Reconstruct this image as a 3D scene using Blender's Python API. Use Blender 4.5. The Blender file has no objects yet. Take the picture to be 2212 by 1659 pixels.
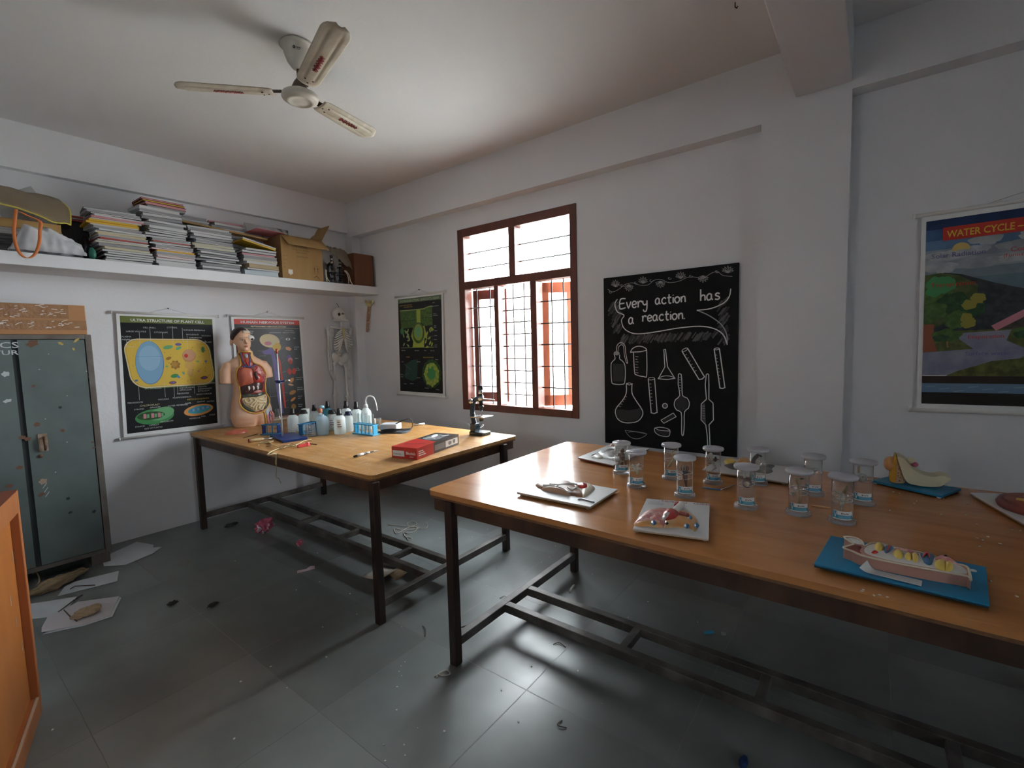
import bpy, math, random
from math import sin, cos, pi, radians, sqrt, atan2, floor
from mathutils import Vector, Matrix, noise
from mathutils.geometry import tessellate_polygon

SC = bpy.context.scene
COL = SC.collection
random.seed(7)

# ---------------------------------------------------------------- camera, sky, sun, exposure
EYE = Vector((0, 0, 1.45))
FPX = 1020.97                      # focal length in pixels of the 2212 x 1659 frame
def _cam_axes(yaw, pit, rol):
    f = Vector((-sin(yaw) * cos(pit), cos(yaw) * cos(pit), -sin(pit)))
    r = f.cross(Vector((0, 0, 1))).normalized()
    u = r.cross(f)
    return r * cos(rol) + u * sin(rol), u * cos(rol) - r * sin(rol), f
CR, CU, CF = _cam_axes(radians(37.4585), radians(4.644), radians(-1.5097))
cam = bpy.data.cameras.new('camera')
cam.sensor_width = 36.0
cam.lens = FPX / 2212 * 36.0
cam.clip_start = 0.02
camo = bpy.data.objects.new('camera', cam)
COL.objects.link(camo)
camo.matrix_world = Matrix(((CR.x, CU.x, -CF.x, 0), (CR.y, CU.y, -CF.y, 0), (CR.z, CU.z, -CF.z, 1.45), (0, 0, 0, 1)))
SC.camera = camo

W = bpy.data.worlds.new('world')
SC.world = W
W.use_nodes = True
W.node_tree.nodes['Background'].inputs[0].default_value = (0.90, 0.96, 1.0, 1)
W.node_tree.nodes['Background'].inputs[1].default_value = 7.0
sun = bpy.data.lights.new('sun', 'SUN')
sun.energy = 4.0
sun.angle = radians(4)
suno = bpy.data.objects.new('sun', sun)
COL.objects.link(suno)
suno.rotation_euler = (radians(40), 0, radians(-20))   # comes over the roof and lights the yard and the house opposite
suno.location = (0, -6, 9)

def portal(x0, x1, z0, z1, y, face):      # tells the sampler where the sky comes in; gives no light of its own
    l = bpy.data.lights.new('sky_portal', 'AREA'); l.shape = 'RECTANGLE'; l.size = x1 - x0; l.size_y = z1 - z0
    l.cycles.is_portal = True
    o = bpy.data.objects.new('sky_portal', l); COL.objects.link(o)
    o.location = ((x0 + x1) / 2, y, (z0 + z1) / 2) if face else (y, (x0 + x1) / 2, (z0 + z1) / 2)
    o.rotation_euler = (radians(90) * face, 0, 0) if face else (radians(90), 0, radians(90))
portal(-3.04, -1.81, .868, 2.506, 3.46, -1)
portal(-2.3, -2.0, 1.7, 2.1, -2.64, 1)
portal(-0.55, -0.15, 1.4, 2.0, 3.64, 0)

SC.view_settings.view_transform = 'Standard'
SC.view_settings.look = 'None'
SC.view_settings.exposure = 2.68
SC.view_settings.gamma = 1.0
SC.view_settings.use_curve_mapping = False
SC.cycles.use_denoising = True
SC.cycles.max_bounces = 12
SC.cycles.diffuse_bounces = 6
SC.cycles.transparent_max_bounces = 24
SC.cycles.sample_clamp_indirect = 6.0
SC.cycles.caustics_reflective = False
SC.cycles.caustics_refractive = False

# ---------------------------------------------------------------- measuring: where a sight line meets a real plane
def ray(x, y):
    return CR * ((x - 1106) / FPX) - CU * ((y - 829.5) / FPX) + CF
def onz(x, y, z=0.0):
    d = ray(x, y); return EYE + d * ((z - EYE.z) / d.z)
def ony(x, y, Y):
    d = ray(x, y); return EYE + d * (Y / d.y)
def onx(x, y, X):
    d = ray(x, y); return EYE + d * (X / d.x)

# ---------------------------------------------------------------- materials
MATS = {}
def mat(name, col=(0.8, 0.8, 0.8), rough=0.5, metal=0.0, spec=0.5, col2=None, nscale=8.0, ndet=4.0, lo=0.35, hi=0.65,
        bump=0.0, bscale=60.0, stretch=None, coat=0.0, alpha=1.0, rough2=None, sheen=0.0):
    if name in MATS: return MATS[name]
    m = bpy.data.materials.new(name); m.use_nodes = True
    nt = m.node_tree; b = nt.nodes['Principled BSDF']
    b.inputs['Base Color'].default_value = (*col, 1)
    b.inputs['Roughness'].default_value = rough
    b.inputs['Metallic'].default_value = metal
    b.inputs['Specular IOR Level'].default_value = spec
    b.inputs['Coat Weight'].default_value = coat
    b.inputs['Coat Roughness'].default_value = 0.08
    b.inputs['Alpha'].default_value = alpha
    tc = mp = None
    if col2 or bump or rough2 is not None:
        tc = nt.nodes.new('ShaderNodeTexCoord'); mp = nt.nodes.new('ShaderNodeMapping')
        nt.links.new(tc.outputs['Object'], mp.inputs[0])
        if stretch: mp.inputs['Scale'].default_value = stretch
    if col2 or rough2 is not None:
        n = nt.nodes.new('ShaderNodeTexNoise'); n.inputs['Scale'].default_value = nscale; n.inputs['Detail'].default_value = ndet
        nt.links.new(mp.outputs[0], n.inputs['Vector'])
        r = nt.nodes.new('ShaderNodeValToRGB')
        r.color_ramp.elements[0].position = lo; r.color_ramp.elements[1].position = hi
        c2 = col2 or col
        r.color_ramp.elements[0].color = (*col, 1); r.color_ramp.elements[1].color = (*c2, 1)
        nt.links.new(n.outputs['Fac'], r.inputs[0])
        if col2: nt.links.new(r.outputs[0], b.inputs['Base Color'])
        if rough2 is not None:
            mr = nt.nodes.new('ShaderNodeMapRange'); mr.inputs['From Min'].default_value = lo; mr.inputs['From Max'].default_value = hi
            mr.inputs['To Min'].default_value = rough; mr.inputs['To Max'].default_value = rough2
            nt.links.new(n.outputs['Fac'], mr.inputs[0]); nt.links.new(mr.outputs[0], b.inputs['Roughness'])
    if bump:
        n2 = nt.nodes.new('ShaderNodeTexNoise'); n2.inputs['Scale'].default_value = bscale; n2.inputs['Detail'].default_value = 4
        nt.links.new(mp.outputs[0], n2.inputs['Vector'])
        bp = nt.nodes.new('ShaderNodeBump'); bp.inputs['Strength'].default_value = bump; bp.inputs['Distance'].default_value = 0.01
        nt.links.new(n2.outputs['Fac'], bp.inputs['Height']); nt.links.new(bp.outputs[0], b.inputs['Normal'])
    MATS[name] = m
    return m

def glass(name, tint=(0.95, 0.98, 0.98), rough=0.03, frost=0.0, body=(0.8, 0.9, 0.95)):
    """clear thin-walled glass or plastic: see-through with a Fresnel gloss, frost adds a translucent body"""
    if name in MATS: return MATS[name]
    m = bpy.data.materials.new(name); m.use_nodes = True
    nt = m.node_tree; nt.nodes.remove(nt.nodes['Principled BSDF'])
    out = nt.nodes['Material Output']
    tr = nt.nodes.new('ShaderNodeBsdfTransparent'); tr.inputs[0].default_value = (*tint, 1)
    gl = nt.nodes.new('ShaderNodeBsdfGlossy'); gl.inputs['Roughness'].default_value = rough
    lw = nt.nodes.new('ShaderNodeLayerWeight'); lw.inputs['Blend'].default_value = 0.5
    pw = nt.nodes.new('ShaderNodeMath'); pw.operation = 'POWER'; pw.inputs[1].default_value = 2.4; nt.links.new(lw.outputs['Facing'], pw.inputs[0])
    fr = nt.nodes.new('ShaderNodeMath'); fr.operation = 'MULTIPLY_ADD'; fr.inputs[1].default_value = 0.8; fr.inputs[2].default_value = 0.07; nt.links.new(pw.outputs[0], fr.inputs[0])
    mx = nt.nodes.new('ShaderNodeMixShader')
    nt.links.new(fr.outputs[0], mx.inputs[0]); nt.links.new(tr.outputs[0], mx.inputs[1]); nt.links.new(gl.outputs[0], mx.inputs[2])
    last = mx
    if frost > 0:
        df = nt.nodes.new('ShaderNodeBsdfDiffuse'); df.inputs[0].default_value = (*body, 1)
        tl = nt.nodes.new('ShaderNodeBsdfTranslucent'); tl.inputs[0].default_value = (*body, 1)
        m1 = nt.nodes.new('ShaderNodeMixShader'); m1.inputs[0].default_value = 0.5
        nt.links.new(df.outputs[0], m1.inputs[1]); nt.links.new(tl.outputs[0], m1.inputs[2])
        m2 = nt.nodes.new('ShaderNodeMixShader'); m2.inputs[0].default_value = frost
        nt.links.new(mx.outputs[0], m2.inputs[1]); nt.links.new(m1.outputs[0], m2.inputs[2])
        last = m2
    nt.links.new(last.outputs[0], out.inputs[0])
    MATS[name] = m
    return m

# ---------------------------------------------------------------- mesh builder
class MB:
    def __init__(s):
        s.v = []; s.f = []; s.fm = []; s.fs = []; s.mats = []; s.T = None
    def add(s, vs, fs, m, smooth=False):
        if m not in s.mats: s.mats.append(m)
        k = s.mats.index(m); o = len(s.v)
        for p in vs:
            p = Vector(p)
            s.v.append(s.T @ p if s.T else p)
        for f in fs:
            s.f.append([i + o for i in f]); s.fm.append(k); s.fs.append(smooth)
        return s
    def box(s, c, d, m, rot=None):
        x, y, z = d[0] / 2, d[1] / 2, d[2] / 2
        vs = [Vector((i, j, k)) for i in (-x, x) for j in (-y, y) for k in (-z, z)]
        if rot is not None: vs = [rot @ p for p in vs]
        vs = [p + Vector(c) for p in vs]
        return s.add(vs, [(0, 1, 3, 2), (4, 6, 7, 5), (0, 4, 5, 1), (2, 3, 7, 6), (0, 2, 6, 4), (1, 5, 7, 3)], m)
    def bb(s, lo, hi, m):
        return s.box([(a + b) / 2 for a, b in zip(lo, hi)], [b - a for a, b in zip(lo, hi)], m)
    def bar(s, a, b, w, h, m, up=(0, 0, 1)):
        a = Vector(a); b = Vector(b); d = (b - a); L = d.length; d.normalize()
        u = Vector(up)
        if abs(d.dot(u)) > 0.99: u = Vector((1, 0, 0))
        x = d.cross(u).normalized(); z = x.cross(d)
        R = Matrix((x, d, z)).transposed()
        return s.box((a + b) / 2, (w, L, h), m, R)
    def tube(s, pts, r, m, n=8, caps=True, closed=False):
        pts = [Vector(p) for p in pts]; N = len(pts)
        rs = r if isinstance(r, (list, tuple)) else [r] * N
        vs = []; fs = []
        t0 = (pts[1] - pts[0]).normalized()
        x = t0.orthogonal().normalized()
        for i, p in enumerate(pts):
            if closed: t = (pts[(i + 1) % N] - pts[i - 1])
            else: t = pts[min(i + 1, N - 1)] - pts[max(i - 1, 0)]
            t = t.normalized() if t.length > 1e-9 else t0
            x = (x - t * x.dot(t))
            x = x.normalized() if x.length > 1e-6 else t.orthogonal().normalized()
            y = t.cross(x)
            for k in range(n):
                a = 2 * pi * k / n
                vs.append(p + (x * cos(a) + y * sin(a)) * rs[i])
        for i in range(N if closed else N - 1):
            for k in range(n):
                j = (i + 1) % N
                fs.append((i * n + k, i * n + (k + 1) % n, j * n + (k + 1) % n, j * n + k))
        if caps and not closed:
            fs.append(tuple(range(n - 1, -1, -1))); fs.append(tuple((N - 1) * n + k for k in range(n)))
        return s.add(vs, fs, m, True)
    def lathe(s, prof, m, n=24, o=(0, 0, 0), smooth=True):
        o = Vector(o); vs = []; fs = []
        for r, z in prof:
            for k in range(n):
                a = 2 * pi * k / n
                vs.append(o + Vector((r * cos(a), r * sin(a), z)))
        for i in range(len(prof) - 1):
            for k in range(n):
                fs.append((i * n + k, i * n + (k + 1) % n, (i + 1) * n + (k + 1) % n, (i + 1) * n + k))
        if prof[0][0] > 1e-5: fs.append(tuple(range(n - 1, -1, -1)))
        if prof[-1][0] > 1e-5: fs.append(tuple((len(prof) - 1) * n + k for k in range(n)))
        return s.add(vs, fs, m, smooth)
    def ell(s, c, r, m, n=16, k=10, rot=None):
        if not isinstance(r, (tuple, list)): r = (r, r, r)
        vs = []; fs = []; c = Vector(c)
        for i in range(k + 1):
            th = pi * i / k
            for j in range(n):
                a = 2 * pi * j / n
                p = Vector((r[0] * sin(th) * cos(a), r[1] * sin(th) * sin(a), r[2] * cos(th)))
                if rot is not None: p = rot @ p
                vs.append(c + p)
        for i in range(k):
            for j in range(n):
                fs.append((i * n + j, (i + 1) * n + j, (i + 1) * n + (j + 1) % n, i * n + (j + 1) % n))
        return s.add(vs, fs, m, True)
    def prism(s, poly, z0, z1, m, smooth=False):
        n = len(poly)
        vs = [Vector((p[0], p[1], z0)) for p in poly] + [Vector((p[0], p[1], z1)) for p in poly]
        fs = [(i, (i + 1) % n, n + (i + 1) % n, n + i) for i in range(n)]
        tri = tessellate_polygon([[Vector((p[0], p[1], 0)) for p in poly]])
        fs += [tuple(reversed(t)) for t in tri] + [tuple(i + n for i in t) for t in tri]
        return s.add(vs, fs, m, smooth)
    def puff(s, outline, h, m, base=None, rings=(1, .93, .78, .52, .25), wob=0.0, pw=0.5):
        """a rounded relief over a flat outline; base(x, y) gives the ground height"""
        base = base or (lambda x, y: 0.0)
        n = len(outline)
        cx = sum(p[0] for p in outline) / n; cy = sum(p[1] for p in outline) / n
        vs = []; fs = []
        for q in rings:
            for p in outline:
                x = cx + (p[0] - cx) * q; y = cy + (p[1] - cy) * q
                z = base(x, y) + h * max(0, 1 - q * q) ** pw
                if wob: z += wob * noise.noise(Vector((x, y, z)) * 90)
                vs.append(Vector((x, y, z)))
        vs.append(Vector((cx, cy, base(cx, cy) + h)))
        for i in range(len(rings) - 1):
            for k in range(n):
                fs.append((i * n + k, i * n + (k + 1) % n, (i + 1) * n + (k + 1) % n, (i + 1) * n + k))
        l = len(rings) - 1
        for k in range(n): fs.append((l * n + k, l * n + (k + 1) % n, len(vs) - 1))
        return s.add(vs, fs, m, True)
    def sheet(s, fn, nu, nv, m, smooth=True):
        vs = [fn(i / nu, j / nv) for j in range(nv + 1) for i in range(nu + 1)]
        fs = [(j * (nu + 1) + i, j * (nu + 1) + i + 1, (j + 1) * (nu + 1) + i + 1, (j + 1) * (nu + 1) + i) for j in range(nv) for i in range(nu)]
        return s.add(vs, fs, m, smooth)
    def mesh(s, name):
        me = bpy.data.meshes.new(name)
        me.from_pydata([tuple(p) for p in s.v], [], s.f)
        for m in s.mats: me.materials.append(m)
        me.polygons.foreach_set('material_index', s.fm)
        me.polygons.foreach_set('use_smooth', s.fs)
        me.update()
        return me

def obj(name, mb, parent=None, loc=None, bev=0, seg=2, sub=0, solid=0, remesh=0, label=None, rot=None):
    o = bpy.data.objects.new(name, mb.mesh(name) if isinstance(mb, MB) else mb)
    COL.objects.link(o)
    if parent is not None: o.parent = parent
    if loc is not None: o.location = loc
    if rot is not None: o.rotation_euler = rot
    if solid:
        md = o.modifiers.new('thickness', 'SOLIDIFY'); md.thickness = solid; md.offset = 0
    if remesh:
        md = o.modifiers.new('skin', 'REMESH'); md.mode = 'VOXEL'; md.voxel_size = remesh; md.use_smooth_shade = True
        md = o.modifiers.new('soften', 'SMOOTH'); md.iterations = 6; md.factor = 0.5
    if bev:
        md = o.modifiers.new('bevel', 'BEVEL'); md.width = bev; md.segments = seg; md.limit_method = 'ANGLE'; md.angle_limit = radians(40)
    if sub:
        md = o.modifiers.new('subdivision', 'SUBSURF'); md.levels = sub; md.render_levels = sub
    if label: o['label'] = label
    return o
def tag(o, label, cat, group=None, kind=None):
    o['label'] = label; o['category'] = cat
    if group: o['group'] = group
    if kind: o['kind'] = kind
    return o
def thing(name, label, cat, loc=(0, 0, 0), rz=0.0, group=None, rot=None):
    o = bpy.data.objects.new(name, None); COL.objects.link(o)
    o.empty_display_size = 0.05
    o.location = loc; o.rotation_euler = rot or (0, 0, rz)
    return tag(o, label, cat, group)
def solo(name, mb, label, cat, group=None, **k):
    return tag(obj(name, mb, **k), label, cat, group)
def struct(name, mb, parent=None, **k):
    o = obj(name, mb, parent, **k)
    if parent is None: o['kind'] = 'structure'
    return o
def dup(root, loc, rz=None, label=None, group=None):
    r = root.copy(); COL.objects.link(r); r.location = loc
    if rz is not None: r.rotation_euler = (0, 0, rz)
    if label: r['label'] = label
    if group: r['group'] = group
    for ch in list(root.children):
        c = ch.copy(); COL.objects.link(c); c.parent = r
        for g in ch.children:
            d = g.copy(); COL.objects.link(d); d.parent = c
    return r
def ordn(i):
    w = ['', 'first', 'second', 'third', 'fourth', 'fifth', 'sixth', 'seventh', 'eighth', 'ninth', 'tenth', 'eleventh', 'twelfth', 'thirteenth',
         'fourteenth', 'fifteenth', 'sixteenth', 'seventeenth', 'eighteenth', 'nineteenth', 'twentieth', 'twenty-first', 'twenty-second',
         'twenty-third', 'twenty-fourth', 'twenty-fifth', 'twenty-sixth']
    return w[i]

# ---------------------------------------------------------------- flat print and chalk on a board
_glyph = {}
def text_geo(s, bold=0.0):
    key = (s, bold)
    if key in _glyph: return _glyph[key]
    cu = bpy.data.curves.new('t', 'FONT'); cu.body = s; cu.size = 1.0; cu.resolution_u = 2; cu.offset = bold
    o = bpy.data.objects.new('t', cu); COL.objects.link(o)
    dg = bpy.context.evaluated_depsgraph_get()
    me = bpy.data.meshes.new_from_object(o.evaluated_get(dg))
    vs = [Vector((v.co.x, v.co.y, 0)) for v in me.vertices]; fs = [list(p.vertices) for p in me.polygons]
    bpy.data.objects.remove(o); bpy.data.meshes.remove(me); bpy.data.curves.remove(cu)
    w = max((v.x for v in vs), default=0)
    _glyph[key] = (vs, fs, w)
    return _glyph[key]
class Canvas:
    """x to the right, y up, on a plane; each layer stands a hair in front of the last"""
    def __init__(s, mb, o, u, v, step=0.0004):
        s.mb = mb; s.o = Vector(o); s.u = Vector(u); s.v = Vector(v); s.n = s.u.cross(s.v); s.step = step
        s.warp = None; s.k = 0; s.clip = None
    def P(s, x, y, l):
        if s.clip: x = min(max(x, s.clip[0]), s.clip[1]); y = min(max(y, s.clip[2]), s.clip[3])
        p = s.o + s.u * x + s.v * y + s.n * (l * s.step + s.k * 4e-6)
        return p + s.warp(x, y) if s.warp else p
    def poly(s, pts, m, l=1):
        s.k += 1
        tri = tessellate_polygon([[Vector((p[0], p[1], 0)) for p in pts]])
        out = []
        for t in tri:
            a, b, c = [Vector((pts[i][0], pts[i][1], 0)) for i in t]
            out.append(t if (b - a).cross(c - a).z > 0 else tuple(reversed(t)))
        s.mb.add([s.P(p[0], p[1], l) for p in pts], out, m)
    def rect(s, x0, y0, x1, y1, m, l=1): s.poly([(x0, y0), (x1, y0), (x1, y1), (x0, y1)], m, l)
    def ell(s, cx, cy, rx, ry, m, l=1, rot=0.0, n=28, wob=0.0, k=5):
        pts = []
        for i in range(n):
            a = 2 * pi * i / n; q = 1 + wob * sin(k * a)
            x, y = rx * cos(a) * q, ry * sin(a) * q
            pts.append((cx + x * cos(rot) - y * sin(rot), cy + x * sin(rot) + y * cos(rot)))
        s.poly(pts, m, l)
    def line(s, pts, w, m, l=2, closed=False):
        s.k += 1
        P = [Vector((p[0], p[1])) for p in pts]
        if closed: P.append(P[0].copy())
        L = []; R = []
        for i in range(len(P)):
            a = P[i] - P[i - 1] if i > 0 else (P[i] - P[-2] if closed else P[1] - P[0])
            b = P[i + 1] - P[i] if i < len(P) - 1 else (P[1] - P[0] if closed else P[i] - P[i - 1])
            if a.length < 1e-9: a = b
            if b.length < 1e-9: b = a
            if a.length < 1e-9: continue
            t = a.normalized() + b.normalized()
            if t.length < 1e-3: t = b
            t.normalize(); nn = Vector((-t.y, t.x))
            k = 1 / max(0.5, nn.dot(Vector((-a.y, a.x)).normalized()))
            L.append(P[i] + nn * w / 2 * k); R.append(P[i] - nn * w / 2 * k)
        n = len(L)
        vs = [s.P(p.x, p.y, l) for p in L] + [s.P(p.x, p.y, l) for p in R]
        s.mb.add(vs, [(n + i, n + i + 1, i + 1, i) for i in range(n - 1)], m)
    def arc(s, cx, cy, rx, ry, a0, a1, w, m, l=2, n=14):
        s.line([(cx + rx * cos(a0 + (a1 - a0) * i / n), cy + ry * sin(a0 + (a1 - a0) * i / n)) for i in range(n + 1)], w, m, l)
    def text(s, t, x, y, size, m, l=3, align='l', width=None, bold=0.0):
        s.k += 1
        vs, fs, w = text_geo(t, bold)
        kx = width / w if width and w else size
        ox = x if align == 'l' else (x - w * kx / 2 if align == 'c' else x - w * kx)
        s.mb.add([s.P(ox + v.x * kx, y + v.y * size, l) for v in vs], fs, m)
def rrect(cx, cy, w, h, r, n=6):
    pts = []
    for k, (sx, sy) in enumerate(((1, 1), (-1, 1), (-1, -1), (1, -1))):
        for i in range(n + 1):
            a = pi / 2 * (k + i / n)
            pts.append((cx + sx * (w / 2 - r) + r * cos(a), cy + sy * (h / 2 - r) + r * sin(a)))
    return pts
def smooth_path(pts, n=6, closed=False):
    P = [Vector(p) for p in pts]; out = []; N = len(P)
    rng = N if closed else N - 1
    for i in range(rng):
        p0 = P[i - 1] if (i > 0 or closed) else P[0]
        p1 = P[i]; p2 = P[(i + 1) % N]; p3 = P[(i + 2) % N] if (closed or i + 2 < N) else P[-1]
        for k in range(n):
            t = k / n
            out.append(0.5 * ((2 * p1) + (p2 - p0) * t + (2 * p0 - 5 * p1 + 4 * p2 - p3) * t * t + (3 * p1 - p0 - 3 * p2 + p3) * t ** 3))
    if not closed: out.append(P[-1])
    return out
# ================================================================ the room
PLASTER = mat('plaster', (0.765, 0.772, 0.80), 0.75, spec=0.25, col2=(0.725, 0.73, 0.755), nscale=1.3, ndet=6, bump=0.12, bscale=45)
CEIL = mat('ceiling_paint', (0.76, 0.76, 0.76), 0.8, spec=0.2, col2=(0.71, 0.71, 0.715), nscale=0.9, bump=0.08, bscale=40)
def floor_mat():
    m = bpy.data.materials.new('stone_tiles'); m.use_nodes = True
    nt = m.node_tree; N = nt.nodes.new; Lk = nt.links.new; b = nt.nodes['Principled BSDF']
    tc = N('ShaderNodeTexCoord'); sx = N('ShaderNodeSeparateXYZ'); Lk(tc.outputs['Object'], sx.inputs[0])
    wob = N('ShaderNodeTexNoise'); wob.inputs['Scale'].default_value = 3.0; Lk(tc.outputs['Object'], wob.inputs['Vector'])
    def mth(op, a, c=None):
        n = N('ShaderNodeMath'); n.operation = op
        for i, v in enumerate((a, c)):
            if v is None: continue
            if isinstance(v, (int, float)): n.inputs[i].default_value = v
            else: Lk(v, n.inputs[i])
        return n.outputs[0]
    w = mth('MULTIPLY', mth('SUBTRACT', wob.outputs['Fac'], 0.5), 0.016)
    cells = []; ds = []
    for ax, o0, size in (('X', -2.345, 0.61), ('Y', 0.35, 0.58)):
        t = mth('DIVIDE', mth('SUBTRACT', mth('ADD', sx.outputs[ax], w), o0), size)
        fl = mth('FLOOR', t); fr = mth('SUBTRACT', t, fl)
        ds.append(mth('MULTIPLY', mth('MINIMUM', fr, mth('SUBTRACT', 1.0, fr)), size)); cells.append(fl)
    d = mth('MINIMUM', ds[0], ds[1])
    joint = N('ShaderNodeMapRange'); joint.inputs['From Min'].default_value = 0.0006; joint.inputs['From Max'].default_value = 0.0022
    joint.inputs['To Min'].default_value = 1.0; joint.inputs['To Max'].default_value = 0.0; Lk(d, joint.inputs[0])
    cb = N('ShaderNodeCombineXYZ'); Lk(cells[0], cb.inputs[0]); Lk(cells[1], cb.inputs[1])
    wn = N('ShaderNodeTexWhiteNoise'); wn.noise_dimensions = '2D'; Lk(cb.outputs[0], wn.inputs['Vector'])
    n1 = N('ShaderNodeTexNoise'); n1.inputs['Scale'].default_value = 2.2; n1.inputs['Detail'].default_value = 3; n1.inputs['Roughness'].default_value = 0.5
    Lk(tc.outputs['Object'], n1.inputs['Vector'])
    r1 = N('ShaderNodeValToRGB'); Lk(n1.outputs['Fac'], r1.inputs[0])
    r1.color_ramp.elements[0].position = 0.3; r1.color_ramp.elements[0].color = (0.135, 0.150, 0.150, 1)
    r1.color_ramp.elements[1].position = 0.72; r1.color_ramp.elements[1].color = (0.220, 0.240, 0.238, 1)
    tn = N('ShaderNodeMapRange'); tn.inputs['To Min'].default_value = 0.82; tn.inputs['To Max'].default_value = 1.15; Lk(wn.outputs['Value'], tn.inputs[0])
    mul = N('ShaderNodeVectorMath'); mul.operation = 'SCALE'; Lk(r1.outputs[0], mul.inputs[0]); Lk(tn.outputs[0], mul.inputs['Scale'])
    # the joints: pale dust in some, dark in others
    n3 = N('ShaderNodeTexNoise'); n3.inputs['Scale'].default_value = 0.9; Lk(tc.outputs['Object'], n3.inputs['Vector'])
    r3 = N('ShaderNodeValToRGB'); Lk(n3.outputs['Fac'], r3.inputs[0])
    r3.color_ramp.elements[0].position = 0.42; r3.color_ramp.elements[0].color = (0.26, 0.255, 0.245, 1)
    r3.color_ramp.elements[1].position = 0.60; r3.color_ramp.elements[1].color = (0.10, 0.105, 0.105, 1)
    mx = N('ShaderNodeMix'); mx.data_type = 'RGBA'; Lk(joint.outputs[0], mx.inputs['Factor']); Lk(mul.outputs[0], mx.inputs[6]); Lk(r3.outputs[0], mx.inputs[7])
    Lk(mx.outputs[2], b.inputs['Base Color'])
    n4 = N('ShaderNodeTexNoise'); n4.inputs['Scale'].default_value = 5.0; n4.inputs['Detail'].default_value = 6; Lk(tc.outputs['Object'], n4.inputs['Vector'])
    rr = N('ShaderNodeMapRange'); rr.inputs['From Min'].default_value = 0.3; rr.inputs['From Max'].default_value = 0.7
    rr.inputs['To Min'].default_value = 0.285; rr.inputs['To Max'].default_value = 0.40; Lk(n4.outputs['Fac'], rr.inputs[0])
    rj = mth('ADD', rr.outputs[0], mth('MULTIPLY', joint.outputs[0], 0.008)); Lk(rj, b.inputs['Roughness'])
    b.inputs['Specular IOR Level'].default_value = 0.6
    bp = N('ShaderNodeBump'); bp.inputs['Strength'].default_value = 0.25; bp.inputs['Distance'].default_value = 0.004
    h = mth('SUBTRACT', mth('MULTIPLY', n1.outputs['Fac'], 0.25), joint.outputs[0]); Lk(h, bp.inputs['Height']); Lk(bp.outputs[0], b.inputs['Normal'])
    return m
FLOORM = floor_mat()

XL, XR, YN, YB, YF, ZC = -4.633, 3.4, -2.4, 3.216, 3.11, 3.02     # left, right, near, window wall, face of its columns, ceiling
WX0, WX1, WZ0, WZ1 = -3.04, -1.81, 0.868, 2.506
struct('floor', MB().bb((XL - .3, YN - .3, -0.12), (XR + .3, YB + .3, 0), FLOORM))
struct('ceiling', MB().bb((XL - .3, YN - .3, ZC), (XR + .3, YB + .3, ZC + .15), CEIL))
struct('wall_left', MB().bb((XL - .25, YN - .25, 0), (XL, YB + .25, ZC), PLASTER))
wr_ = MB()                                                           # the wall on the right, out of the frame, with a window
wr_.bb((XR, YN - .25, 0), (XR + .25, -.55, ZC), PLASTER); wr_.bb((XR, -.15, 0), (XR + .25, YB + .25, ZC), PLASTER); wr_.bb((XR, -.55, 0), (XR + .25, -.15, 1.4), PLASTER); wr_.bb((XR, -.55, 2.0), (XR + .25, -.15, ZC), PLASTER)
struct('wall_right', wr_)
wn_ = MB(); xs_ = [XL, -2.3, -2.0, XR]                                      # the wall behind the camera, with a small opening added for fill light
for i in range(0, 3, 2): wn_.bb((xs_[i], YN - .25, 0), (xs_[i + 1], YN, ZC), PLASTER)
for i in (1,):
    wn_.bb((xs_[i], YN - .25, 0), (xs_[i + 1], YN, 1.7), PLASTER); wn_.bb((xs_[i], YN - .25, 2.1), (xs_[i + 1], YN, ZC), PLASTER)
struct('wall_near', wn_)
w = MB()
w.bb((XL, YB, 0), (WX0, YB + .25, ZC), PLASTER); w.bb((WX1, YB, 0), (XR, YB + .25, ZC), PLASTER)
w.bb((WX0, YB, 0), (WX1, YB + .25, WZ0), PLASTER); w.bb((WX0, YB, WZ1), (WX1, YB + .25, ZC), PLASTER)
struct('wall_back', w)
struct('trim_1', MB().bb((XL, YF, 2.667), (-0.125, YB, ZC), PLASTER))                 # beam over the window
struct('trim_2', MB().bb((-0.125, YF, 2.722), (XR, YB, ZC), PLASTER))                 # beam over the far right bay
struct('trim_3', MB().bb((XL, YN, 2.712), (XL + .06, YF, ZC), PLASTER))               # beam on the shelf wall
struct('trim_4', MB().bb((-0.545, YF, 0), (-0.125, YB, 2.667), PLASTER))    # column right of the blackboard
struct('trim_5', MB().bb((XL, YF, 0), (-4.51, YB, 2.667), PLASTER), bev=.004)         # column in the corner
struct('trim_6', MB().bb((-0.378, YN, 2.757), (-0.125, YF, ZC), PLASTER), bev=.006)   # beam across the ceiling

# ---------------------------------------------------------------- the window
WOOD_RED = mat('red_brown_paint', (0.155, 0.048, 0.030), 0.38, col2=(0.115, 0.036, 0.025), nscale=14, bump=0.06, bscale=40, stretch=(1, 1, .2))
ORANGE = mat('orange_paint', (0.50, 0.19, 0.08), 0.42, col2=(0.43, 0.155, 0.06), nscale=10, stretch=(1, 1, .2))
IRON = mat('dark_iron', (0.035, 0.03, 0.03), 0.5, metal=0.3)
SASHP = mat('sash_paint', (0.30, 0.085, 0.04), 0.45, col2=(0.25, 0.07, 0.03), nscale=10)
PANE = glass('window_glass', (0.97, 0.99, 0.99))
win = struct('window_1', MB().bb((WX0, YB + .20, WZ0 - .02), (WX1, YB + .25, WZ0), PLASTER))
f = MB()
y0, y1 = YB - .012, YB + .085
f.bb((WX0, y0, WZ0), (WX0 + .072, y1, WZ1), WOOD_RED); f.bb((WX1 - .058, y0, WZ0), (WX1, y1, WZ1), WOOD_RED)
xa, xb = WX0 + .072, WX1 - .058
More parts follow.
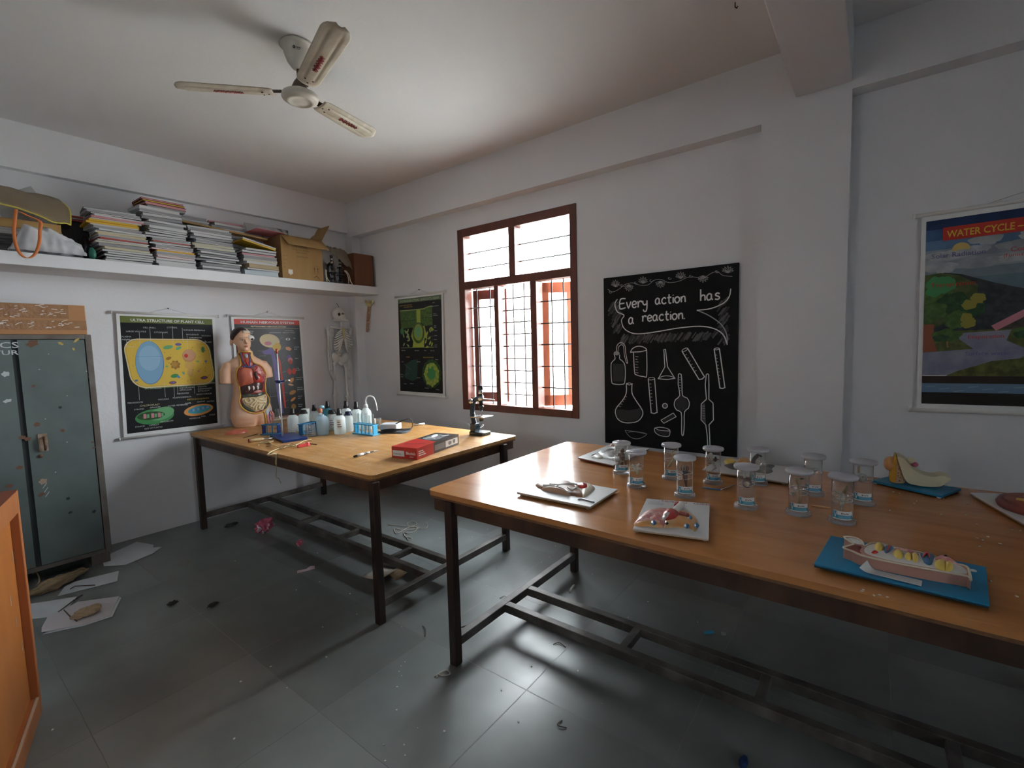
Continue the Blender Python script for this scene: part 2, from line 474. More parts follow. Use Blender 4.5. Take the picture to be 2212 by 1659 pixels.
f.bb((xa, y0, WZ1 - .072), (xb, y1, WZ1), WOOD_RED); f.bb((xa, y0, WZ0), (xb, y1, WZ0 + .062), WOOD_RED)
f.bb((xa, y0, 1.968), (xb, y1, 2.035), WOOD_RED)
f.bb((-2.456, y0, 2.035), (-2.392, y1, WZ1 - .072), WOOD_RED)
f.bb((-2.630, y0, WZ0 + .062), (-2.583, y1, 1.968), WOOD_RED); f.bb((-2.247, y0, WZ0 + .062), (-2.187, y1, 1.968), WOOD_RED)
obj('window_frame', f, win, bev=.004)
for xs in ((-2.968, -2.456), (-2.392, -1.868)):
    g = MB().bb((xs[0], YB + .04, 2.035), (xs[1], YB + .044, 2.434), PANE)
    obj('pane', g, win)
g = MB()
for xs in ((-2.968, -2.456), (-2.392, -1.868)):
    for z in (2.155, 2.295): g.tube([(xs[0], YB + .06, z), (xs[1], YB + .06, z)], .0055, IRON, 6)
for x0, x1, zs, vx in ((-2.968, -2.63, (1.801, 1.624, 1.452, 1.27, 1.085), (-2.89, -2.735)),
                       (-2.583, -2.247, (1.857, 1.754, 1.651, 1.549, 1.445, 1.338, 1.232, 1.128, 1.024), (-2.475, -2.36)),
                       (-2.187, -1.868, (1.803, 1.624, 1.451, 1.271, 1.095), (-2.085, -1.975))):
    for z in zs: g.tube([(x0, YB + .06, z), (x1, YB + .06, z)], .0055, IRON, 6)
    for x in vx: g.tube([(x, YB + .065, .93), (x, YB + .065, 1.968)], .0055, IRON, 6)
obj('grille', g, win, label='thin dark iron rods across the openings')
def sash(hinge, ang, wd, m):
    """an outward opening casement, hinged at x = hinge"""
    s = MB(); hh = 1.03; z0 = .935; t = .035; st = .062
    s.bb((0, 0, z0), (st, t, z0 + hh), m); s.bb((wd - st, 0, z0), (wd, t, z0 + hh), m)
    s.bb((0, 0, z0), (wd, t, z0 + .09), m); s.bb((0, 0, z0 + hh - .085), (wd, t, z0 + hh), m)
    o = obj('sash', s, win, loc=(hinge, YB + .092, 0), rot=(0, 0, ang), bev=.003)
    obj('pane', MB().bb((st, t * .4, z0 + .09), (wd - st, t * .5, z0 + hh - .085), PANE), o)
sash(-2.965, radians(16), .335, WOOD_RED)
sash(-2.205, radians(37), .275, SASHP)
latch = MB().tube([(-2.93, YB - .01, .985), (-2.80, YB - .018, .978), (-2.655, YB - .012, .975)], .006, mat('pale_metal', (.55, .52, .45), .4, metal=.6))
obj('stay_rod', latch, win)

# ---------------------------------------------------------------- outside, washed out by daylight
GROUND = mat('pale_concrete', (0.40, 0.39, 0.37), 0.9, col2=(0.34, 0.33, 0.31), nscale=2)
struct('ground', MB().bb((-18, -18, -.3), (18, 30, -.15), GROUND))
HOUSE = mat('cream_wall', (0.82, 0.80, 0.74), 0.85)
h = thing('building', 'pale sunlit house across the yard, seen through the window', 'building', (-6.5, 11.5, -.15))
obj('wall', MB().bb((-7, 0, 0), (8, 3, 3.6), HOUSE), h)
obj('parapet', MB().bb((-7.1, -.15, 3.6), (8.1, 3, 4.0), HOUSE), h)
dr = obj('door', MB().bb((.9, -.06, 0), (1.75, 0, 1.6), ORANGE), h)
obj('pane', MB().bb((1.0, -.08, .9), (1.65, -.06, 1.45), mat('dark_glass', (.05, .07, .08), .1)), dr)
obj('window', MB().bb((2.9, -.06, 1.0), (3.9, 0, 2.1), ORANGE), h)
LEAF = mat('leaf_green', (0.16, 0.30, 0.06), 0.6, col2=(0.30, 0.42, 0.08), nscale=9)
t = thing('tree', 'small leafy tree in the yard beyond the middle of the window', 'tree', (-6.35, 9.2, -.15))
obj('trunk', MB().tube([(0, 0, 0), (.05, 0, 1.0), (0, .05, 2.0)], [.06, .05, .03], mat('bark', (.2, .15, .1), .9)), t)
lf = MB()
rn = random.Random(3)
for i in range(260):
    a, b_, r = rn.uniform(0, 2 * pi), rn.uniform(-1, 1), .55 * rn.random() ** .4
    c = Vector((r * cos(a) * sqrt(1 - b_ * b_), r * sin(a) * sqrt(1 - b_ * b_), 2.15 + r * b_ * .8))
    q = Matrix.Rotation(rn.uniform(0, 6.28), 3, 'Z') @ Matrix.Rotation(rn.uniform(-1, 1), 3, 'X')
    lf.add([c + q @ Vector(p) for p in ((-.05, 0, 0), (0, -.02, .01), (.06, 0, 0), (0, .02, .01))], [(0, 1, 2, 3)], LEAF)
obj('foliage', lf, t)

# ---------------------------------------------------------------- wall shelf
SH_T, SH_F = 2.112, -4.233
solo('wall_shelf', MB().bb((XL, YN + .4, 2.03), (SH_F, YB, SH_T), mat('shelf_paint', (0.74, 0.75, 0.77), 0.6, col2=(.68, .69, .71), nscale=3, bump=.05)),
     'long white concrete wall shelf carrying bundled notebooks and cartons', 'shelf', bev=.004)

# ================================================================ the two work tables
def wood(name, a, b, scale, rough, rough2, scratch=0.0, coat=0.0):
    m = bpy.data.materials.new(name); m.use_nodes = True
    nt = m.node_tree; N = nt.nodes.new; Lk = nt.links.new; bs = nt.nodes['Principled BSDF']
    tc = N('ShaderNodeTexCoord'); mp = N('ShaderNodeMapping'); mp.inputs['Scale'].default_value = (1, 7, 7); Lk(tc.outputs['Object'], mp.inputs[0])
    n = N('ShaderNodeTexNoise'); n.inputs['Scale'].default_value = scale; n.inputs['Detail'].default_value = 9; n.inputs['Distortion'].default_value = .6
    Lk(mp.outputs[0], n.inputs['Vector'])
    r = N('ShaderNodeValToRGB'); r.color_ramp.elements[0].position = .3; r.color_ramp.elements[1].position = .7
    r.color_ramp.elements[0].color = (*a, 1); r.color_ramp.elements[1].color = (*b, 1); Lk(n.outputs['Fac'], r.inputs[0])
    last = r.outputs[0]
    n2 = N('ShaderNodeTexNoise'); n2.inputs['Scale'].default_value = 5; n2.inputs['Detail'].default_value = 8; Lk(tc.outputs['Object'], n2.inputs['Vector'])
    if scratch:
        mp2 = N('ShaderNodeMapping'); mp2.inputs['Scale'].default_value = (22, 7, 7); mp2.inputs['Rotation'].default_value = (0, 0, .5); Lk(tc.outputs['Object'], mp2.inputs[0])
        n3 = N('ShaderNodeTexNoise'); n3.inputs['Scale'].default_value = 1.6; n3.inputs['Detail'].default_value = 7; n3.inputs['Distortion'].default_value = 1.6; Lk(mp2.outputs[0], n3.inputs['Vector'])
        r3 = N('ShaderNodeMapRange'); r3.inputs['From Min'].default_value = .60; r3.inputs['From Max'].default_value = .70; r3.inputs['To Max'].default_value = scratch; Lk(n3.outputs['Fac'], r3.inputs[0])
        mx = N('ShaderNodeMix'); mx.data_type = 'RGBA'; Lk(r3.outputs[0], mx.inputs['Factor']); Lk(last, mx.inputs[6]); mx.inputs[7].default_value = (.52, .47, .38, 1)
        last = mx.outputs[2]
    Lk(last, bs.inputs['Base Color'])
    mr = N('ShaderNodeMapRange'); mr.inputs['From Min'].default_value = .3; mr.inputs['From Max'].default_value = .7
    mr.inputs['To Min'].default_value = rough; mr.inputs['To Max'].default_value = rough2; Lk(n2.outputs['Fac'], mr.inputs[0]); Lk(mr.outputs[0], bs.inputs['Roughness'])
    bs.inputs['Coat Weight'].default_value = coat; bs.inputs['Coat Roughness'].default_value = .12
    return m
TOP1 = wood('worn_ply', (.38, .185, .055), (.55, .295, .10), 3.0, .29, .5, scratch=.7)
TOP2 = wood('brown_laminate', (.45, .190, .060), (.57, .255, .088), 2.2, .16, .24)
EDGE = mat('table_edge', (.15, .066, .028), .45, col2=(.23, .115, .045), nscale=24, bump=.2, bscale=30, stretch=(1, 1, 4))
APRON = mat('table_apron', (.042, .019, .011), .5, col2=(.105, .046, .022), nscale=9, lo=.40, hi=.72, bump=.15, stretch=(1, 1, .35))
STEEL = mat('brown_black_steel', (.030, .020, .017), .42, metal=.25, col2=(.062, .030, .020), nscale=11, lo=.42, hi=.75, rough2=.6)
RAIL = mat('dusty_steel', (.060, .052, .047), .5, metal=.15, col2=(.17, .155, .145), nscale=7, lo=.4, hi=.7)
TZ = 0.80
def table(label, x0, x1, lx0, lx1, top, crossx):
    Y0, Y1 = 1.445, 2.708
    t = thing('work_table', label, 'table', ((x0 + x1) / 2, (Y0 + Y1) / 2, 0))
    ox, oy = t.location.x, t.location.y
    a = MB()
    pl = rrect(0, 0, x1 - x0, Y1 - Y0, .035)
    a.prism(pl, TZ - .022, TZ, top)
    obj('tabletop', a, t, bev=.004)
    e = MB().prism(rrect(0, 0, x1 - x0 - .004, Y1 - Y0 - .004, .035), TZ - .032, TZ - .0225, EDGE)
    obj('top_edging', e, t)
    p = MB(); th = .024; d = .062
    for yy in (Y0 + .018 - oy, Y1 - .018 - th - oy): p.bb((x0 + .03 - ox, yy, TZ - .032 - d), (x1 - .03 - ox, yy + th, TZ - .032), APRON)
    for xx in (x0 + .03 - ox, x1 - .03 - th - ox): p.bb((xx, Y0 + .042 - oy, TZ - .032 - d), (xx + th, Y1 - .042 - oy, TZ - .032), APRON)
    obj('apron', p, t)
    lw = .042
    ly0, ly1 = 1.462 - oy, 2.545 - oy
    for xx in (lx0 - ox, lx1 - ox):
        for yy in (ly0, ly1):
            obj('leg', MB().box((xx, yy, (TZ - .034) / 2), (lw, lw, TZ - .034), STEEL), t, bev=.004)
        obj('end_rail', MB().box((xx, (ly0 + ly1) / 2, .108), (lw * .95, ly1 - ly0 - lw, .042), RAIL), t, bev=.003)
    for yy in (1.822 - oy, 2.02 - oy):
        obj('long_rail', MB().bb((lx0 - ox + lw * .47, yy - .02, .087), (lx1 - ox - lw * .47, yy + .02, .129), RAIL), t, bev=.003)
    for cx in crossx:
        obj('cross_bar', MB().bb((cx - ox - .018, 1.842 - oy, .092), (cx - ox + .018, 2.0 - oy, .127), RAIL), t, bev=.003)
    return t
table('worn yellowish wooden work table in the corner under the shelf', -4.50, -2.035, -4.385, -2.04, TOP1, (-3.53, -3.0, -2.42))
table('large polished red-brown work table carrying the specimen jars', -1.62, .83, -1.485, .70, TOP2, (-.835, -.30, .24))
# ================================================================ wall charts
def ink(name, c, r=.28, c2=None, ns=14): return mat('print_' + name, c, r + .06, spec=.28, col2=c2, nscale=ns, lo=.38, hi=.62)
I_W = ink('white', (.78, .80, .80)); I_BK = ink('black', (.018, .020, .022), .22); I_OL = ink('olive', (.16, .19, .055)); I_RD = ink('red', (.56, .05, .035))
I_YE = ink('yellow', (.72, .50, .085)); I_YD = ink('ochre', (.60, .36, .05)); I_BL = ink('light_blue', (.22, .42, .62)); I_BM = ink('blue', (.10, .22, .46)); I_GR = ink('green', (.07, .28, .10))
I_GL = ink('light_green', (.16, .42, .20)); I_BR = ink('brown', (.36, .19, .05)); I_PK = ink('pink', (.62, .25, .30)); I_TX = ink('pale_text', (.60, .63, .63)); I_OR = ink('orange', (.72, .32, .10))
I_TE = ink('teal', (.06, .36, .45)); I_PU = ink('violet', (.16, .13, .38)); I_SK = ink('flesh', (.68, .36, .20)); I_CR = ink('cream', (.72, .62, .38)); I_G3 = ink('grey', (.30, .31, .32))
I_YG = ink('yellow_green', (.38, .46, .08)); I_DG = ink('dark_green', (.045, .115, .045), c2=(.03, .07, .03), ns=40); I_MG = ink('moss_green', (.10, .19, .05), c2=(.065, .125, .03), ns=40); I_RB = ink('red_brown', (.30, .10, .05))
ROD = mat('white_rod', (.72, .72, .71), .35); CORD = mat('grey_cord', (.45, .44, .42), .8); NAIL = mat('dark_nail', (.05, .045, .04), .4, metal=.7)

def chart(label, bl, u, v, w, h, art, mx=.022, mt=.022, mb=.03, rods=True, cord=True, over=.028):
    t = thing('wall_chart', label, 'poster', bl)
    u = Vector(u).normalized(); v = Vector(v).normalized(); n = u.cross(v)
    s = MB()
    R = Matrix((u, v, n)).transposed()
    s.box(u * w / 2 + v * h / 2, (w, h, .0016), I_W, R)
    cv = Canvas(s, n * .0009, u, v)
    pw, ph = w - 2 * mx, h - mt - mb
    N = lambda a, b: (mx + a * pw, h - mt - b * ph)
    cv.clip = (mx, w - mx, mb, h - mt)
    art(cv, N, pw, ph)
    obj('printed_sheet', s, t)
    if rods:
        for y, nm in ((h + .004, 'top_rod'), (-.004, 'bottom_rod')):
            r = MB().tube([u * -over + v * y, u * (w + over) + v * y], .0105, ROD, 10)
            for e in (-over, w + over): r.tube([u * (e - .004) + v * y, u * (e + .004) + v * y], .0135, ROD, 10)
            obj(nm, r, t)
    if cord:
        c = MB().tube([u * (w * .30) + v * (h + .012), u * (w * .5) + v * (h + .052) - n * .006, u * (w * .70) + v * (h + .012)], .0012, CORD, 5)
        obj('hanging_cord', c, t)
        k = MB().tube([u * (w * .5) + v * (h + .052) - n * .014, u * (w * .5) + v * (h + .052) + n * .004], .004, NAIL, 6)
        obj('nail', k, t)
    return t

def labels(cv, N, items, pw, m=I_TX, sz=.0165):
    for it in items:
        tx, s, t = it[0], it[1], it[2]
        x, y = N(s, t); cv.text(tx, x, y, sz, it[4] if len(it) > 4 else m, 5, it[3] if len(it) > 3 else 'l')
def leads(cv, N, segs, m=I_TX, w=.002):
    for sg in segs: cv.line([N(*p) for p in sg], w, m, 4)

def art_cell(cv, N, pw, ph):
    cv.rect(*N(0, 1), *N(1, 0), I_BK, 1)
    cv.rect(*N(0, .055), *N(1, 0), I_OL, 2)
    x, y = N(.5, .043); cv.text('ULTRA STRUCTURE OF PLANT CELL', x, y, .030, I_W, 3, 'c', width=pw * .80, bold=.02)
    e = lambda s, t, a, b, m, l, rot=0.0, **k: cv.ell(*N(s, t), a, b, m, l, rot, **k)
    cx, cy = N(.505, .405)
    def rr(w_, h_, r_, m, l, dx=0, dy=0): cv.poly([(p[0] - .012 * (p[1] - cy) / h_ * 4 + dx, p[1] + dy) for p in rrect(cx, cy, w_, h_, r_)], m, l)
    rr(pw * .93, ph * .435, .10, I_MG, 2, .008, -.006); rr(pw * .93, ph * .43, .10, I_CR, 3); rr(pw * .905, ph * .41, .092, I_YD, 4); rr(pw * .89, ph * .40, .088, I_YE, 5)
    e(.27, .40, pw * .148, ph * .19, I_BM, 6); e(.268, .398, pw * .142, ph * .186, I_BL, 7); e(.27, .36, pw * .11, ph * .11, ink('pale_blue', (.30, .50, .68)), 8)
    cv.line([N(.135, .345), N(.41, .345)], .002, I_BM, 9)
    e(.70, .345, pw * .078, ph * .058, ink('nucleus', (.52, .27, .13)), 6); e(.70, .34, pw * .07, ph * .05, ink('nucleus_light', (.60, .33, .19)), 7); e(.665, .345, pw * .022, ph * .018, I_RD, 8)
    e(.70, .435, pw * .06, ph * .035, ink('reticulum', (.66, .41, .11)), 6); e(.705, .50, pw * .038, ph * .04, ink('reticulum_low', (.62, .40, .13)), 6)
    e(.54, .425, pw * .052, ph * .038, I_BR, 6, wob=.16, k=7); e(.53, .42, pw * .036, ph * .024, ink('golgi', (.48, .27, .06)), 7, wob=.2, k=6)
    for s, t, a, b, m, r in ((.47, .265, .055, .022, I_GL, .2), (.585, .275, .035, .016, I_GL, .5), (.585, .24, .035, .016, I_PU, 0), (.47, .365, .032, .016, I_BR, .4), (.865, .29, .02, .035, I_GR, 0),
                             (.525, .525, .045, .022, I_GR, .15), (.565, .535, .025, .012, I_BM, -.6), (.50, .585, .042, .018, I_RB, 0), (.865, .555, .045, .019, I_RB, .05), (.895, .40, .015, .012, I_BM, .8),
                             (.80, .49, .014, .012, I_PK, 0), (.80, .40, .014, .010, I_GL, 0), (.12, .55, .02, .01, I_BM, .3), (.625, .505, .014, .010, I_TE, .5), (.445, .435, .016, .009, I_GL, 0)):
        e(s, t, a * pw, b * pw * 1.15, m, 8, r, n=16); e(s, t, a * pw * .7, b * pw * .65, I_PU if m in (I_RB,) else m, 9, r, n=12)
    rn = random.Random(5)
    for i in range(70):
        s, t = rn.uniform(.09, .93), rn.uniform(.23, .585)
        if ((s - .27) / .16) ** 2 + ((t - .4) / .2) ** 2 > 1: e(s, t, .004 * rn.uniform(.5, 1.3), .003, I_BR, 6, n=6)
    # the two organelles at the foot
    e(.29, .875, pw * .205, ph * .068, I_GR, 2, .05); e(.36, .855, pw * .14, ph * .055, I_GL, 3, .25); e(.25, .865, pw * .145, ph * .036, I_DG, 4, .02)
    for s in (.17, .25, .32): cv.rect(*N(s, .885), *N(s + .03, .845), I_PK, 5); cv.rect(*N(s + .035, .882), *N(s + .06, .85), I_GL, 5)
    e(.78, .855, pw * .175, ph * .052, I_OR, 2, .12); e(.79, .852, pw * .14, ph * .034, I_TE, 3, .12)
    for i in range(8): e(.69 + i * .028, .856 - i * .003, .010, .011, I_BL if i % 2 else I_BM, 4, n=8)
    leads(cv, N, [[(.18, .13), (.18, .27)], [(.29, .09), (.29, .22)], [(.42, .13), (.42, .22)], [(.53, .075), (.53, .25)], [(.64, .09), (.64, .22)], [(.69, .16), (.69, .3)], [(.05, .20), (.05, .26), (.12, .26)],
                  [(.14, .60), (.14, .72)], [(.41, .58), (.41, .71)], [(.51, .58), (.51, .72)], [(.55, .58), (.55, .69)], [(.74, .58), (.74, .70)], [(.77, .58), (.77, .60)], [(.90, .2), (.90, .24)]])
    labels(cv, N, [('CELL WALL', .22, .10), ('CYTOSOL', .47, .095), ('LARGE VACUOLE', .05, .135), ('CYTOPLASM', .33, .14), ('NUCLEAR MEMBRANE', .65, .115), ('NUCLEOLUS', .68, .155), ('CHROMATIN', .71, .185),
                   ('NUCLEUS', .86, .165), ('PLASMA', .005, .18), ('MEMBRANE', .005, .205), ('CYTOPLASM', .83, .225), ('FAT GLOBULES', .20, .63), ('ROUGH', .57, .625), ('ENDOPLASMIC', .57, .645), ('RETICULUM', .57, .665),
                   ('RIBOSOMES', .54, .695), ('PLASMODESMATA', .49, .73), ('SMOOTH', .78, .645), ('ENDOPLASMIC', .78, .665), ('RETICULUM', .78, .685), ('MITOCHONDRIA', .79, .615), ('MICROTUBULES', .76, .715),
                   ('PEROXISOME', .02, .745), ('VACUOLE', .33, .735), ('OUTER MEMBRANE', .43, .80), ('GRANUM', .24, .80), ('STROMA', .08, .805), ('INNER', .62, .79), ('CRISTAE', .76, .785), ('MATRIX', .88, .79),
                   ('STARCH', .08, .955), ('LAMELLA', .22, .955), ('THYLAKOID', .34, .935), ('MEMBRANE', .66, .935), ('DNA', .80, .925), ('STALK', .90, .92), ('SIZE OF PLASTID', .17, .98)], pw)
    labels(cv, N, [('CHLOROPLAST', .14, .778, 'l', I_CR), ('MITOCHONDRION', .65, .758, 'l', I_YE)], pw, sz=.019)

def art_nerves(cv, N, pw, ph):
    cv.rect(*N(0, 1), *N(1, 0), I_BK, 1); cv.rect(*N(0, .048), *N(1, 0), I_RD, 2)
    x, y = N(.5, .038); cv.text('HUMAN NERVOUS SYSTEM', x, y, .031, I_W, 3, 'c', width=pw * .82, bold=.02)
    x, y = N(.5, .073); cv.text('AUTONOMIC NERVOUS SYSTEM', x, y, .017, I_CR, 3, 'c', width=pw * .54, bold=.02)
    cv.line([N(.02, .085), N(.98, .085)], .002, I_CR, 2)
    e = lambda s, t, a, b, m, l, rot=0.0, **k: cv.ell(*N(s, t), a * pw, b * pw, m, l, rot, **k)
    e(.50, .205, .155, .105, I_CR, 2, -.15); e(.60, .265, .07, .065, I_YE, 3, .5); e(.50, .225, .085, .045, ink('pale_brain', (.66, .62, .40)), 3); e(.47, .23, .055, .03, I_PK, 4)
    cv.poly([N(.36, .31), N(.52, .27), N(.56, .34), N(.40, .335)], I_PU, 3)
    cv.line([N(.52, .29), N(.545, .40), N(.56, .55), N(.575, .75), N(.60, .93)], .036, I_PU, 3); cv.line([N(.60, .36), N(.63, .42), N(.645, .60), N(.66, .88)], .018, I_RD, 3)
    e(.79, .19, .037, .019, I_W, 3); e(.79, .19, .014, .014, I_BK, 4); e(.785, .285, .05, .03, I_SK, 3, -.3, wob=.1)
    e(.80, .40, .04, .045, I_PK, 3); e(.78, .365, .035, .025, I_PU, 4, .6); e(.805, .42, .032, .035, I_RD, 4)
    e(.775, .515, .034, .052, I_RD, 3, .15); e(.85, .515, .034, .052, I_RD, 3, -.15)
    e(.80, .605, .045, .03, I_OR, 3, .9); e(.78, .65, .045, .015, I_SK, 4, -.3); e(.80, .73, .058, .034, I_BR, 3, .35); e(.80, .80, .05, .02, I_OR, 3, .6); e(.80, .875, .04, .045, I_BR, 3); cv.poly([N(.785, .9), N(.815, .9), N(.80, .945)], I_BR, 3)
    leads(cv, N, [[(.62, .20), (.72, .17)], [(.64, .30), (.72, .27)], [(.66, .42), (.72, .40)], [(.66, .52), (.72, .51)], [(.66, .62), (.72, .61)], [(.66, .72), (.72, .73)], [(.66, .82), (.72, .80)], [(.66, .88), (.72, .875)],
                  [(.30, .30), (.42, .30)], [(.32, .35), (.42, .35)], [(.44, .45), (.44, .88)], [(.34, .75), (.55, .75)]], I_G3)
    cv.rect(*N(0, .985), *N(1, .955), I_RB, 2); cv.rect(*N(0, 1.0), *N(1, .975), I_CR, 3)
    labels(cv, N, [('PARASYMPATHETIC', .05, .12), ('NERVOUS SYSTEM', .05, .138), ('HYPOTHALAMUS', .50, .13), ('SYMPATHETIC', .74, .11), ('NERVOUS SYSTEM', .71, .13), ('Eye', .88, .185), ('Lacrimal', .88, .275), ('gland', .88, .295), ('Heart', .88, .39),
                   ('Lungs', .88, .49), ('Bronchi', .88, .51), ('Stomach and', .88, .585), ('pancreas', .88, .605), ('Liver and', .88, .69), ('gall bladder', .88, .71), ('Adrenal', .88, .78), ('gland', .88, .80), ('Bladder', .88, .865), ('Bowel', .88, .885)], pw, sz=.015)
    labels(cv, N, [('NERVOUS SYSTEM', .48, .973, 'l', I_W)], pw, sz=.02)

def art_leaf(cv, N, pw, ph):
    cv.rect(*N(0, 1), *N(1, 0), I_BK, 1); cv.rect(*N(0, .045), *N(1, 0), ink('grey_green', (.12, .17, .10)), 2)
    x, y = N(.5, .036); cv.text('DORSIVENTRAL (DICOT) LEAF', x, y, .030, ink('pale_green', (.34, .44, .30)), 3, 'c', width=pw * .90, bold=.02)
    labels(cv, N, [('INTERNAL STRUCTURE OF LEAF', .04, .075, 'l', I_YE), ('TRANSVERSE SECTION', .14, .095, 'l', I_YE), ('Cuticle', .80, .075), ('Upper epidermis', .80, .11), ('Palisade', .82, .19), ('parenchyma', .82, .205), ('Xylem', .83, .31), ('vessel', .83, .325),
                   ('Phloem', .84, .36), ('Bundle', .84, .41), ('Spongy', .83, .45), ('Lower', .84, .505), ('Stoma', .84, .525), ('Collenchyma', .05, .555), ('Parenchyma', .38, .56), ('Stoma', .60, .56), ('Guard cell', .74, .565),
                   ('Pore', .06, .68), ('Guard cell', .42, .68), ('Nucleus', .02, .82), ('Stoma', .03, .845), ('Cell wall', .42, .85), ('Stomata', .10, .92), ('Epidermis', .25, .915), ('Phloem', .85, .655), ('Protoxylem', .60, .955), ('Pericycle', .85, .965)], pw, sz=.013)
    labels(cv, N, [('STOMA', .17, .63, 'l', I_OR), ('VASCULAR BUNDLE', .57, .635, 'l', I_YE)], pw, sz=.017)
    cv.poly([N(.04, .125), N(.60, .125), N(.74, .105), N(.80, .105), N(.80, .30), N(.62, .30), N(.55, .27), N(.42, .27), N(.36, .31), N(.06, .32)], I_MG, 2)
    cv.line([N(.04, .125), N(.60, .125), N(.74, .105), N(.80, .105)], .010, ink('pale_leaf', (.30, .40, .16)), 3); cv.line([N(.05, .235), N(.25, .24), N(.44, .225), N(.6, .215), N(.8, .225)], .006, I_DG, 3)
    cv.rect(*N(.44, .29), *N(.53, .13), I_YG, 4)
    cv.poly([N(.36, .30), N(.62, .30), N(.66, .40), N(.61, .44), N(.60, .525), N(.33, .525), N(.35, .46), N(.30, .40)], I_YG, 3)
    cv.ell(*N(.475, .37), pw * .14, pw * .165, I_MG, 4); cv.ell(*N(.475, .365), pw * .105, pw * .13, ink('stele', (.28, .36, .08)), 5); cv.ell(*N(.47, .36), pw * .065, pw * .085, I_GL, 6, wob=.06)
    rn = random.Random(4)
    for i in range(26):
        s = rn.choice((rn.uniform(.06, .30), rn.uniform(.64, .82))); t = rn.uniform(.33, .52)
        cv.ell(*N(s, t), pw * .035, pw * .015, I_YG if s > .5 else ink('pale_leaf', (.30, .40, .16)), 3, rn.uniform(-1.4, 1.4), n=10)
    cv.line([N(.05, .525), N(.34, .525)], .005, ink('pale_leaf', (.30, .40, .16)), 3); cv.line([N(.60, .525), N(.82, .525)], .005, I_YG, 3); cv.ell(*N(.085, .345), pw * .045, pw * .05, I_GR, 3)
    cv.poly([N(.45, .65), N(.42, .86), N(.30, .885), N(.12, .85), N(.16, .70), N(.30, .66)], ink('stoma', (.030, .075, .055)), 2)
    cv.ell(*N(.76, .80), pw * .215, pw * .225, I_DG, 2, 0, n=40, wob=.035, k=14); cv.ell(*N(.76, .805), pw * .165, pw * .18, ink('pith', (.25, .36, .07)), 3); cv.ell(*N(.75, .79), pw * .10, pw * .105, I_GR, 4)
    for i in range(22):
        a = i * 2.4; r = .11 + .045 * (i % 3) / 2
        cv.ell(N(.76, 0)[0] + r * pw * cos(a), N(0, .81)[1] + r * pw * 1.1 * sin(a), pw * .024, pw * .024, I_YG, 5, n=8)
    leads(cv, N, [[(.66, .09), (.66, .11)], [(.80, .21), (.74, .21)], [(.82, .315), (.78, .315)], [(.83, .36), (.56, .36)], [(.83, .41), (.58, .41)], [(.83, .45), (.7, .45)], [(.83, .51), (.7, .52)], [(.12, .70), (.28, .76)], [(.10, .83), (.22, .80)]], I_G3, .0015)

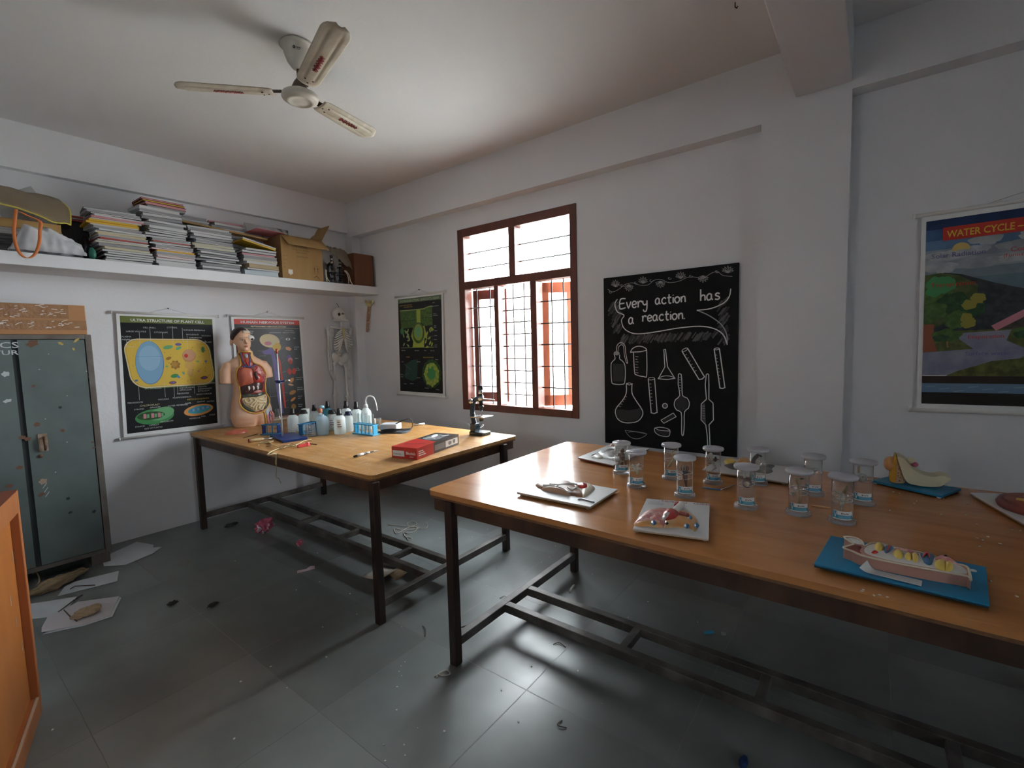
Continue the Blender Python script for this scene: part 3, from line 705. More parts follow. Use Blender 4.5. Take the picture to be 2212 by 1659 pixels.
def art_water(cv, N, pw, ph):
    sky = [(.03, .055, .16), (.06, .14, .30), (.12, .22, .38), (.28, .33, .40), (.36, .40, .44), (.22, .28, .33), (.15, .23, .27), (.19, .28, .30)]
    ts = [0, .05, .11, .16, .21, .27, .32, .40, .50]
    for i, c in enumerate(sky): cv.rect(*N(0, ts[i + 1]), *N(1, ts[i]), ink('sky_%d' % i, c, c2=tuple(q * .72 for q in c), ns=9), 1)
    cl = ink('cloud', (.46, .48, .50), c2=(.34, .37, .40), ns=22); c2 = ink('cloud_grey', (.25, .28, .31), c2=(.33, .36, .39), ns=22); rn = random.Random(9)
    for s, t, a, b, m in ((.16, .19, .16, .035, cl), (.30, .135, .09, .03, cl), (.45, .18, .12, .03, c2), (.52, .13, .10, .028, cl), (.24, .25, .18, .03, c2), (.10, .26, .1, .03, cl), (.40, .24, .14, .022, cl), (.7, .16, .16, .04, cl), (.85, .22, .14, .04, c2)):
        for j in range(5): cv.ell(*N(s + rn.uniform(-.6, .6) * a, t + rn.uniform(-.4, .4) * b), a * pw * .5, b * ph * .6, m, 2 + (j % 2), n=16, wob=.08)
    sunm = ink('sun_glow', (.62, .46, .15)); cv.ell(*N(.175, .165), .032, .028, sunm, 4); cv.ell(*N(.19, .19), .05, .018, cl, 5)
    hill = ink('dark_hill', (.030, .035, .042), c2=(.055, .06, .065), ns=30); hl2 = ink('green_hill', (.10, .14, .05), c2=(.06, .09, .03), ns=24)
    cv.poly([N(0, .30), N(.10, .285), N(.18, .30), N(.34, .36), N(.50, .41), N(.72, .37), N(1, .34), N(1, .66), N(0, .66)], hill, 4)
    cv.poly([N(0, .29), N(.08, .285), N(.17, .305), N(.26, .36), N(.26, .5), N(0, .6)], hl2, 5)
    cv.poly([N(.33, .60), N(.58, .46), N(.78, .36), N(.95, .40), N(.95, .60)], ink('slope', (.05, .04, .035), c2=(.12, .09, .075), ns=16), 5)
    cv.line([N(.34, .595), N(.46, .53), N(.60, .455), N(.75, .38)], .030, I_PK, 6); cv.line([N(.52, .515), N(.62, .465), N(.76, .395)], .016, ink('snow', (.48, .42, .40)), 7)
    cv.rect(*N(0, .84), *N(1, .60), ink('meadow', (.14, .16, .05), c2=(.08, .10, .03), ns=26), 5)
    cv.poly([N(.14, .615), N(.42, .605), N(.40, .66), N(.52, .72), N(.30, .84), N(0, .84), N(0, .715), N(.25, .70)], ink('river', (.28, .29, .38), c2=(.20, .21, .30), ns=12), 6)
    cv.poly([N(.17, .82), N(.34, .765), N(.6, .74), N(1, .70), N(1, .845), N(.12, .845)], ink('meadow_dark', (.15, .16, .04), c2=(.07, .08, .02), ns=28), 7)
    for s, t, a, m in ((.06, .40, .10, I_MG), (.14, .44, .10, I_DG), (.05, .50, .09, I_MG), (.20, .50, .09, I_DG), (.17, .54, .08, I_MG), (.10, .36, .09, I_GR), (.22, .45, .06, ink('yellow_leaf', (.30, .28, .05))), (.2, .555, .06, ink('yellow_leaf', (.30, .28, .05)))):
        for j in range(4): cv.ell(*N(s + rn.uniform(-.05, .05), t + rn.uniform(-.02, .02)), a * pw * .62, a * pw * .5, m, 8 + j % 2, rn.uniform(0, 3), n=18, wob=.1)
    cv.poly([N(0, .56), N(.055, .56), N(.05, .64), N(.075, .71), N(0, .715)], I_RB, 8)
    for s, t in ((.12, .625), (.50, .62), (.62, .615), (.70, .63)):
        cv.line([N(s + .005, t + .065), N(s, t)], .006, I_BR, 9); cv.ell(*N(s, t), .055, .032, I_MG, 10, wob=.12); cv.ell(*N(s - .03, t + .012), .03, .018, I_DG, 11, wob=.1)
    cv.rect(*N(0, .89), *N(1, .845), ink('soil', (.035, .025, .018)), 8); cv.rect(*N(0, .935), *N(1, .885), ink('ground_water', (.14, .24, .36)), 9)
    for i in range(14): cv.line([N(.02 + i * .07, .905 + .012 * (i % 3)), N(.07 + i * .07, .90 + .012 * (i % 3))], .004, ink('ripple', (.24, .36, .46)), 10)
    cv.rect(*N(0, 1), *N(1, .935), ink('deep_soil', (.016, .014, .012)), 9)
    fr = .004
    cv.rect(*N(.085, .115), *N(.99, .045), I_RD, 10)
    x, y = N(.105, .1); cv.text('WATER CYCLE \u2013 HYDROLOGICAL CYCLE', x, y, .046, ink('title_yellow', (.70, .50, .06)), 11, width=pw * .87, bold=.02)
    for tx, s, t, m, z in (('Solar Radiation', .03, .205, I_PU, .032), ('Condensation', .40, .21, I_RD, .030), ('(Formation of clouds)', .37, .235, I_RD, .022), ('Transpiration', .03, .36, I_RD, .03), ('Evaporation', .22, .645, I_RD, .026),
                           ('Surface water', .21, .735, I_PU, .028), ('Ground water', .52, .925, I_PU, .028), ('Precipitation', .66, .32, I_PU, .03)):
        x, y = N(s, t); cv.text(tx, x, y, z, m, 12)

chart('black chart headed ULTRA STRUCTURE OF PLANT CELL with yellow cell drawing', (XL + .018, 1.045, .812), (0, cos(.012), -sin(.012)), (0, sin(.022), cos(.022)), .685, .968, art_cell)
chart('dark chart headed HUMAN NERVOUS SYSTEM in red, behind the torso model', (XL + .018, 1.895, .745), (0, 1, 0), (0, -.012, 1), .66, 1.035, art_nerves)
chart('narrow green and black leaf structure chart between corner and window', (-3.945, YB - .018, .978), (1, 0, -.004), (.03, 0, 1), .675, .995, art_leaf)
chart('water cycle landscape chart on the wall at the right edge', (.185, YB - .018, 1.068), (1, 0, .012), (-.012, 0, 1), .78, .975, art_water, mx=.018, mt=.03)

# ================================================================ blackboard with chalk writing and drawings
BOARD = mat('blackboard', (.010, .010, .011), .65, spec=.12, col2=(.015, .015, .016), nscale=5)
CH = mat('chalk_white', (.76, .76, .76), .9, spec=.1); CH2 = mat('chalk_soft', (.38, .38, .38), .9, spec=.1); CH3 = mat('chalk_dust', (.12, .12, .122), .9, spec=.1); CH4 = mat('chalk_haze', (.055, .055, .057), .9, spec=.1)
bd = thing('blackboard', 'black framed blackboard with white chalk lettering and apparatus drawings', 'blackboard', (-1.582, YB - .022, .706))
BW, BH = .91, 1.215
obj('board', MB().bb((0, 0, 0), (BW, .020, BH), BOARD), bd, bev=.002)
ck = MB(); cv = Canvas(ck, (0, -.0006, 0), (1, 0, 0), (0, 0, 1), .0003)
# chalk positions are read on a crop of the board: its corners there, then squared up
def B(x, y):
    u = (x - (62 + (y - 155) / 1335 * 13)) / (1098 - (y - 100) / 1500 * 40)
    yt = 155 - 113 * u; yb = 1490 + 118 * u
    return (u * BW, BH * (1 - (y - yt) / (yb - yt)))
def st(pts, w=6, m=CH, l=2, closed=False, sm=0):
    P = [Vector((*B(*p), 0)) for p in pts]
    if sm: P = smooth_path(P, sm, closed)
    cv.line([(p.x, p.y) for p in P], w * .00083, m, l, closed and not sm)
    if closed and sm: cv.line([(P[-1].x, P[-1].y), (P[0].x, P[0].y)], w * .00083, m, l)
GLY = {'E': [[(60, 0), (5, 5), (0, 90), (60, 84)], [(2, 45), (48, 42)]], 'v': [[(0, 32), (20, 88), (45, 30)]], 'V': [[(0, 20), (26, 88), (52, 16)]], 'e': [[(4, 62), (44, 55), (40, 36), (20, 30), (4, 50), (8, 80), (28, 90), (46, 78)]],
       'r': [[(0, 34), (8, 46), (8, 90)], [(8, 60), (20, 36), (40, 34), (44, 46)]], 'y': [[(0, 32), (4, 60), (22, 70), (40, 56), (42, 30)], [(42, 30), (42, 90), (34, 128), (14, 130), (4, 112)]],
       'a': [[(42, 40), (24, 30), (6, 44), (2, 68), (12, 88), (30, 86), (42, 66)], [(42, 34), (42, 74), (54, 90)]], 'c': [[(44, 42), (28, 30), (8, 42), (2, 66), (12, 86), (30, 90), (46, 80)]],
       't': [[(18, 0), (16, 70), (24, 90), (38, 86)], [(0, 34), (40, 30)]], 'i': [[(6, 34), (6, 90)], [(5, 10), (8, 14)]], 'o': [[(26, 30), (6, 44), (2, 66), (14, 88), (34, 88), (48, 66), (44, 42), (26, 30)]],
       'n': [[(4, 32), (6, 90)], [(6, 56), (20, 34), (38, 36), (42, 56), (44, 90)]], 'h': [[(4, -18), (4, 90)], [(4, 58), (20, 38), (38, 42), (42, 60), (42, 90)]], 's': [[(44, 38), (26, 30), (10, 40), (14, 54), (36, 64), (42, 78), (28, 90), (4, 84)]], '.': [[(0, 84), (6, 90)]]}
def chalk(word, x, y, k, slope, gap=13, w=11):
    for ch_ in word:
        g = GLY[ch_]; wd = max(p[0] for s_ in g for p in s_)
        for s_ in g: st([(x + p[0] * k, y + p[1] * k - p[0] * k * slope) for p in s_], w, CH, 5, sm=3)
        x += wd * k + gap; y -= (wd * k + gap) * slope
chalk('Every', 218, 318, .86, .06, 9); chalk('action', 528, 290, .80, .07, 10); chalk('has', 884, 262, .84, .08, 12); chalk('a', 296, 442, .85, .06); chalk('reaction.', 415, 428, .80, .06, 10)
rn = random.Random(11)
for i in range(230):                                                 # chalk rubbed along the edge of the banner
    t_ = rn.random()
    if t_ < .25: x, y = 150 + rn.uniform(-15, 60) + t_ * 220, 330 + t_ * 900 + rn.uniform(-20, 20)
    elif t_ < .8: x, y = 250 + (t_ - .25) / .55 * 760, 590 - (t_ - .25) / .55 * 20 + rn.uniform(8, 34)
    else: x, y = 1040 + rn.uniform(0, 55), 300 + (t_ - .8) / .2 * 340
    L = rn.uniform(35, 85); st([(x, y), (x - L * .55, y + L * .8)], rn.uniform(7, 16), CH4 if i % 2 else CH3, 1)
st([(195, 320), (172, 360), (195, 420), (255, 448), (232, 490), (258, 555), (330, 592), (420, 596), (560, 578), (720, 552), (880, 540), (985, 560), (1050, 610), (1078, 690)], 8, CH, 3, sm=5)
st([(1078, 690), (1072, 600), (1030, 520), (940, 450), (858, 412)], 8, CH2, 3, sm=4); st([(858, 412), (960, 400), (1050, 360), (1092, 310), (1105, 245)], 8, CH, 3, sm=4)
st([(105, 240), (150, 262), (210, 240), (260, 205), (330, 190), (400, 208), (470, 205), (520, 170), (580, 165), (640, 190), (720, 180), (790, 150), (850, 150), (900, 165), (960, 125), (1010, 110), (1050, 140), (1115, 150)], 4, CH2, 2, sm=4)
for x, y, up in ((178, 212, 1), (300, 212, -1), (425, 185, 1), (572, 185, -1), (735, 150, 1), (905, 148, -1), (1085, 112, 1)):
    for j in range(-3, 4):
        a = j * .46; L = 46 - abs(j) * 4
        tx, ty = x + sin(a) * L * 1.2, y - up * cos(a) * L
        nx, ny = cos(a) * 6, up * sin(a) * 6
        st([(x, y + up * 10), ((x + tx) / 2 + nx, (y + ty) / 2 + ny), (tx, ty), ((x + tx) / 2 - nx, (y + ty) / 2 - ny), (x, y + up * 10)], 3.0, CH2, 3, sm=2)
for x, y in ((130, 262), (238, 210), (360, 190), (495, 172), (648, 155), (815, 140), (1008, 108)): st([(x + 12 * cos(q), y + 12 * sin(q) * (1 - q / 9)) for q in [k * .7 for k in range(8)]], 4, CH2, 3, sm=2)
def fill(pts, m=CH4, l=1): cv.poly([B(*p) for p in pts], m, l)
# wash bottle
st([(165, 765), (172, 800), (140, 830), (134, 870), (140, 985), (165, 1005), (235, 1008), (262, 985), (264, 860), (240, 818), (215, 800), (216, 768)], 7, CH, 3, sm=3); fill([(158, 765), (162, 745), (186, 735), (212, 745), (214, 765), (190, 772)], CH2, 3)
st([(186, 735), (192, 690), (225, 668), (262, 690), (272, 760), (288, 836)], 6, CH, 3, sm=4); st([(200, 738), (205, 705), (228, 686), (250, 700), (258, 770), (276, 830), (288, 836)], 5, CH, 3, sm=4); fill([(150, 840), (250, 840), (255, 985), (150, 985)], CH4, 1)
# beaker
st([(312, 748), (330, 718), (375, 698), (425, 704), (455, 728), (400, 742), (340, 745), (312, 748)], 7, CH, 3, sm=3); st([(340, 750), (348, 900), (362, 930), (430, 945), (455, 930), (455, 728)], 7, CH, 3, sm=3)
for i in range(7): st([(356, 780 + i * 22), (376 if i % 2 else 384, 783 + i * 22)], 5, CH2, 3)
# funnel
st([(598, 725), (602, 800), (606, 866), (552, 962), (620, 970), (686, 960), (628, 866), (620, 800), (612, 725), (598, 725)], 7, CH, 3); st([(556, 955), (600, 940), (650, 942), (684, 956)], 5, CH, 3, sm=3)
# test tubes
def tubed(x0, y0, x1, y1, hw, ticks=6):
    d = Vector((x1 - x0, y1 - y0)).normalized(); n = Vector((-d.y, d.x))
    P = [Vector((x0, y0)) + n * hw, Vector((x1, y1)) + n * hw * .92, Vector((x1, y1)) + d * hw * .9, Vector((x1, y1)) - n * hw * .92, Vector((x0, y0)) - n * hw]
    st([tuple(p) for p in P[:2]] + [tuple(P[1] + d * hw * .6), tuple(P[2]), tuple(P[3] + d * hw * .6)] + [tuple(p) for p in P[3:]], 8, CH, 3)
    c = Vector((x0, y0)); st([tuple(c + n * hw * cos(q) + d * hw * .4 * sin(q)) for q in [k * 2 * pi / 12 for k in range(13)]], 5, CH, 3)
    L = (Vector((x1, y1)) - c).length
    for i in range(ticks): p = c + d * L * (.16 + .72 * i / ticks) + n * hw * .85; st([tuple(p), tuple(p - n * hw * .7)], 5, CH2, 3)
tubed(765, 728, 885, 945, 25); tubed(1003, 722, 1040, 1025, 19, 8); tubed(494, 962, 515, 1225, 27, 7)
# conical flask
st([(275, 1002), (302, 996), (330, 1004), (302, 1014), (275, 1002)], 6, CH, 3); st([(275, 1005), (274, 1080), (240, 1140), (176, 1215), (190, 1285), (240, 1320), (310, 1326), (380, 1310), (418, 1260), (412, 1215), (360, 1140), (326, 1080), (326, 1005)], 8, CH, 3, sm=3)
for i in range(14): st([(205 + i * 5, 1300 - i * 3), (235 + i * 12, 1215 + i * 3)], 12, CH3 if i % 2 else CH4, 1)
fill([(190, 1215), (300, 1222), (400, 1205), (408, 1250), (375, 1300), (300, 1318), (230, 1308), (188, 1262)], CH4, 1)
for i in range(5): st([(262 - i * 15, 1105 + i * 20), (280 - i * 14, 1112 + i * 20)], 5, CH2, 3)
# bulb pipettes
st([(715, 925), (712, 1010), (725, 1100), (690, 1135), (680, 1180), (700, 1220), (735, 1240), (738, 1330), (738, 1420), (752, 1422), (758, 1330), (760, 1235), (790, 1205), (798, 1160), (780, 1120), (745, 1100), (742, 1010), (736, 928), (715, 925)], 7, CH, 3, sm=2)
cv.ell(*B(738, 1168), .040, .050, CH4, 1); [st([(720, 950 + i * 22), (734, 951 + i * 22)], 5, CH2, 3) for i in range(6)]
st([(926, 928), (918, 1010), (926, 1130), (888, 1170), (886, 1300), (920, 1340), (930, 1430), (934, 1525)], 7, CH, 3); st([(944, 928), (945, 1010), (944, 1130), (974, 1162), (976, 1300), (944, 1340), (948, 1430), (950, 1525)], 7, CH, 3); st([(926, 928), (935, 922), (944, 928)], 6, CH, 3)
fill([(892, 1180), (915, 1160), (920, 1330), (892, 1300)], CH3, 1); [st([(896, 1185 + i * 20), (914, 1187 + i * 20)], 5, CH2, 3) for i in range(6)]
# small things at the foot
st([(606 + 20 * cos(q), 1185 + 20 * sin(q)) for q in [k * .45 for k in range(15)]], 7, CH, 3); cv.ell(*B(606, 1185), .014, .014, CH3, 1)
st([(572, 1305), (672, 1245), (695, 1275), (596, 1330), (572, 1305)], 6, CH, 3); fill([(585, 1306), (668, 1256), (682, 1274), (600, 1320)], CH4, 1)
st([(520, 1370), (560, 1362), (620, 1372), (646, 1392), (600, 1392), (550, 1385), (520, 1370), (524, 1405), (560, 1430), (610, 1440), (640, 1432), (646, 1392)], 6, CH, 3, sm=2); fill([(526, 1385), (600, 1398), (640, 1400), (635, 1428), (590, 1432), (530, 1404)], CH4, 1)
st([(262, 1388), (330, 1396), (400, 1405), (455, 1420), (410, 1450), (360, 1460), (310, 1445), (280, 1415), (262, 1388)], 5, CH2, 3, sm=2); st([(290, 1405), (350, 1400), (440, 1418)], 4, CH2, 3, sm=2)
obj('chalk_drawing', ck, bd, label='white chalk words "Every action has a reaction." above sketched glassware')
# ================================================================ the pile on the wall shelf
PAGE = mat('page_edges', (.60, .60, .60), .85, col2=(.44, .44, .44), nscale=60, ndet=2, stretch=(.05, .05, 6)); PAGE_Y = mat('yellowed_page_edges', (.58, .55, .40), .85, col2=(.42, .40, .30), nscale=60, ndet=2, stretch=(.05, .05, 6))
PAGE_G = mat('grey_page_edges', (.36, .36, .37), .85, col2=(.22, .22, .23), nscale=60, ndet=2, stretch=(.05, .05, 6)); PAGE_B = mat('bluish_page_edges', (.55, .62, .66), .85, col2=(.45, .5, .54), nscale=60, ndet=2, stretch=(.05, .05, 6))
COVER = {'white': (.52, .53, .54), 'grey': (.20, .20, .21), 'dark': (.030, .028, .030), 'yellow': (.66, .42, .035), 'pink': (.58, .22, .25), 'red': (.38, .055, .035), 'maroon': (.15, .035, .04), 'tan': (.42, .31, .17), 'orange': (.62, .24, .05), 'blue': (.42, .52, .58)}
_bk = {}
def notebook(colour, pages, L, D, T, label, group, loc, rz=0.0, tilt=0.0, cov=.0012):
    """lying flat: spine at the back, long page edge to the room"""
    cm = mat('cover_' + colour, COVER[colour], .6, spec=.3)
    pm = {'w': PAGE, 'y': PAGE_Y, 'g': PAGE_G, 'b': PAGE_B, 'p': mat('pink_page_edges', (.58, .27, .29), .8), 'o': mat('golden_page_edges', (.64, .41, .05), .8), 'r': mat('red_page_edges', (.36, .07, .05), .8), 't': mat('tan_page_edges', (.42, .33, .20), .8)}[pages]
    t = thing('notebook', label, 'notebook', loc, rz, group, rot=(tilt, 0, rz))
    k = (colour, pages)
    if k not in _bk:
        c = MB(); c.bb((-.5, -.5, 0), (.5, .5, .13), cm); c.bb((-.5, -.5, .87), (.5, .5, 1), cm); c.bb((-.5, -.5, .13), (-.485, .5, .87), cm)
        p = MB().bb((-.484, -.488, .131), (.488, .488, .869), pm)
        _bk[k] = (c.mesh('cover'), p.mesh('page_block'))
    for nm, me in zip(('cover', 'page_block'), _bk[k]):
        o = bpy.data.objects.new(nm, me); COL.objects.link(o); o.parent = t; o.scale = (D, L, T)
    return t
CN = {'w': 'white', 'y': 'yellowed', 'g': 'grey', 'b': 'bluish', 'p': 'pink', 'o': 'golden yellow', 'r': 'red', 't': 'tan'}
def stack(where, group, y0, y1, spec, z, front=-4.252, D=.20, drift=0.0, seed=1, k=1.0):
    """spec: one letter of page colour, one of cover, thickness in mm, then shift in mm"""
    rn = random.Random(seed); L = y1 - y0; n = 0
    cov = {'w': 'white', 'g': 'grey', 'd': 'dark', 'y': 'yellow', 'p': 'pink', 'r': 'red', 'm': 'maroon', 't': 'tan', 'o': 'orange', 'b': 'blue'}
    for i, (code, th, sh) in enumerate(spec):
        T = th / 1000 * k; l = L * rn.uniform(.93, 1.03); d = D * rn.uniform(.92, 1.05)
        yc = (y0 + y1) / 2 + sh / 1000 + rn.uniform(-.010, .010)
        notebook(cov[code[1]], code[0], l, d, T, '%s-edged notebook, %s from the bottom of the %s' % (CN[code[0]], ordn(i + 1), where), group,
                 (front - d / 2 - rn.uniform(0, .012), yc, z), rn.uniform(-.11, .11))
        z += T + .0004
    return z
zA = stack('tall stack beside the white sack', 'notebooks in the stack beside the white sack', .935, 1.225,
      [('wd', 13, 10), ('wd', 13, 14), ('wd', 12, 8), ('wd', 13, 12), ('wg', 12, 6), ('yt', 14, 0), ('gg', 18, -6), ('yw', 9, -8), ('wd', 9, -14), ('rr', 9, -18), ('gw', 16, -20), ('yy', 8, -26), ('yw', 10, -24), ('wg', 12, -30),
       ('gw', 14, -40), ('wt', 9, -42), ('oy', 11, -58), ('oy', 10, -48), ('ww', 8, -30), ('pp', 9, -32), ('ww', 9, -34), ('wd', 9, -40), ('gw', 12, -54), ('wg', 10, -66)], SH_T + .0005, seed=3, k=1.27)
zB = stack('tall leaning stack second from left', 'notebooks in the leaning stack', 1.245, 1.505,
      [('ww', 14, 6), ('ww', 14, 4), ('wg', 13, 6), ('wr', 11, 6), ('gw', 18, 0), ('oo', 8, 6), ('wr', 8, -10), ('gw', 16, -14), ('wd', 10, -14), ('rw', 8, -20), ('gw', 12, -16), ('wd', 11, -26), ('wg', 11, -34),
       ('wd', 10, -30), ('wg', 10, -38), ('ww', 13, -40), ('gw', 14, -42), ('wg', 13, -48), ('gg', 14, -52), ('wg', 16, -60), ('gw', 14, -70), ('ww', 13, -82)], SH_T + .0005, seed=5, k=1.53)
zC = stack('grey stack third from left', 'notebooks in the grey stack', 1.545, 1.845,
      [('gd', 12, 22), ('wg', 13, 10), ('gg', 14, 14), ('wd', 9, 20), ('gd', 12, -16), ('wd', 11, -12), ('gd', 10, -16), ('wg', 11, -20), ('gd', 11, -26), ('yw', 12, -44), ('yg', 14, -48), ('gw', 16, -46), ('gd', 14, -44), ('ww', 12, -50), ('wg', 13, -56), ('gw', 12, -58), ('wg', 10, -60)], SH_T + .0005, seed=8, k=1.62)
zD = stack('short stack against the carton', 'notebooks in the short stack', 1.895, 2.18,
      [('bb', 26, 0), ('wd', 10, 4), ('tt', 20, -4), ('ww', 11, -14), ('yw', 9, -12), ('gw', 20, -18), ('pg', 10, -24), ('wd', 13, -20), ('wg', 11, -24)], SH_T + .0005, seed=9, k=1.72)
notebook('yellow', 'o', .285, .19, .012, 'yellow notebook sloping on top of the short stack', 'loose notebooks on the stacks', (-4.36, 2.015, zD + .034), 0, -.20)
notebook('white', 'w', .285, .19, .012, 'white notebook sloping above the yellow one on the short stack', 'loose notebooks on the stacks', (-4.36, 2.018, zD + .047), 0, -.20)
# red, yellow and pink books lying across the leaning stack, grey ones behind
BK = SC.collection
for i, (c, p, T, lab) in enumerate((('grey', 'g', .018, 'grey notebook under the pink and red books on the leaning stack'), ('maroon', 'p', .022, 'thick pink-edged book low in the pile on the leaning stack'), ('maroon', 'o', .012, 'yellow-edged book between red ones on the leaning stack'),
                                   ('maroon', 'p', .012, 'topmost red-covered book on the leaning stack'))):
    notebook(c, p, .27 if i else .25, .20, T, lab, 'books lying across the leaning stack', (-4.375, 1.345 - i * .006, zB + [.0006, .019, .0415, .054][i]), [.05, .10, .04, .02][i])
zR = SH_T + .0005
def back(y0, y1, spec, where, group, seed, front): return stack(where, group, y0, y1, spec, zR, front=front, D=.145, seed=seed, k=1.12)
zE = back(1.46, 1.72, [('gg', 38, 0), ('gd', 40, 0), ('gg', 38, 4), ('gd', 40, 0), ('gg', 36, -4), ('gd', 38, 0), ('gg', 36, 0), ('wg', 30, 2), ('gd', 36, 2), ('gw', 30, -3), ('gw', 14, -6), ('wg', 12, 4), ('gw', 22, -10)], 'row behind, left of the pink folder', 'notebooks in the back row', 12, -4.475)
zF = back(1.74, 2.0, [('gg', 38, 0), ('gd', 40, 0), ('gg', 38, 4), ('gd', 40, 0), ('gg', 36, -4), ('gd', 38, 0), ('gg', 36, 0), ('wg', 30, 2), ('gd', 34, 2), ('yw', 26, -3), ('gw', 20, 0), ('wg', 22, 4), ('pp', 10, -20)], 'row behind, under the pink cover', 'notebooks in the back row', 13, -4.475)
for i in range(3):
    notebook(('maroon', 'dark', 'maroon')[i], ('r', 'g', 'r')[i], .20, .12, .012, ('lowest', 'dark middle', 'uppermost')[i] + ' of three maroon books behind the yellow-edged bag', 'maroon books behind the bag', (-4.555, .87 + .012 * i, 2.4035 + i * .0125), .02 * i)
pf = MB().bb((-.05, -.10, 0), (.05, .10, .290), mat('cover_dark', COVER['dark']))
solo('carton', pf, 'dark carton at the back of the shelf under the maroon books', 'box', loc=(-4.57, .885, SH_T + .0005), bev=.003)
# brown board across the back, the pink folder and a printed sheet
CARD = mat('cardboard', (.40, .25, .105), .8, spec=.2, col2=(.35, .215, .088), nscale=12, bump=.08, bscale=120, stretch=(1, 1, .2))
CARD_D = mat('cardboard_shade', (.30, .17, .07), .8, spec=.2)  # darker copy of the cardboard: shade painted on the carton's left side and flap
bb = MB().box((0, 0, 0), (.085, .70, .014), CARD)
solo('cardboard_sheet', bb, 'long brown cardboard strip laid across the notebooks behind the stacks', 'cardboard', loc=(-4.410, 1.79, zC + .028), rot=(-.06, 0, 0))
fo = thing('folder', 'open pink folder lying on top beside the carton', 'folder', (-4.40, 2.12, 2.515), rot=(-.03, .0, 0))
obj('lower_cover', MB().box((.03, 0, 0), (.24, .25, .003), mat('cover_pink', COVER['pink'])), fo)
obj('upper_cover', MB().box((-.085, .02, .05), (.003, .27, .10), mat('pale_board', (.42, .43, .43), .7), Matrix.Rotation(-.5, 3, 'Y')), fo)
ps = MB().sheet(lambda u, v: Vector(((u - .5) * .004 - .015 * v, (u - .5) * .26, v * .13)), 4, 4, mat('newsprint', (.52, .52, .53), .8, col2=(.20, .20, .21), nscale=26, lo=.52, hi=.60))
solo('newspaper_sheet', ps, 'grey printed sheet leaning on the wall above the carton', 'paper', loc=(-4.595, 2.33, 2.505), solid=.002)

# ---------------------------------------------------------------- open carton
bx = thing('cardboard_box', 'open brown cardboard carton with raised flap on the shelf', 'box', (-4.425, 2.403, SH_T + .001))
m = MB(); w_, d_, h_ = .40, .32, .385; th = .005
m.bb((-d_ / 2, -w_ / 2, 0), (d_ / 2, w_ / 2, th), CARD); m.bb((d_ / 2 - th, -w_ / 2, th), (d_ / 2, w_ / 2, h_), CARD); m.bb((-d_ / 2, -w_ / 2, th), (-d_ / 2 + th, w_ / 2, h_), CARD)
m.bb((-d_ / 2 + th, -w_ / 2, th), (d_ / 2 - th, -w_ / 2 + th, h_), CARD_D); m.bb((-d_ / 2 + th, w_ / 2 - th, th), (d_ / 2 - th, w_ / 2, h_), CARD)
PRT = mat('carton_print', (.12, .085, .04), .8); STK = mat('sticker', (.66, .66, .60), .6)
cv = Canvas(m, (d_ / 2 + .0004, -w_ / 2, 0), (0, 1, 0), (0, 0, 1))
cv.text('UNIVERSAL', .10, .292, .030, PRT, 1, bold=.02); cv.text('SCIENTIFIC WORKS', .11, .266, .018, PRT, 1); cv.text('LABORATORY', .14, .243, .016, PRT, 1); cv.text('GLASSWARE', .14, .205, .020, PRT, 1)
for i in range(4): cv.text(('NET WT', 'GR. WT', 'QTY', 'SIZE')[i], .012, .20 - i * .034, .012, PRT, 1)
cv.rect(.055, .045, .095, .085, STK, 2); cv.rect(.07, .035, .08, .06, STK, 2)
for x in (.312, .345): cv.line([(x, .08), (x, .118)], .006, PRT, 1); cv.poly([(x - .009, .112), (x + .009, .112), (x, .132)], PRT, 1)
cv.line([(.295, .07), (.365, .07), (.365, .14), (.295, .14)], .0015, PRT, 1, True); cv.line([(.30, .03), (.33, .05), (.36, .02)], .006, PRT, 1)
obj('body', m, bx)
obj('flap', MB().sheet(lambda u, v: Vector((d_ / 2 + .003 + v * .070, -w_ / 2 + u * w_ + v * .035, h_ + .003 - v * .092)), 3, 3, CARD), bx, solid=.005)
obj('flap', MB().sheet(lambda u, v: Vector((-d_ / 2 + .01 + u * d_ * .96 - (0 if u > .2 else .0), w_ / 2 + v * .095, h_ + v * (.165 - .05 * (u < .2)))), 6, 3, CARD), bx, solid=.005)
obj('flap', MB().sheet(lambda u, v: Vector((-d_ / 2 + .01 + u * d_ * .96, -w_ / 2 + v * .12, h_ + v * .006)), 3, 3, CARD_D), bx, solid=.004)

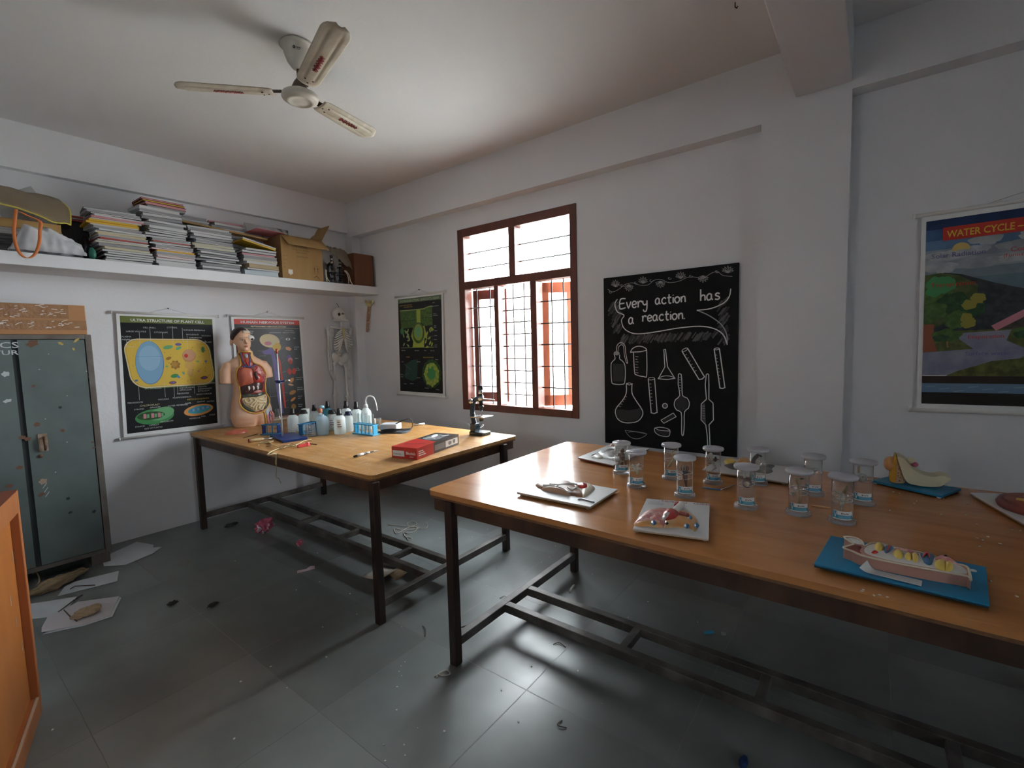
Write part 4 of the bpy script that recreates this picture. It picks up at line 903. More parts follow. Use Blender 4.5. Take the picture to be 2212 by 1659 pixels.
# ---------------------------------------------------------------- microscopes, wooden box, film
BLK = mat('black_enamel', (.014, .015, .017), .28, spec=.6); CHR = mat('chrome', (.62, .63, .64), .18, metal=1.0); TEALB = mat('blue_black_enamel', (.016, .032, .042), .25, spec=.6)
def microscope(label, loc, rz, k=1.0, m=TEALB, group=None, stagem=None):
    t = thing('microscope', label, 'microscope', loc, rz, group); t.scale = (k, k, k)
    b = MB()
    b.prism([(-.055, -.045), (-.06, .0), (-.055, .045), (-.015, .05), (.07, .052), (.085, .035), (.085, -.035), (.07, -.052), (-.015, -.05)], 0, .022, m)
    b.box((-.035, 0, .05), (.045, .06, .06), m)
    obj('foot', b, t, bev=.006)
    arm = MB(); P = smooth_path([(-.035, 0, .06), (-.05, 0, .12), (-.055, 0, .18), (-.042, 0, .235), (-.01, 0, .262), (.02, 0, .262)], 5)
    arm.tube(P, [.021] * 8 + [.018] * (len(P) - 8), m, 10)
    obj('arm', arm, t, bev=0)
    st_ = obj('stage', MB().box((.035, 0, .135), (.125, .115, .008), stagem or CHR), t, bev=.002)
    obj('stage_clip', MB().tube([(.0, .03, .142), (.05, .03, .144), (.065, .028, .143)], .003, CHR, 6), st_)
    obj('stage_clip', MB().tube([(.0, -.03, .142), (.05, -.03, .144), (.065, -.028, .143)], .003, CHR, 6), st_)
    o = MB().lathe([(.0, .172), (.006, .172), (.012, .186), (.016, .196), (.02, .205), (.02, .214), (.013, .22)], m, 18, (.03, 0, 0))
    obj('objective', o, t)
    tb = MB().lathe([(.015, .218), (.015, .245), (.021, .246), (.021, .29), (.0165, .292), (.0165, .335), (.0185, .336), (.0185, .362), (.012, .366)], m, 18, (.03, 0, 0))
    tb.lathe([(.0215, .255), (.0215, .285)], CHR, 18, (.03, 0, 0)); tb.lathe([(.0172, .300), (.0172, .332)], CHR, 18, (.03, 0, 0))
    obj('tube', tb, t)
    for sy in (-1, 1):
        kn = MB().tube([(-.03, sy * .018, .25), (-.03, sy * .034, .25), (-.03, sy * .036, .25), (-.03, sy * .052, .25)], [.008, .008, .017, .017], CHR, 14)
        obj('focus_knob', kn, t, label='chrome focus knob')
    mr = MB().ell((.03, 0, .062), (.020, .020, .006), CHR, 14, 8, Matrix.Rotation(-.6, 3, 'Y')); mr.tube([(-.02, 0, .055), (.02, 0, .058)], .004, m, 6)
    mr.lathe([(.014, .10), (.018, .12), (.018, .13)], m, 14, (.03, 0, 0))
    obj('mirror', mr, t)
    return t
microscope('dark microscope on the shelf, nearer the carton', (-4.30, 2.705, SH_T + .001), .1, .74, BLK, 'microscopes on the shelf', BLK)
microscope('dark microscope on the shelf, nearer the wooden box', (-4.35, 2.845, SH_T + .001), -.5, .70, BLK, 'microscopes on the shelf', BLK)
CAB = mat('beige_cable', (.58, .54, .42), .5)
for i, (y0, P) in enumerate(((2.63, [(-4.25, 2.632, 2.118), (-4.252, 2.622, 2.17), (-4.262, 2.628, 2.22), (-4.27, 2.642, 2.235), (-4.27, 2.64, 2.20), (-4.258, 2.640, 2.15), (-4.25, 2.66, 2.118)]), (2.9, [(-4.255, 2.915, 2.118), (-4.257, 2.895, 2.15), (-4.268, 2.893, 2.20), (-4.285, 2.875, 2.245), (-4.29, 2.855, 2.25), (-4.28, 2.872, 2.225), (-4.262, 2.878, 2.17), (-4.252, 2.87, 2.118)]))):
    solo('cable', MB().tube(smooth_path(P, 5), .005, CAB, 7), ('beige cable loop between the carton and a microscope', 'beige cable loop beside the wooden box')[i], 'cable', 'cables on the shelf')
WBX = mat('brown_wood_box', (.19, .070, .026), .55, col2=(.14, .05, .02), nscale=9, stretch=(1, 1, .2))
wb = thing('wooden_box', 'upright brown wooden case at the end of the shelf', 'box', (-4.36, 3.062, SH_T + .001))
obj('body', MB().bb((-.11, -.118, 0), (.11, .112, .325), WBX), wb, bev=.004); obj('lid', MB().bb((-.11, .1125, 0), (.11, .122, .32), mat('dark_brown', (.06, .025, .012), .5)), wb, bev=.002)
FILM = glass('plastic_film', (.85, .82, .75), .12, .5, (.52, .46, .37))
def film_fn(u, v): return Vector((-.09 + .175 * v, -.10 + .235 * u, .075 - .02 * u + .03 * sin(3 * u) * (1 - v) - .34 * max(0, v - .55) ** 1.2 * (.5 + u) + .030 * noise.noise(Vector((u * 5, v * 4, 1.7))) + .012 * noise.noise(Vector((u * 14, v * 11, .7)))))
solo('plastic_sheet', MB().sheet(film_fn, 26, 18, FILM, False), 'crumpled clear plastic sheet over the shelf microscopes', 'plastic', loc=(-4.36, 2.805, 2.40), solid=.001)

# ---------------------------------------------------------------- bags at the left end
TAN = glass('tan_plastic', (.66, .56, .42), .22, .66, (.52, .43, .30)); PIP = mat('yellow_piping', (.60, .50, .08), .5); ORR = mat('orange_ribbon', (.62, .17, .035), .6); ORY = mat('ochre_ribbon', (.60, .36, .10), .6)
bg = thing('plastic_bag', 'tan see-through bag with yellow piping flopped over the shelf pile', 'bag', (-4.35, .60, 2.35))
O = bg.location
topE = [onx(-70, 372, -4.47), onx(0, 398, -4.47), onx(60, 416, -4.45), onx(118, 426, -4.42), onx(132, 440, -4.36)]
botE = [onx(-70, 410, -4.215), onx(0, 438, -4.21), onx(60, 457, -4.205), onx(115, 478, -4.205), onx(152, 486, -4.225)]
tp = smooth_path([p - O for p in topE], 5); bt = smooth_path([p - O for p in botE], 5)
def bagf(u, v):
    i = min(int(u * 20), 19); f_ = u * 20 - i
    a = tp[i].lerp(tp[i + 1], f_); b = bt[i].lerp(bt[i + 1], f_)
    p = a.lerp(b, v); p.z += .035 * sin(pi * v) + .012 * noise.noise(Vector((u * 6, v * 4, 0))); p.y += .02 * sin(pi * v) * u ** 4
    return p
obj('body', MB().sheet(bagf, 40, 14, TAN), bg, solid=.0015)
rim = [bagf(i / 30, 1) for i in range(31)] + [bagf(1, 1 - i / 12) for i in range(1, 13)]
obj('piping', MB().tube(rim, .005, PIP, 6), bg)
def ribbon(P, w, m):
    s = MB(); Q = smooth_path(P, 5)
    vs = []
    for p in Q: vs += [p + Vector((0, -w / 2, 0)), p + Vector((.003, w / 2, 0))]
    s.add(vs, [(2 * i, 2 * i + 1, 2 * i + 3, 2 * i + 2) for i in range(len(Q) - 1)], m, True)
    return s
X_ = -4.200
obj('handle', ribbon([onx(a, b, X_) - O for a, b in ((34, 452), (32, 475), (30, 500), (33, 525), (40, 543), (53, 556), (66, 556), (78, 545), (85, 522), (86, 500), (88, 482), (80, 474), (60, 466), (44, 458))], .017, ORR), bg, solid=.001)
sk = MB(); rn = random.Random(2)
P = []
for i in range(13):
    for j in range(9):
        u, v = i / 12, j / 8
def sackf(u, v):
    a = pi * v; prof = (.16 * min(1, u * 5) * (1 - .55 * max(0, u - .5) / .5) * (1 - .3 * max(0, .2 - u) / .2)) if u < .97 else .03
    x = -.05 + .10 * (1 - cos(a)) / 2; z = .015 + prof * (sin(a) ** .7 if sin(a) > 0 else 0)
    n1 = noise.noise(Vector((u * 5, v * 4, 3.1))) * .022 + noise.noise(Vector((u * 13, v * 9, .4))) * .008
    return Vector((x + n1, -.19 + u * .36, max(.002, z + n1 * min(1, sin(a) * 2 + .0))))
WH = mat('white_cloth', (.58, .58, .60), .75, col2=(.46, .47, .50), nscale=9)
solo('sack', MB().sheet(sackf, 40, 20, WH), 'crumpled white plastic sack on the shelf edge under the orange handles', 'bag', loc=(-4.29, .685, SH_T + .001), solid=.002)
solo('paper_bundle', MB().bb((-.11, -.29, 0), (.11, .29, .125), mat('dark_paper_edges', (.16, .155, .15), .85, col2=(.03, .03, .03), nscale=30, ndet=3, stretch=(.1, .1, 5))), 'dark ragged bundle of papers at the left end of the shelf', 'papers', loc=(-4.485, .33, SH_T + .001))
solo('paper_bundle', MB().bb((-.11, -.29, 0), (.11, .29, .040), PAGE), 'white sheaf of papers under the brown carton at the shelf left end', 'papers', loc=(-4.475, .475, 2.2385), bev=.002)
solo('carton', MB().bb((-.11, -.29, 0), (.11, .29, .058), mat('golden_carton', (.44, .26, .09), .7)), 'flat golden brown carton under the yellow-edged bag', 'box', loc=(-4.475, .47, 2.279), bev=.003)
solo('folder', MB().box((0, 0, 0), (.006, .24, .17), mat('pale_board', (.42, .43, .43), .7)), 'pale folder leaning behind the yellow-edged bag', 'folder', loc=(-4.56, .60, 2.47), rot=(.55, .25, 0))
def lump(label, loc, r, m, seed, name='bin_bag'):
    s = MB(); rn = random.Random(seed)
    s.ell((0, 0, 0), r, m, 22, 14)
    s.v = [Vector((p.x, p.y, p.z)) * (1 + .22 * noise.noise(p * 22 + Vector((seed, 0, 0)))) for p in s.v]
    return solo(name, s, label, 'bag', loc=loc)
lump('black plastic bag stuffed between the white sack and notebooks', (-4.40, .875, SH_T + .095), (.045, .028, .09), mat('black_plastic', (.012, .012, .013), .4), 4)
lump('small green bag wedged beside the white sack', (-4.29, .893, SH_T + .045), (.030, .020, .042), mat('green_plastic', (.02, .13, .09), .4), 6, 'plastic_bag')

# ================================================================ skeleton hanging by the corner, vertebra model on the column
BONE = mat('bone_grey', (.76, .76, .74), .5, col2=(.64, .64, .63), nscale=9); BONE2 = mat('bone_yellow', (.62, .52, .26), .6)
sx_ = -4.545
sk_root = thing('skeleton_model', 'grey-white hanging skeleton model beside the corner column', 'skeleton', (sx_, 2.96, .36))
O = sk_root.location.copy()
def K(cx, cy, dx=0.0): p = onx(680 + cx * .1688, 620 + cy * .1688, sx_ + dx); return p - O
U = .00086
s = MB()
s.ell(K(305, 345), (.066, .070, .068), BONE, 18, 12); s.ell(K(345, 375, .03), (.042, .045, .045), BONE, 12, 8); s.ell(K(385, 395, .035), (.026, .022, .026), BONE, 10, 8); s.ell(K(400, 430, .03), (.030, .034, .011), BONE, 10, 8); s.ell(K(290, 425), (.05, .045, .020), BONE, 10, 8); s.ell(K(372, 325, .045), (.016, .03, .012), BONE, 10, 8)
s.tube([K(345, 440), K(350, 520)], .02, BONE, 8)
obj('skull', s, sk_root, remesh=.004)
dk = mat('socket_dark', (.015, .013, .012), .8)
obj('eye_socket', MB().ell(K(312, 350, .066), (.012, .014, .017), dk, 10, 8), sk_root); obj('eye_socket', MB().ell(K(358, 343, .064), (.008, .017, .010), mat('socket_brown', (.25, .14, .06), .8), 10, 8), sk_root)
obj('hook', MB().tube([K(302, 285), K(300, 262), K(306, 250), K(276, 205)], .0025, NAIL, 6), sk_root)
sp = MB()
for i in range(15):
    f_ = i / 14; c = K(350 - 35 * f_, 500 + 370 * f_, -.02 * sin(pi * f_)); sp.ell(c, (.020, .021, .011), BONE, 10, 6)
obj('spine', sp, sk_root)
rb = MB()
for i in range(9):
    y = 545 + i * 26; hw = (70, 92, 104, 110, 114, 114, 112, 105, 95)[i]; c0 = K(368, min(y, 650), .085)
    for sd in (-1, 1):
        cxm = 365 if sd < 0 else 365
        e = K(cxm + sd * hw * (1.0 if sd < 0 else .98), y + 40 + i * 4, .02); bck = K(345, y - 12, -.03)
        rb.tube(smooth_path([c0 + Vector((0, sd * .006, 0)), K(365 + sd * hw * .55, y + 18 + i * 5, .085), e, K(350 + sd * hw * .6, y + 8, -.045), bck], 4), .0068, BONE, 6)
obj('ribs', rb, sk_root)
obj('sternum', MB().tube([K(368, 530, .09), K(370, 580, .095), K(380, 655, .095)], [.016, .013, .009], BONE2, 8), sk_root, label='yellow breastbone')
sh_ = MB()
sh_.tube(smooth_path([K(200, 512, .01), K(280, 525, .05), K(360, 535, .07), K(420, 525, .05), K(465, 530, .01)], 4), .008, BONE, 7)
sh_.ell(K(215, 580, -.04), (.008, .04, .06), BONE, 10, 8); sh_.ell(K(455, 580, -.04), (.008, .025, .06), BONE, 10, 8)
obj('shoulder_girdle', sh_, sk_root)
for nm, P in (('left', ((165, 535), (185, 800), (205, 1055), (245, 1190))), ('right', ((455, 540), (432, 800), (430, 1050), (435, 1180)))):
    a = MB(); p = [K(*q) for q in P]
    a.ell(p[0], .022, BONE, 10, 8); a.tube([p[0], p[0].lerp(p[1], .5), p[1]], [.015, .011, .016], BONE, 8)
    a.tube([p[1] + Vector((.005, .008, 0)), p[2] + Vector((.005, .008, 0))], .007, BONE, 7); a.tube([p[1] - Vector((.005, .010, 0)), p[2] - Vector((0, .010, 0))], .0075, BONE, 7)
    obj('arm', a, sk_root)
    h_m = MB()
    for q in range(5):
        o_ = (q - 2) * .009; b0 = p[2] + Vector((.0, o_ * .6, -.005)); b1 = p[2].lerp(p[3], .45) + Vector((.006, o_, 0)); b2 = p[3] + Vector((.012, o_ * .9, -.004 * abs(q - 2) if q else .03))
        h_m.tube([b0, b1, b2], [.006, .005, .0035], BONE, 6)
    obj('hand', h_m, sk_root)
pv = MB()
for sd, c in ((-1, (262, 900)), (1, (388, 905))):
    pv.ell(K(*c), (.03, .042, .058), BONE, 12, 10, Matrix.Rotation(sd * -.5, 3, 'X')); pv.ell(K(300 + sd * 45, 985), (.018, .03, .02), BONE, 10, 8)
pv.ell(K(305, 930, -.02), (.02, .03, .045), BONE, 10, 8)
obj('pelvis', pv, sk_root, remesh=.007)
for P in (((248, 985), (262, 1390), (268, 1850)), ((385, 990), (425, 1400), (420, 1860))):
    l = MB(); p = [K(*q) for q in P]
    l.ell(p[0], .024, BONE, 10, 8); l.tube([p[0], p[0].lerp(p[1], .12) + Vector((0, .006, 0)), p[0].lerp(p[1], .6), p[1]], [.016, .015, .012, .022], BONE, 9)
    l.ell(p[1], (.028, .030, .026), BONE, 12, 8); l.tube([p[1], p[1].lerp(p[2], .12), p[2]], [.024, .014, .010], BONE, 8); l.tube([p[1] + Vector((-.01, .018, -.03)), p[2] + Vector((-.005, .012, 0))], .006, BONE, 6)
    l.ell(p[2] + Vector((.04, .0, -.03)), (.06, .024, .016), BONE, 10, 6)
    obj('leg', l, sk_root, remesh=.006)
VB = mat('spine_orange', (.52, .30, .17), .6, col2=(.42, .22, .11), nscale=60, stretch=(.2, .2, 1)); vt = thing('vertebral_column_model', 'yellowish spine model with pelvis hung under the shelf end', 'spine model', (-4.40, 3.185, 1.62))
O = vt.location.copy(); G = lambda cx, cy, dx=0: ony(680 + cx * .1688, 620 + cy * .1688, 3.185 - dx) - O
v = MB()
for i in range(17):
    f_ = i / 16; v.ell(G(690 - 20 * f_, 265 + 300 * f_), (.019 - .004 * f_, .016, .012), VB, 10, 6)
obj('vertebrae', v, vt)
v = MB(); v.ell(G(690, 225), (.044, .022, .028), BONE2, 12, 8); v.ell(G(655, 190), (.018, .014, .03), BONE2, 10, 8, Matrix.Rotation(-.4, 3, 'Y')); v.ell(G(735, 195), (.014, .014, .03), BONE2, 10, 8, Matrix.Rotation(.4, 3, 'Y')); v.ell(G(690, 180), (.012, .012, .02), BONE2, 8, 6)
obj('pelvis', v, vt, remesh=.006)
# ================================================================ things on the corner table
# ---------------------------------------------------------------- anatomical torso
SKIN = mat('torso_skin', (.80, .51, .35), .33, col2=(.76, .46, .30), nscale=6)
to = thing('torso_model', 'flesh-coloured human torso model with open chest and belly', 'anatomical model', (-4.385, 1.886, TZ + .001), radians(78))
RINGS = [(0, .142, .088, .004), (.05, .158, .096, .0), (.095, .168, .102, .0), (.13, .164, .100, .002), (.20, .153, .094, .004), (.29, .130, .088, .006), (.38, .128, .094, .004), (.45, .137, .102, .004), (.52, .146, .098, .008), (.555, .148, .084, .012), (.582, .122, .070, .014), (.602, .088, .062, .014), (.625, .063, .055, .012), (.665, .056, .054, .008)]
def ring(z):
    for a, b in zip(RINGS, RINGS[1:]):
        if z <= b[0]:
            f_ = (z - a[0]) / (b[0] - a[0]); f_ = f_ * f_ * (3 - 2 * f_)
            return [a[i] + (b[i] - a[i]) * f_ for i in (1, 2, 3)]
    return RINGS[-1][1:]
def shx(z): return .016 * (1 if z < .46 else max(0, 1 - (z - .46) / .08))
def front(x, z, off=0.0):
    x = x - shx(z)
    w_, d_, c_ = ring(max(0, min(z, .665))); q = min(.985, abs(x) / w_)
    return c_ - d_ * (1 - q ** 2.4) ** (1 / 2.4) - off
b = MB(); vs = []; n = 36; NZ = 34
for i in range(NZ):
    z = .665 * i / (NZ - 1); w_, d_, c_ = ring(z)
    for k in range(n):
        a = 2 * pi * k / n; ca, sa = cos(a), sin(a); q = (abs(ca) ** 2.4 + abs(sa) ** 2.4) ** (-1 / 2.4)
        y = c_ + d_ * sa * q
        x = w_ * ca * q + shx(z)
        if z < .10: y -= -.045 * max(0, 1 - abs(x - .045) / .03) * (1 - z / .10) * (1 if sa < 0 else 0)   # the fold between the thighs
        vs.append((x, y, z))
fs = [(i * n + k, i * n + (k + 1) % n, (i + 1) * n + (k + 1) % n, (i + 1) * n + k) for i in range(NZ - 1) for k in range(n)] + [tuple(range(n - 1, -1, -1)), tuple((NZ - 1) * n + k for k in range(n))]
b.add(vs, fs, SKIN, True)
for sd in (-1, 1):
    z_end = .385 if sd < 0 else .415
    b.tube([(sd * .09, .012, .540), (sd * .130, .010, .527), (sd * .152, .006, .487), (sd * .158, .002, .44), (sd * .162, 0, z_end)], [.045, .056, .056, .052, .048], SKIN, 18)
hx, hz = -.022, .752
b.ell((hx, .010, hz + .030), (.076, .092, .082), SKIN, 24, 16)                     # skull
b.ell((hx + .008, -.030, hz - .022), (.056, .056, .074), SKIN, 20, 14)             # face
b.ell((hx + .012, -.062, hz - .074), (.026, .022, .018), SKIN, 12, 8)              # chin
b.tube([(hx + .016, -.080, hz + .018), (hx + .018, -.094, hz - .012), (hx + .018, -.100, hz - .026)], [.006, .010, .014], SKIN, 10)   # nose
b.ell((hx + .015, -.083, hz + .020), (.042, .012, .008), SKIN, 14, 8)              # brow
b.ell((hx - .080, .006, hz - .012), (.012, .020, .032), SKIN, 10, 8)               # ear
b.tube([(0, .012, .60), (-.012, .008, .70)], [.056, .050], SKIN, 18)
obj('body', b, to, remesh=.0055)
HAIR = mat('dark_hair', (.030, .014, .018), .45, col2=(.055, .025, .03), nscale=20, stretch=(1, 1, .3))
hm = MB(); vs = []; cx_, cy_, cz_ = hx, .012, hz + .032
NI, NJ = 10, 22
for i in range(NI + 1):
    for j in range(NJ + 1):
        a = radians(-120 + j * 262 / NJ) + pi / 2 + pi / 2 * 0; th = i / NI * radians(100)
        aa = radians(60) + j / NJ * radians(245)            # leaves the viewer's right of the skull bare
        p = Vector((sin(th) * cos(aa), sin(th) * sin(aa), cos(th)))
        lim = 1.0 if p.y > -.35 else .62
        ad = math.degrees(aa); tm = 1.06 if ad < 205 else 1.06 - .56 * min(1, (ad - 205) / 55)
        th2 = th * tm; p = Vector((sin(th2) * cos(aa), sin(th2) * sin(aa), cos(th2)))
        vs.append((cx_ + .081 * p.x, cy_ + .097 * p.y, cz_ + .087 * p.z))
hm.add(vs, [(i * (NJ + 1) + j, (i + 1) * (NJ + 1) + j, (i + 1) * (NJ + 1) + j + 1, i * (NJ + 1) + j + 1) for i in range(NI) for j in range(NJ)], HAIR, True)
obj('hair', hm, to, solid=.005)
CREAMS = mat('skull_cream', (.74, .62, .48), .5)
cp = MB(); vs = []
for i in range(9):
    for j in range(13):
        th = radians(4) + i / 8 * radians(62); aa = radians(-88) + j / 12 * radians(140)
        vs.append((cx_ + .080 * sin(th) * cos(aa), cy_ + .0965 * sin(th) * sin(aa), cz_ + .0865 * cos(th)))
cp.add(vs, [(i * 13 + j, (i + 1) * 13 + j, (i + 1) * 13 + j + 1, i * 13 + j + 1) for i in range(8) for j in range(12)], CREAMS, True)
obj('skull_cap', cp, to, solid=.003, label='pale bare half of the skull')
E_W = mat('eye_white', (.82, .82, .78), .25); E_D = mat('eye_dark', (.03, .022, .02), .2); LIP = mat('lips', (.50, .16, .13), .4)
eb = MB().ell((hx + .060, -.058, hz + .022), (.030, .028, .026), E_W, 14, 10); eb.ell((hx + .066, -.080, hz + .012), (.012, .008, .010), E_D, 10, 8)
obj('eye_block', eb, to, label='white exposed eye socket')
ey = MB().ell((hx - .012, -.079, hz + .006), (.011, .005, .005), E_W, 10, 6); ey.ell((hx - .010, -.083, hz + .006), (.005, .003, .0048), E_D, 8, 6); ey.tube([(hx - .026, -.076, hz + .020), (hx - .012, -.086, hz + .025), (hx + .004, -.088, hz + .021)], .0026, HAIR, 5)
obj('eye', ey, to)
lp = MB().ell((hx + .016, -.085, hz - .046), (.017, .006, .0045), LIP, 12, 6); lp.ell((hx + .016, -.085, hz - .054), (.014, .006, .0045), LIP, 12, 6)
obj('lips', lp, to)
def TX(cx, cy): return ((cx - 425) * .0007, (1440 - cy) * .000741)
def outl(P, sm=3): return [(p.x, p.y) for p in smooth_path([Vector((*TX(*q), 0)) for q in P], sm, True)]
def organ(nm, P, h, m, off=.002, wob=0.0, parent=to, label=None, sm=3, pw=.5):
    o_ = outl(P, sm)
    # counter-clockwise in (x, z) so the relief faces the front
    if sum(o_[i - 1][0] * o_[i][1] - o_[i][0] * o_[i - 1][1] for i in range(len(o_))) < 0: o_.reverse()
    s = MB().puff(o_, h, m, lambda x, y: 0.0, wob=wob, pw=pw)
    s.v = [Vector((p.x, front(p.x, p.y, off + p.z), p.y)) for p in s.v]
    return obj(nm, s, parent, label=label)
RIMC = mat('fat_yellow', (.66, .40, .07), .4); CAV = mat('muscle_red', (.36, .055, .035), .35, col2=(.24, .03, .025), nscale=30); LUNG = mat('lung_coral', (.58, .17, .10), .32, col2=(.50, .12, .075), nscale=16)
LUNGD = mat('rib_muscle', (.36, .06, .06), .35, col2=(.52, .20, .17), nscale=22, stretch=(1, 1, 3)); HEART = mat('heart_red', (.50, .06, .05), .28); LIVER = mat('liver_dark', (.075, .032, .035), .25); PINKO = mat('pancreas_pink', (.58, .24, .24), .35)
COLN = mat('colon_dark_green', (.035, .045, .030), .3, col2=(.09, .10, .07), nscale=60); GUT = mat('gut_cream', (.68, .55, .33), .32); VEIN = mat('vein_blue', (.06, .10, .28), .3); ART = mat('artery_red', (.55, .04, .03), .3); BLAD = mat('bladder_grey', (.40, .43, .48), .35); MUSC = mat('thigh_muscle', (.46, .14, .13), .35, col2=(.60, .34, .30), nscale=34, stretch=(3, 1, 1))
OPEN = [(348, 560), (350, 640), (338, 715), (300, 750), (290, 850), (312, 960), (318, 1060), (300, 1130), (322, 1200), (380, 1255), (470, 1282), (560, 1265), (632, 1195), (648, 1120), (612, 1050), (606, 950), (632, 850), (600, 760), (552, 712), (486, 680), (468, 600), (466, 560)]
organ('cavity_lining', OPEN, .001, CAV, .001, pw=.3)
rim = [Vector((x, front(x, z, .004), z)) for x, z in outl(OPEN, 4)]
obj('fat_rim', MB().tube(rim, .0062, RIMC, 8, closed=True), to, label='yellow cut edge of the opening')
organ('lung', [(322, 760), (380, 738), (440, 750), (468, 800), (466, 930), (400, 940), (316, 952), (308, 850)], .022, LUNG, .003, .002, label='coral lung')
organ('chest_wall', [(470, 735), (540, 730), (590, 775), (616, 850), (596, 930), (580, 900), (540, 830), (480, 800)], .010, LUNGD, .003, .001, label='dark red opened chest wall')
for i in range(6): organ('rib_end', [(560 + i * 9, 762 + i * 26), (574 + i * 9, 768 + i * 26), (566 + i * 9, 778 + i * 26)], .006, E_W, .006, sm=2)
organ('heart', [(455, 850), (500, 815), (560, 850), (585, 915), (545, 930), (470, 915)], .024, HEART, .005); organ('heart_vessel', [(470, 800), (500, 790), (510, 830), (525, 880), (500, 905), (480, 870)], .012, LIVER, .020)
organ('liver', [(330, 958), (400, 935), (480, 905), (545, 905), (575, 950), (560, 1020), (470, 1035), (380, 1045), (326, 1045)], .020, LIVER, .004)
for x in (408, 458, 507): organ('liver_vessel', [(x - 12, 960), (x + 4, 955), (x + 12, 985), (x - 2, 1008), (x - 8, 990)], .004, E_W, .022, sm=2)
organ('pancreas', [(452, 1030), (500, 1005), (545, 1015), (550, 1036), (500, 1046)], .010, PINKO, .012)
organ('colon', [(336, 1052), (400, 1040), (470, 1055), (540, 1042), (588, 1036), (590, 1075), (500, 1090), (400, 1088), (338, 1086)], .012, COLN, .004); organ('colon', [(322, 1150), (350, 1170), (400, 1215), (450, 1248), (440, 1265), (370, 1240), (330, 1195)], .010, COLN, .004); organ('colon', [(636, 1110), (640, 1170), (600, 1230), (575, 1245), (570, 1225), (610, 1180), (618, 1120)], .010, COLN, .004)
organ('small_intestine', [(335, 1095), (400, 1080), (500, 1085), (595, 1062), (618, 1120), (600, 1190), (550, 1240), (470, 1262), (400, 1215), (345, 1160)], .010, GUT, .003)
rn = random.Random(8); cl = MB()
for P in ([(350, 1110), (380, 1150), (420, 1125), (400, 1100), (450, 1100), (470, 1130), (430, 1160), (410, 1190), (450, 1200)], [(480, 1100), (540, 1090), (590, 1080), (600, 1110), (560, 1130), (510, 1120), (500, 1150), (550, 1160), (600, 1150)], [(460, 1240), (480, 1190), (520, 1180), (500, 1220), (530, 1240), (560, 1200), (590, 1180), (570, 1150)], [(430, 1215), (470, 1160), (490, 1140), (470, 1100)]):
    Q = [TX(p.x, p.y) for p in smooth_path([Vector((*q, 0)) for q in P], 4)]
    cl.tube([(x, front(x, z, .014), z) for x, z in Q], .0085, GUT, 7)
obj('gut_coil', cl, to)
organ('bladder', [(580, 1255), (640, 1220), (660, 1260), (650, 1300), (590, 1320)], .006, BLAD, .002); organ('thigh_muscle', [(604, 1290), (650, 1265), (700, 1320), (690, 1400), (640, 1425), (600, 1420), (590, 1350)], .008, MUSC, .003)
vn = MB()
for P, m in (([(625, 1280), (640, 1330), (690, 1390)], VEIN), ([(630, 1290), (620, 1350), (640, 1410)], VEIN), ([(640, 1270), (660, 1310), (660, 1400)], ART)):
    Q = [TX(p.x, p.y) for p in smooth_path([Vector((*q, 0)) for q in P], 4)]; vn.tube([(x, front(x, z, .012), z) for x, z in Q], .003, m, 6)
obj('vessels', vn, to)
obj('fat_rim', MB().tube([(x, front(x, z, .004), z) for x, z in [TX(p.x, p.y) for p in smooth_path([Vector((*q, 0)) for q in ((560, 1275), (572, 1330), (582, 1430))], 5)]], .006, RIMC, 8), to)
organ('throat_muscle', [(358, 575), (410, 560), (458, 575), (462, 640), (480, 700), (420, 725), (352, 700), (360, 640)], .012, mat('throat_red', (.52, .11, .06), .35, col2=(.40, .07, .05), nscale=26, stretch=(3, 1, .6)), .002)
organ('larynx', [(396, 585), (415, 578), (436, 590), (430, 622), (412, 630), (398, 615)], .010, BLAD, .012)
nv = MB()
for P, m in (([(362, 560), (368, 640), (385, 700), (430, 735)], VEIN), ([(452, 570), (450, 640), (440, 700), (430, 735)], VEIN), ([(340, 720), (390, 722), (430, 735), (480, 720), (520, 705)], VEIN), ([(405, 640), (412, 690), (425, 730)], ART), ([(470, 800), (500, 770), (520, 740), (500, 730)], ART), ([(520, 840), (560, 870), (590, 940)], VEIN)):
    Q = [TX(p.x, p.y) for p in smooth_path([Vector((*q, 0)) for q in P], 4)]; nv.tube([(x, front(x, z, .013), z) for x, z in Q], .0042, m, 7)
obj('neck_vessels', nv, to)
organ('cheek_muscle', [(338, 440), (352, 470), (350, 540), (332, 560), (330, 500)], .004, CAV, -.004)

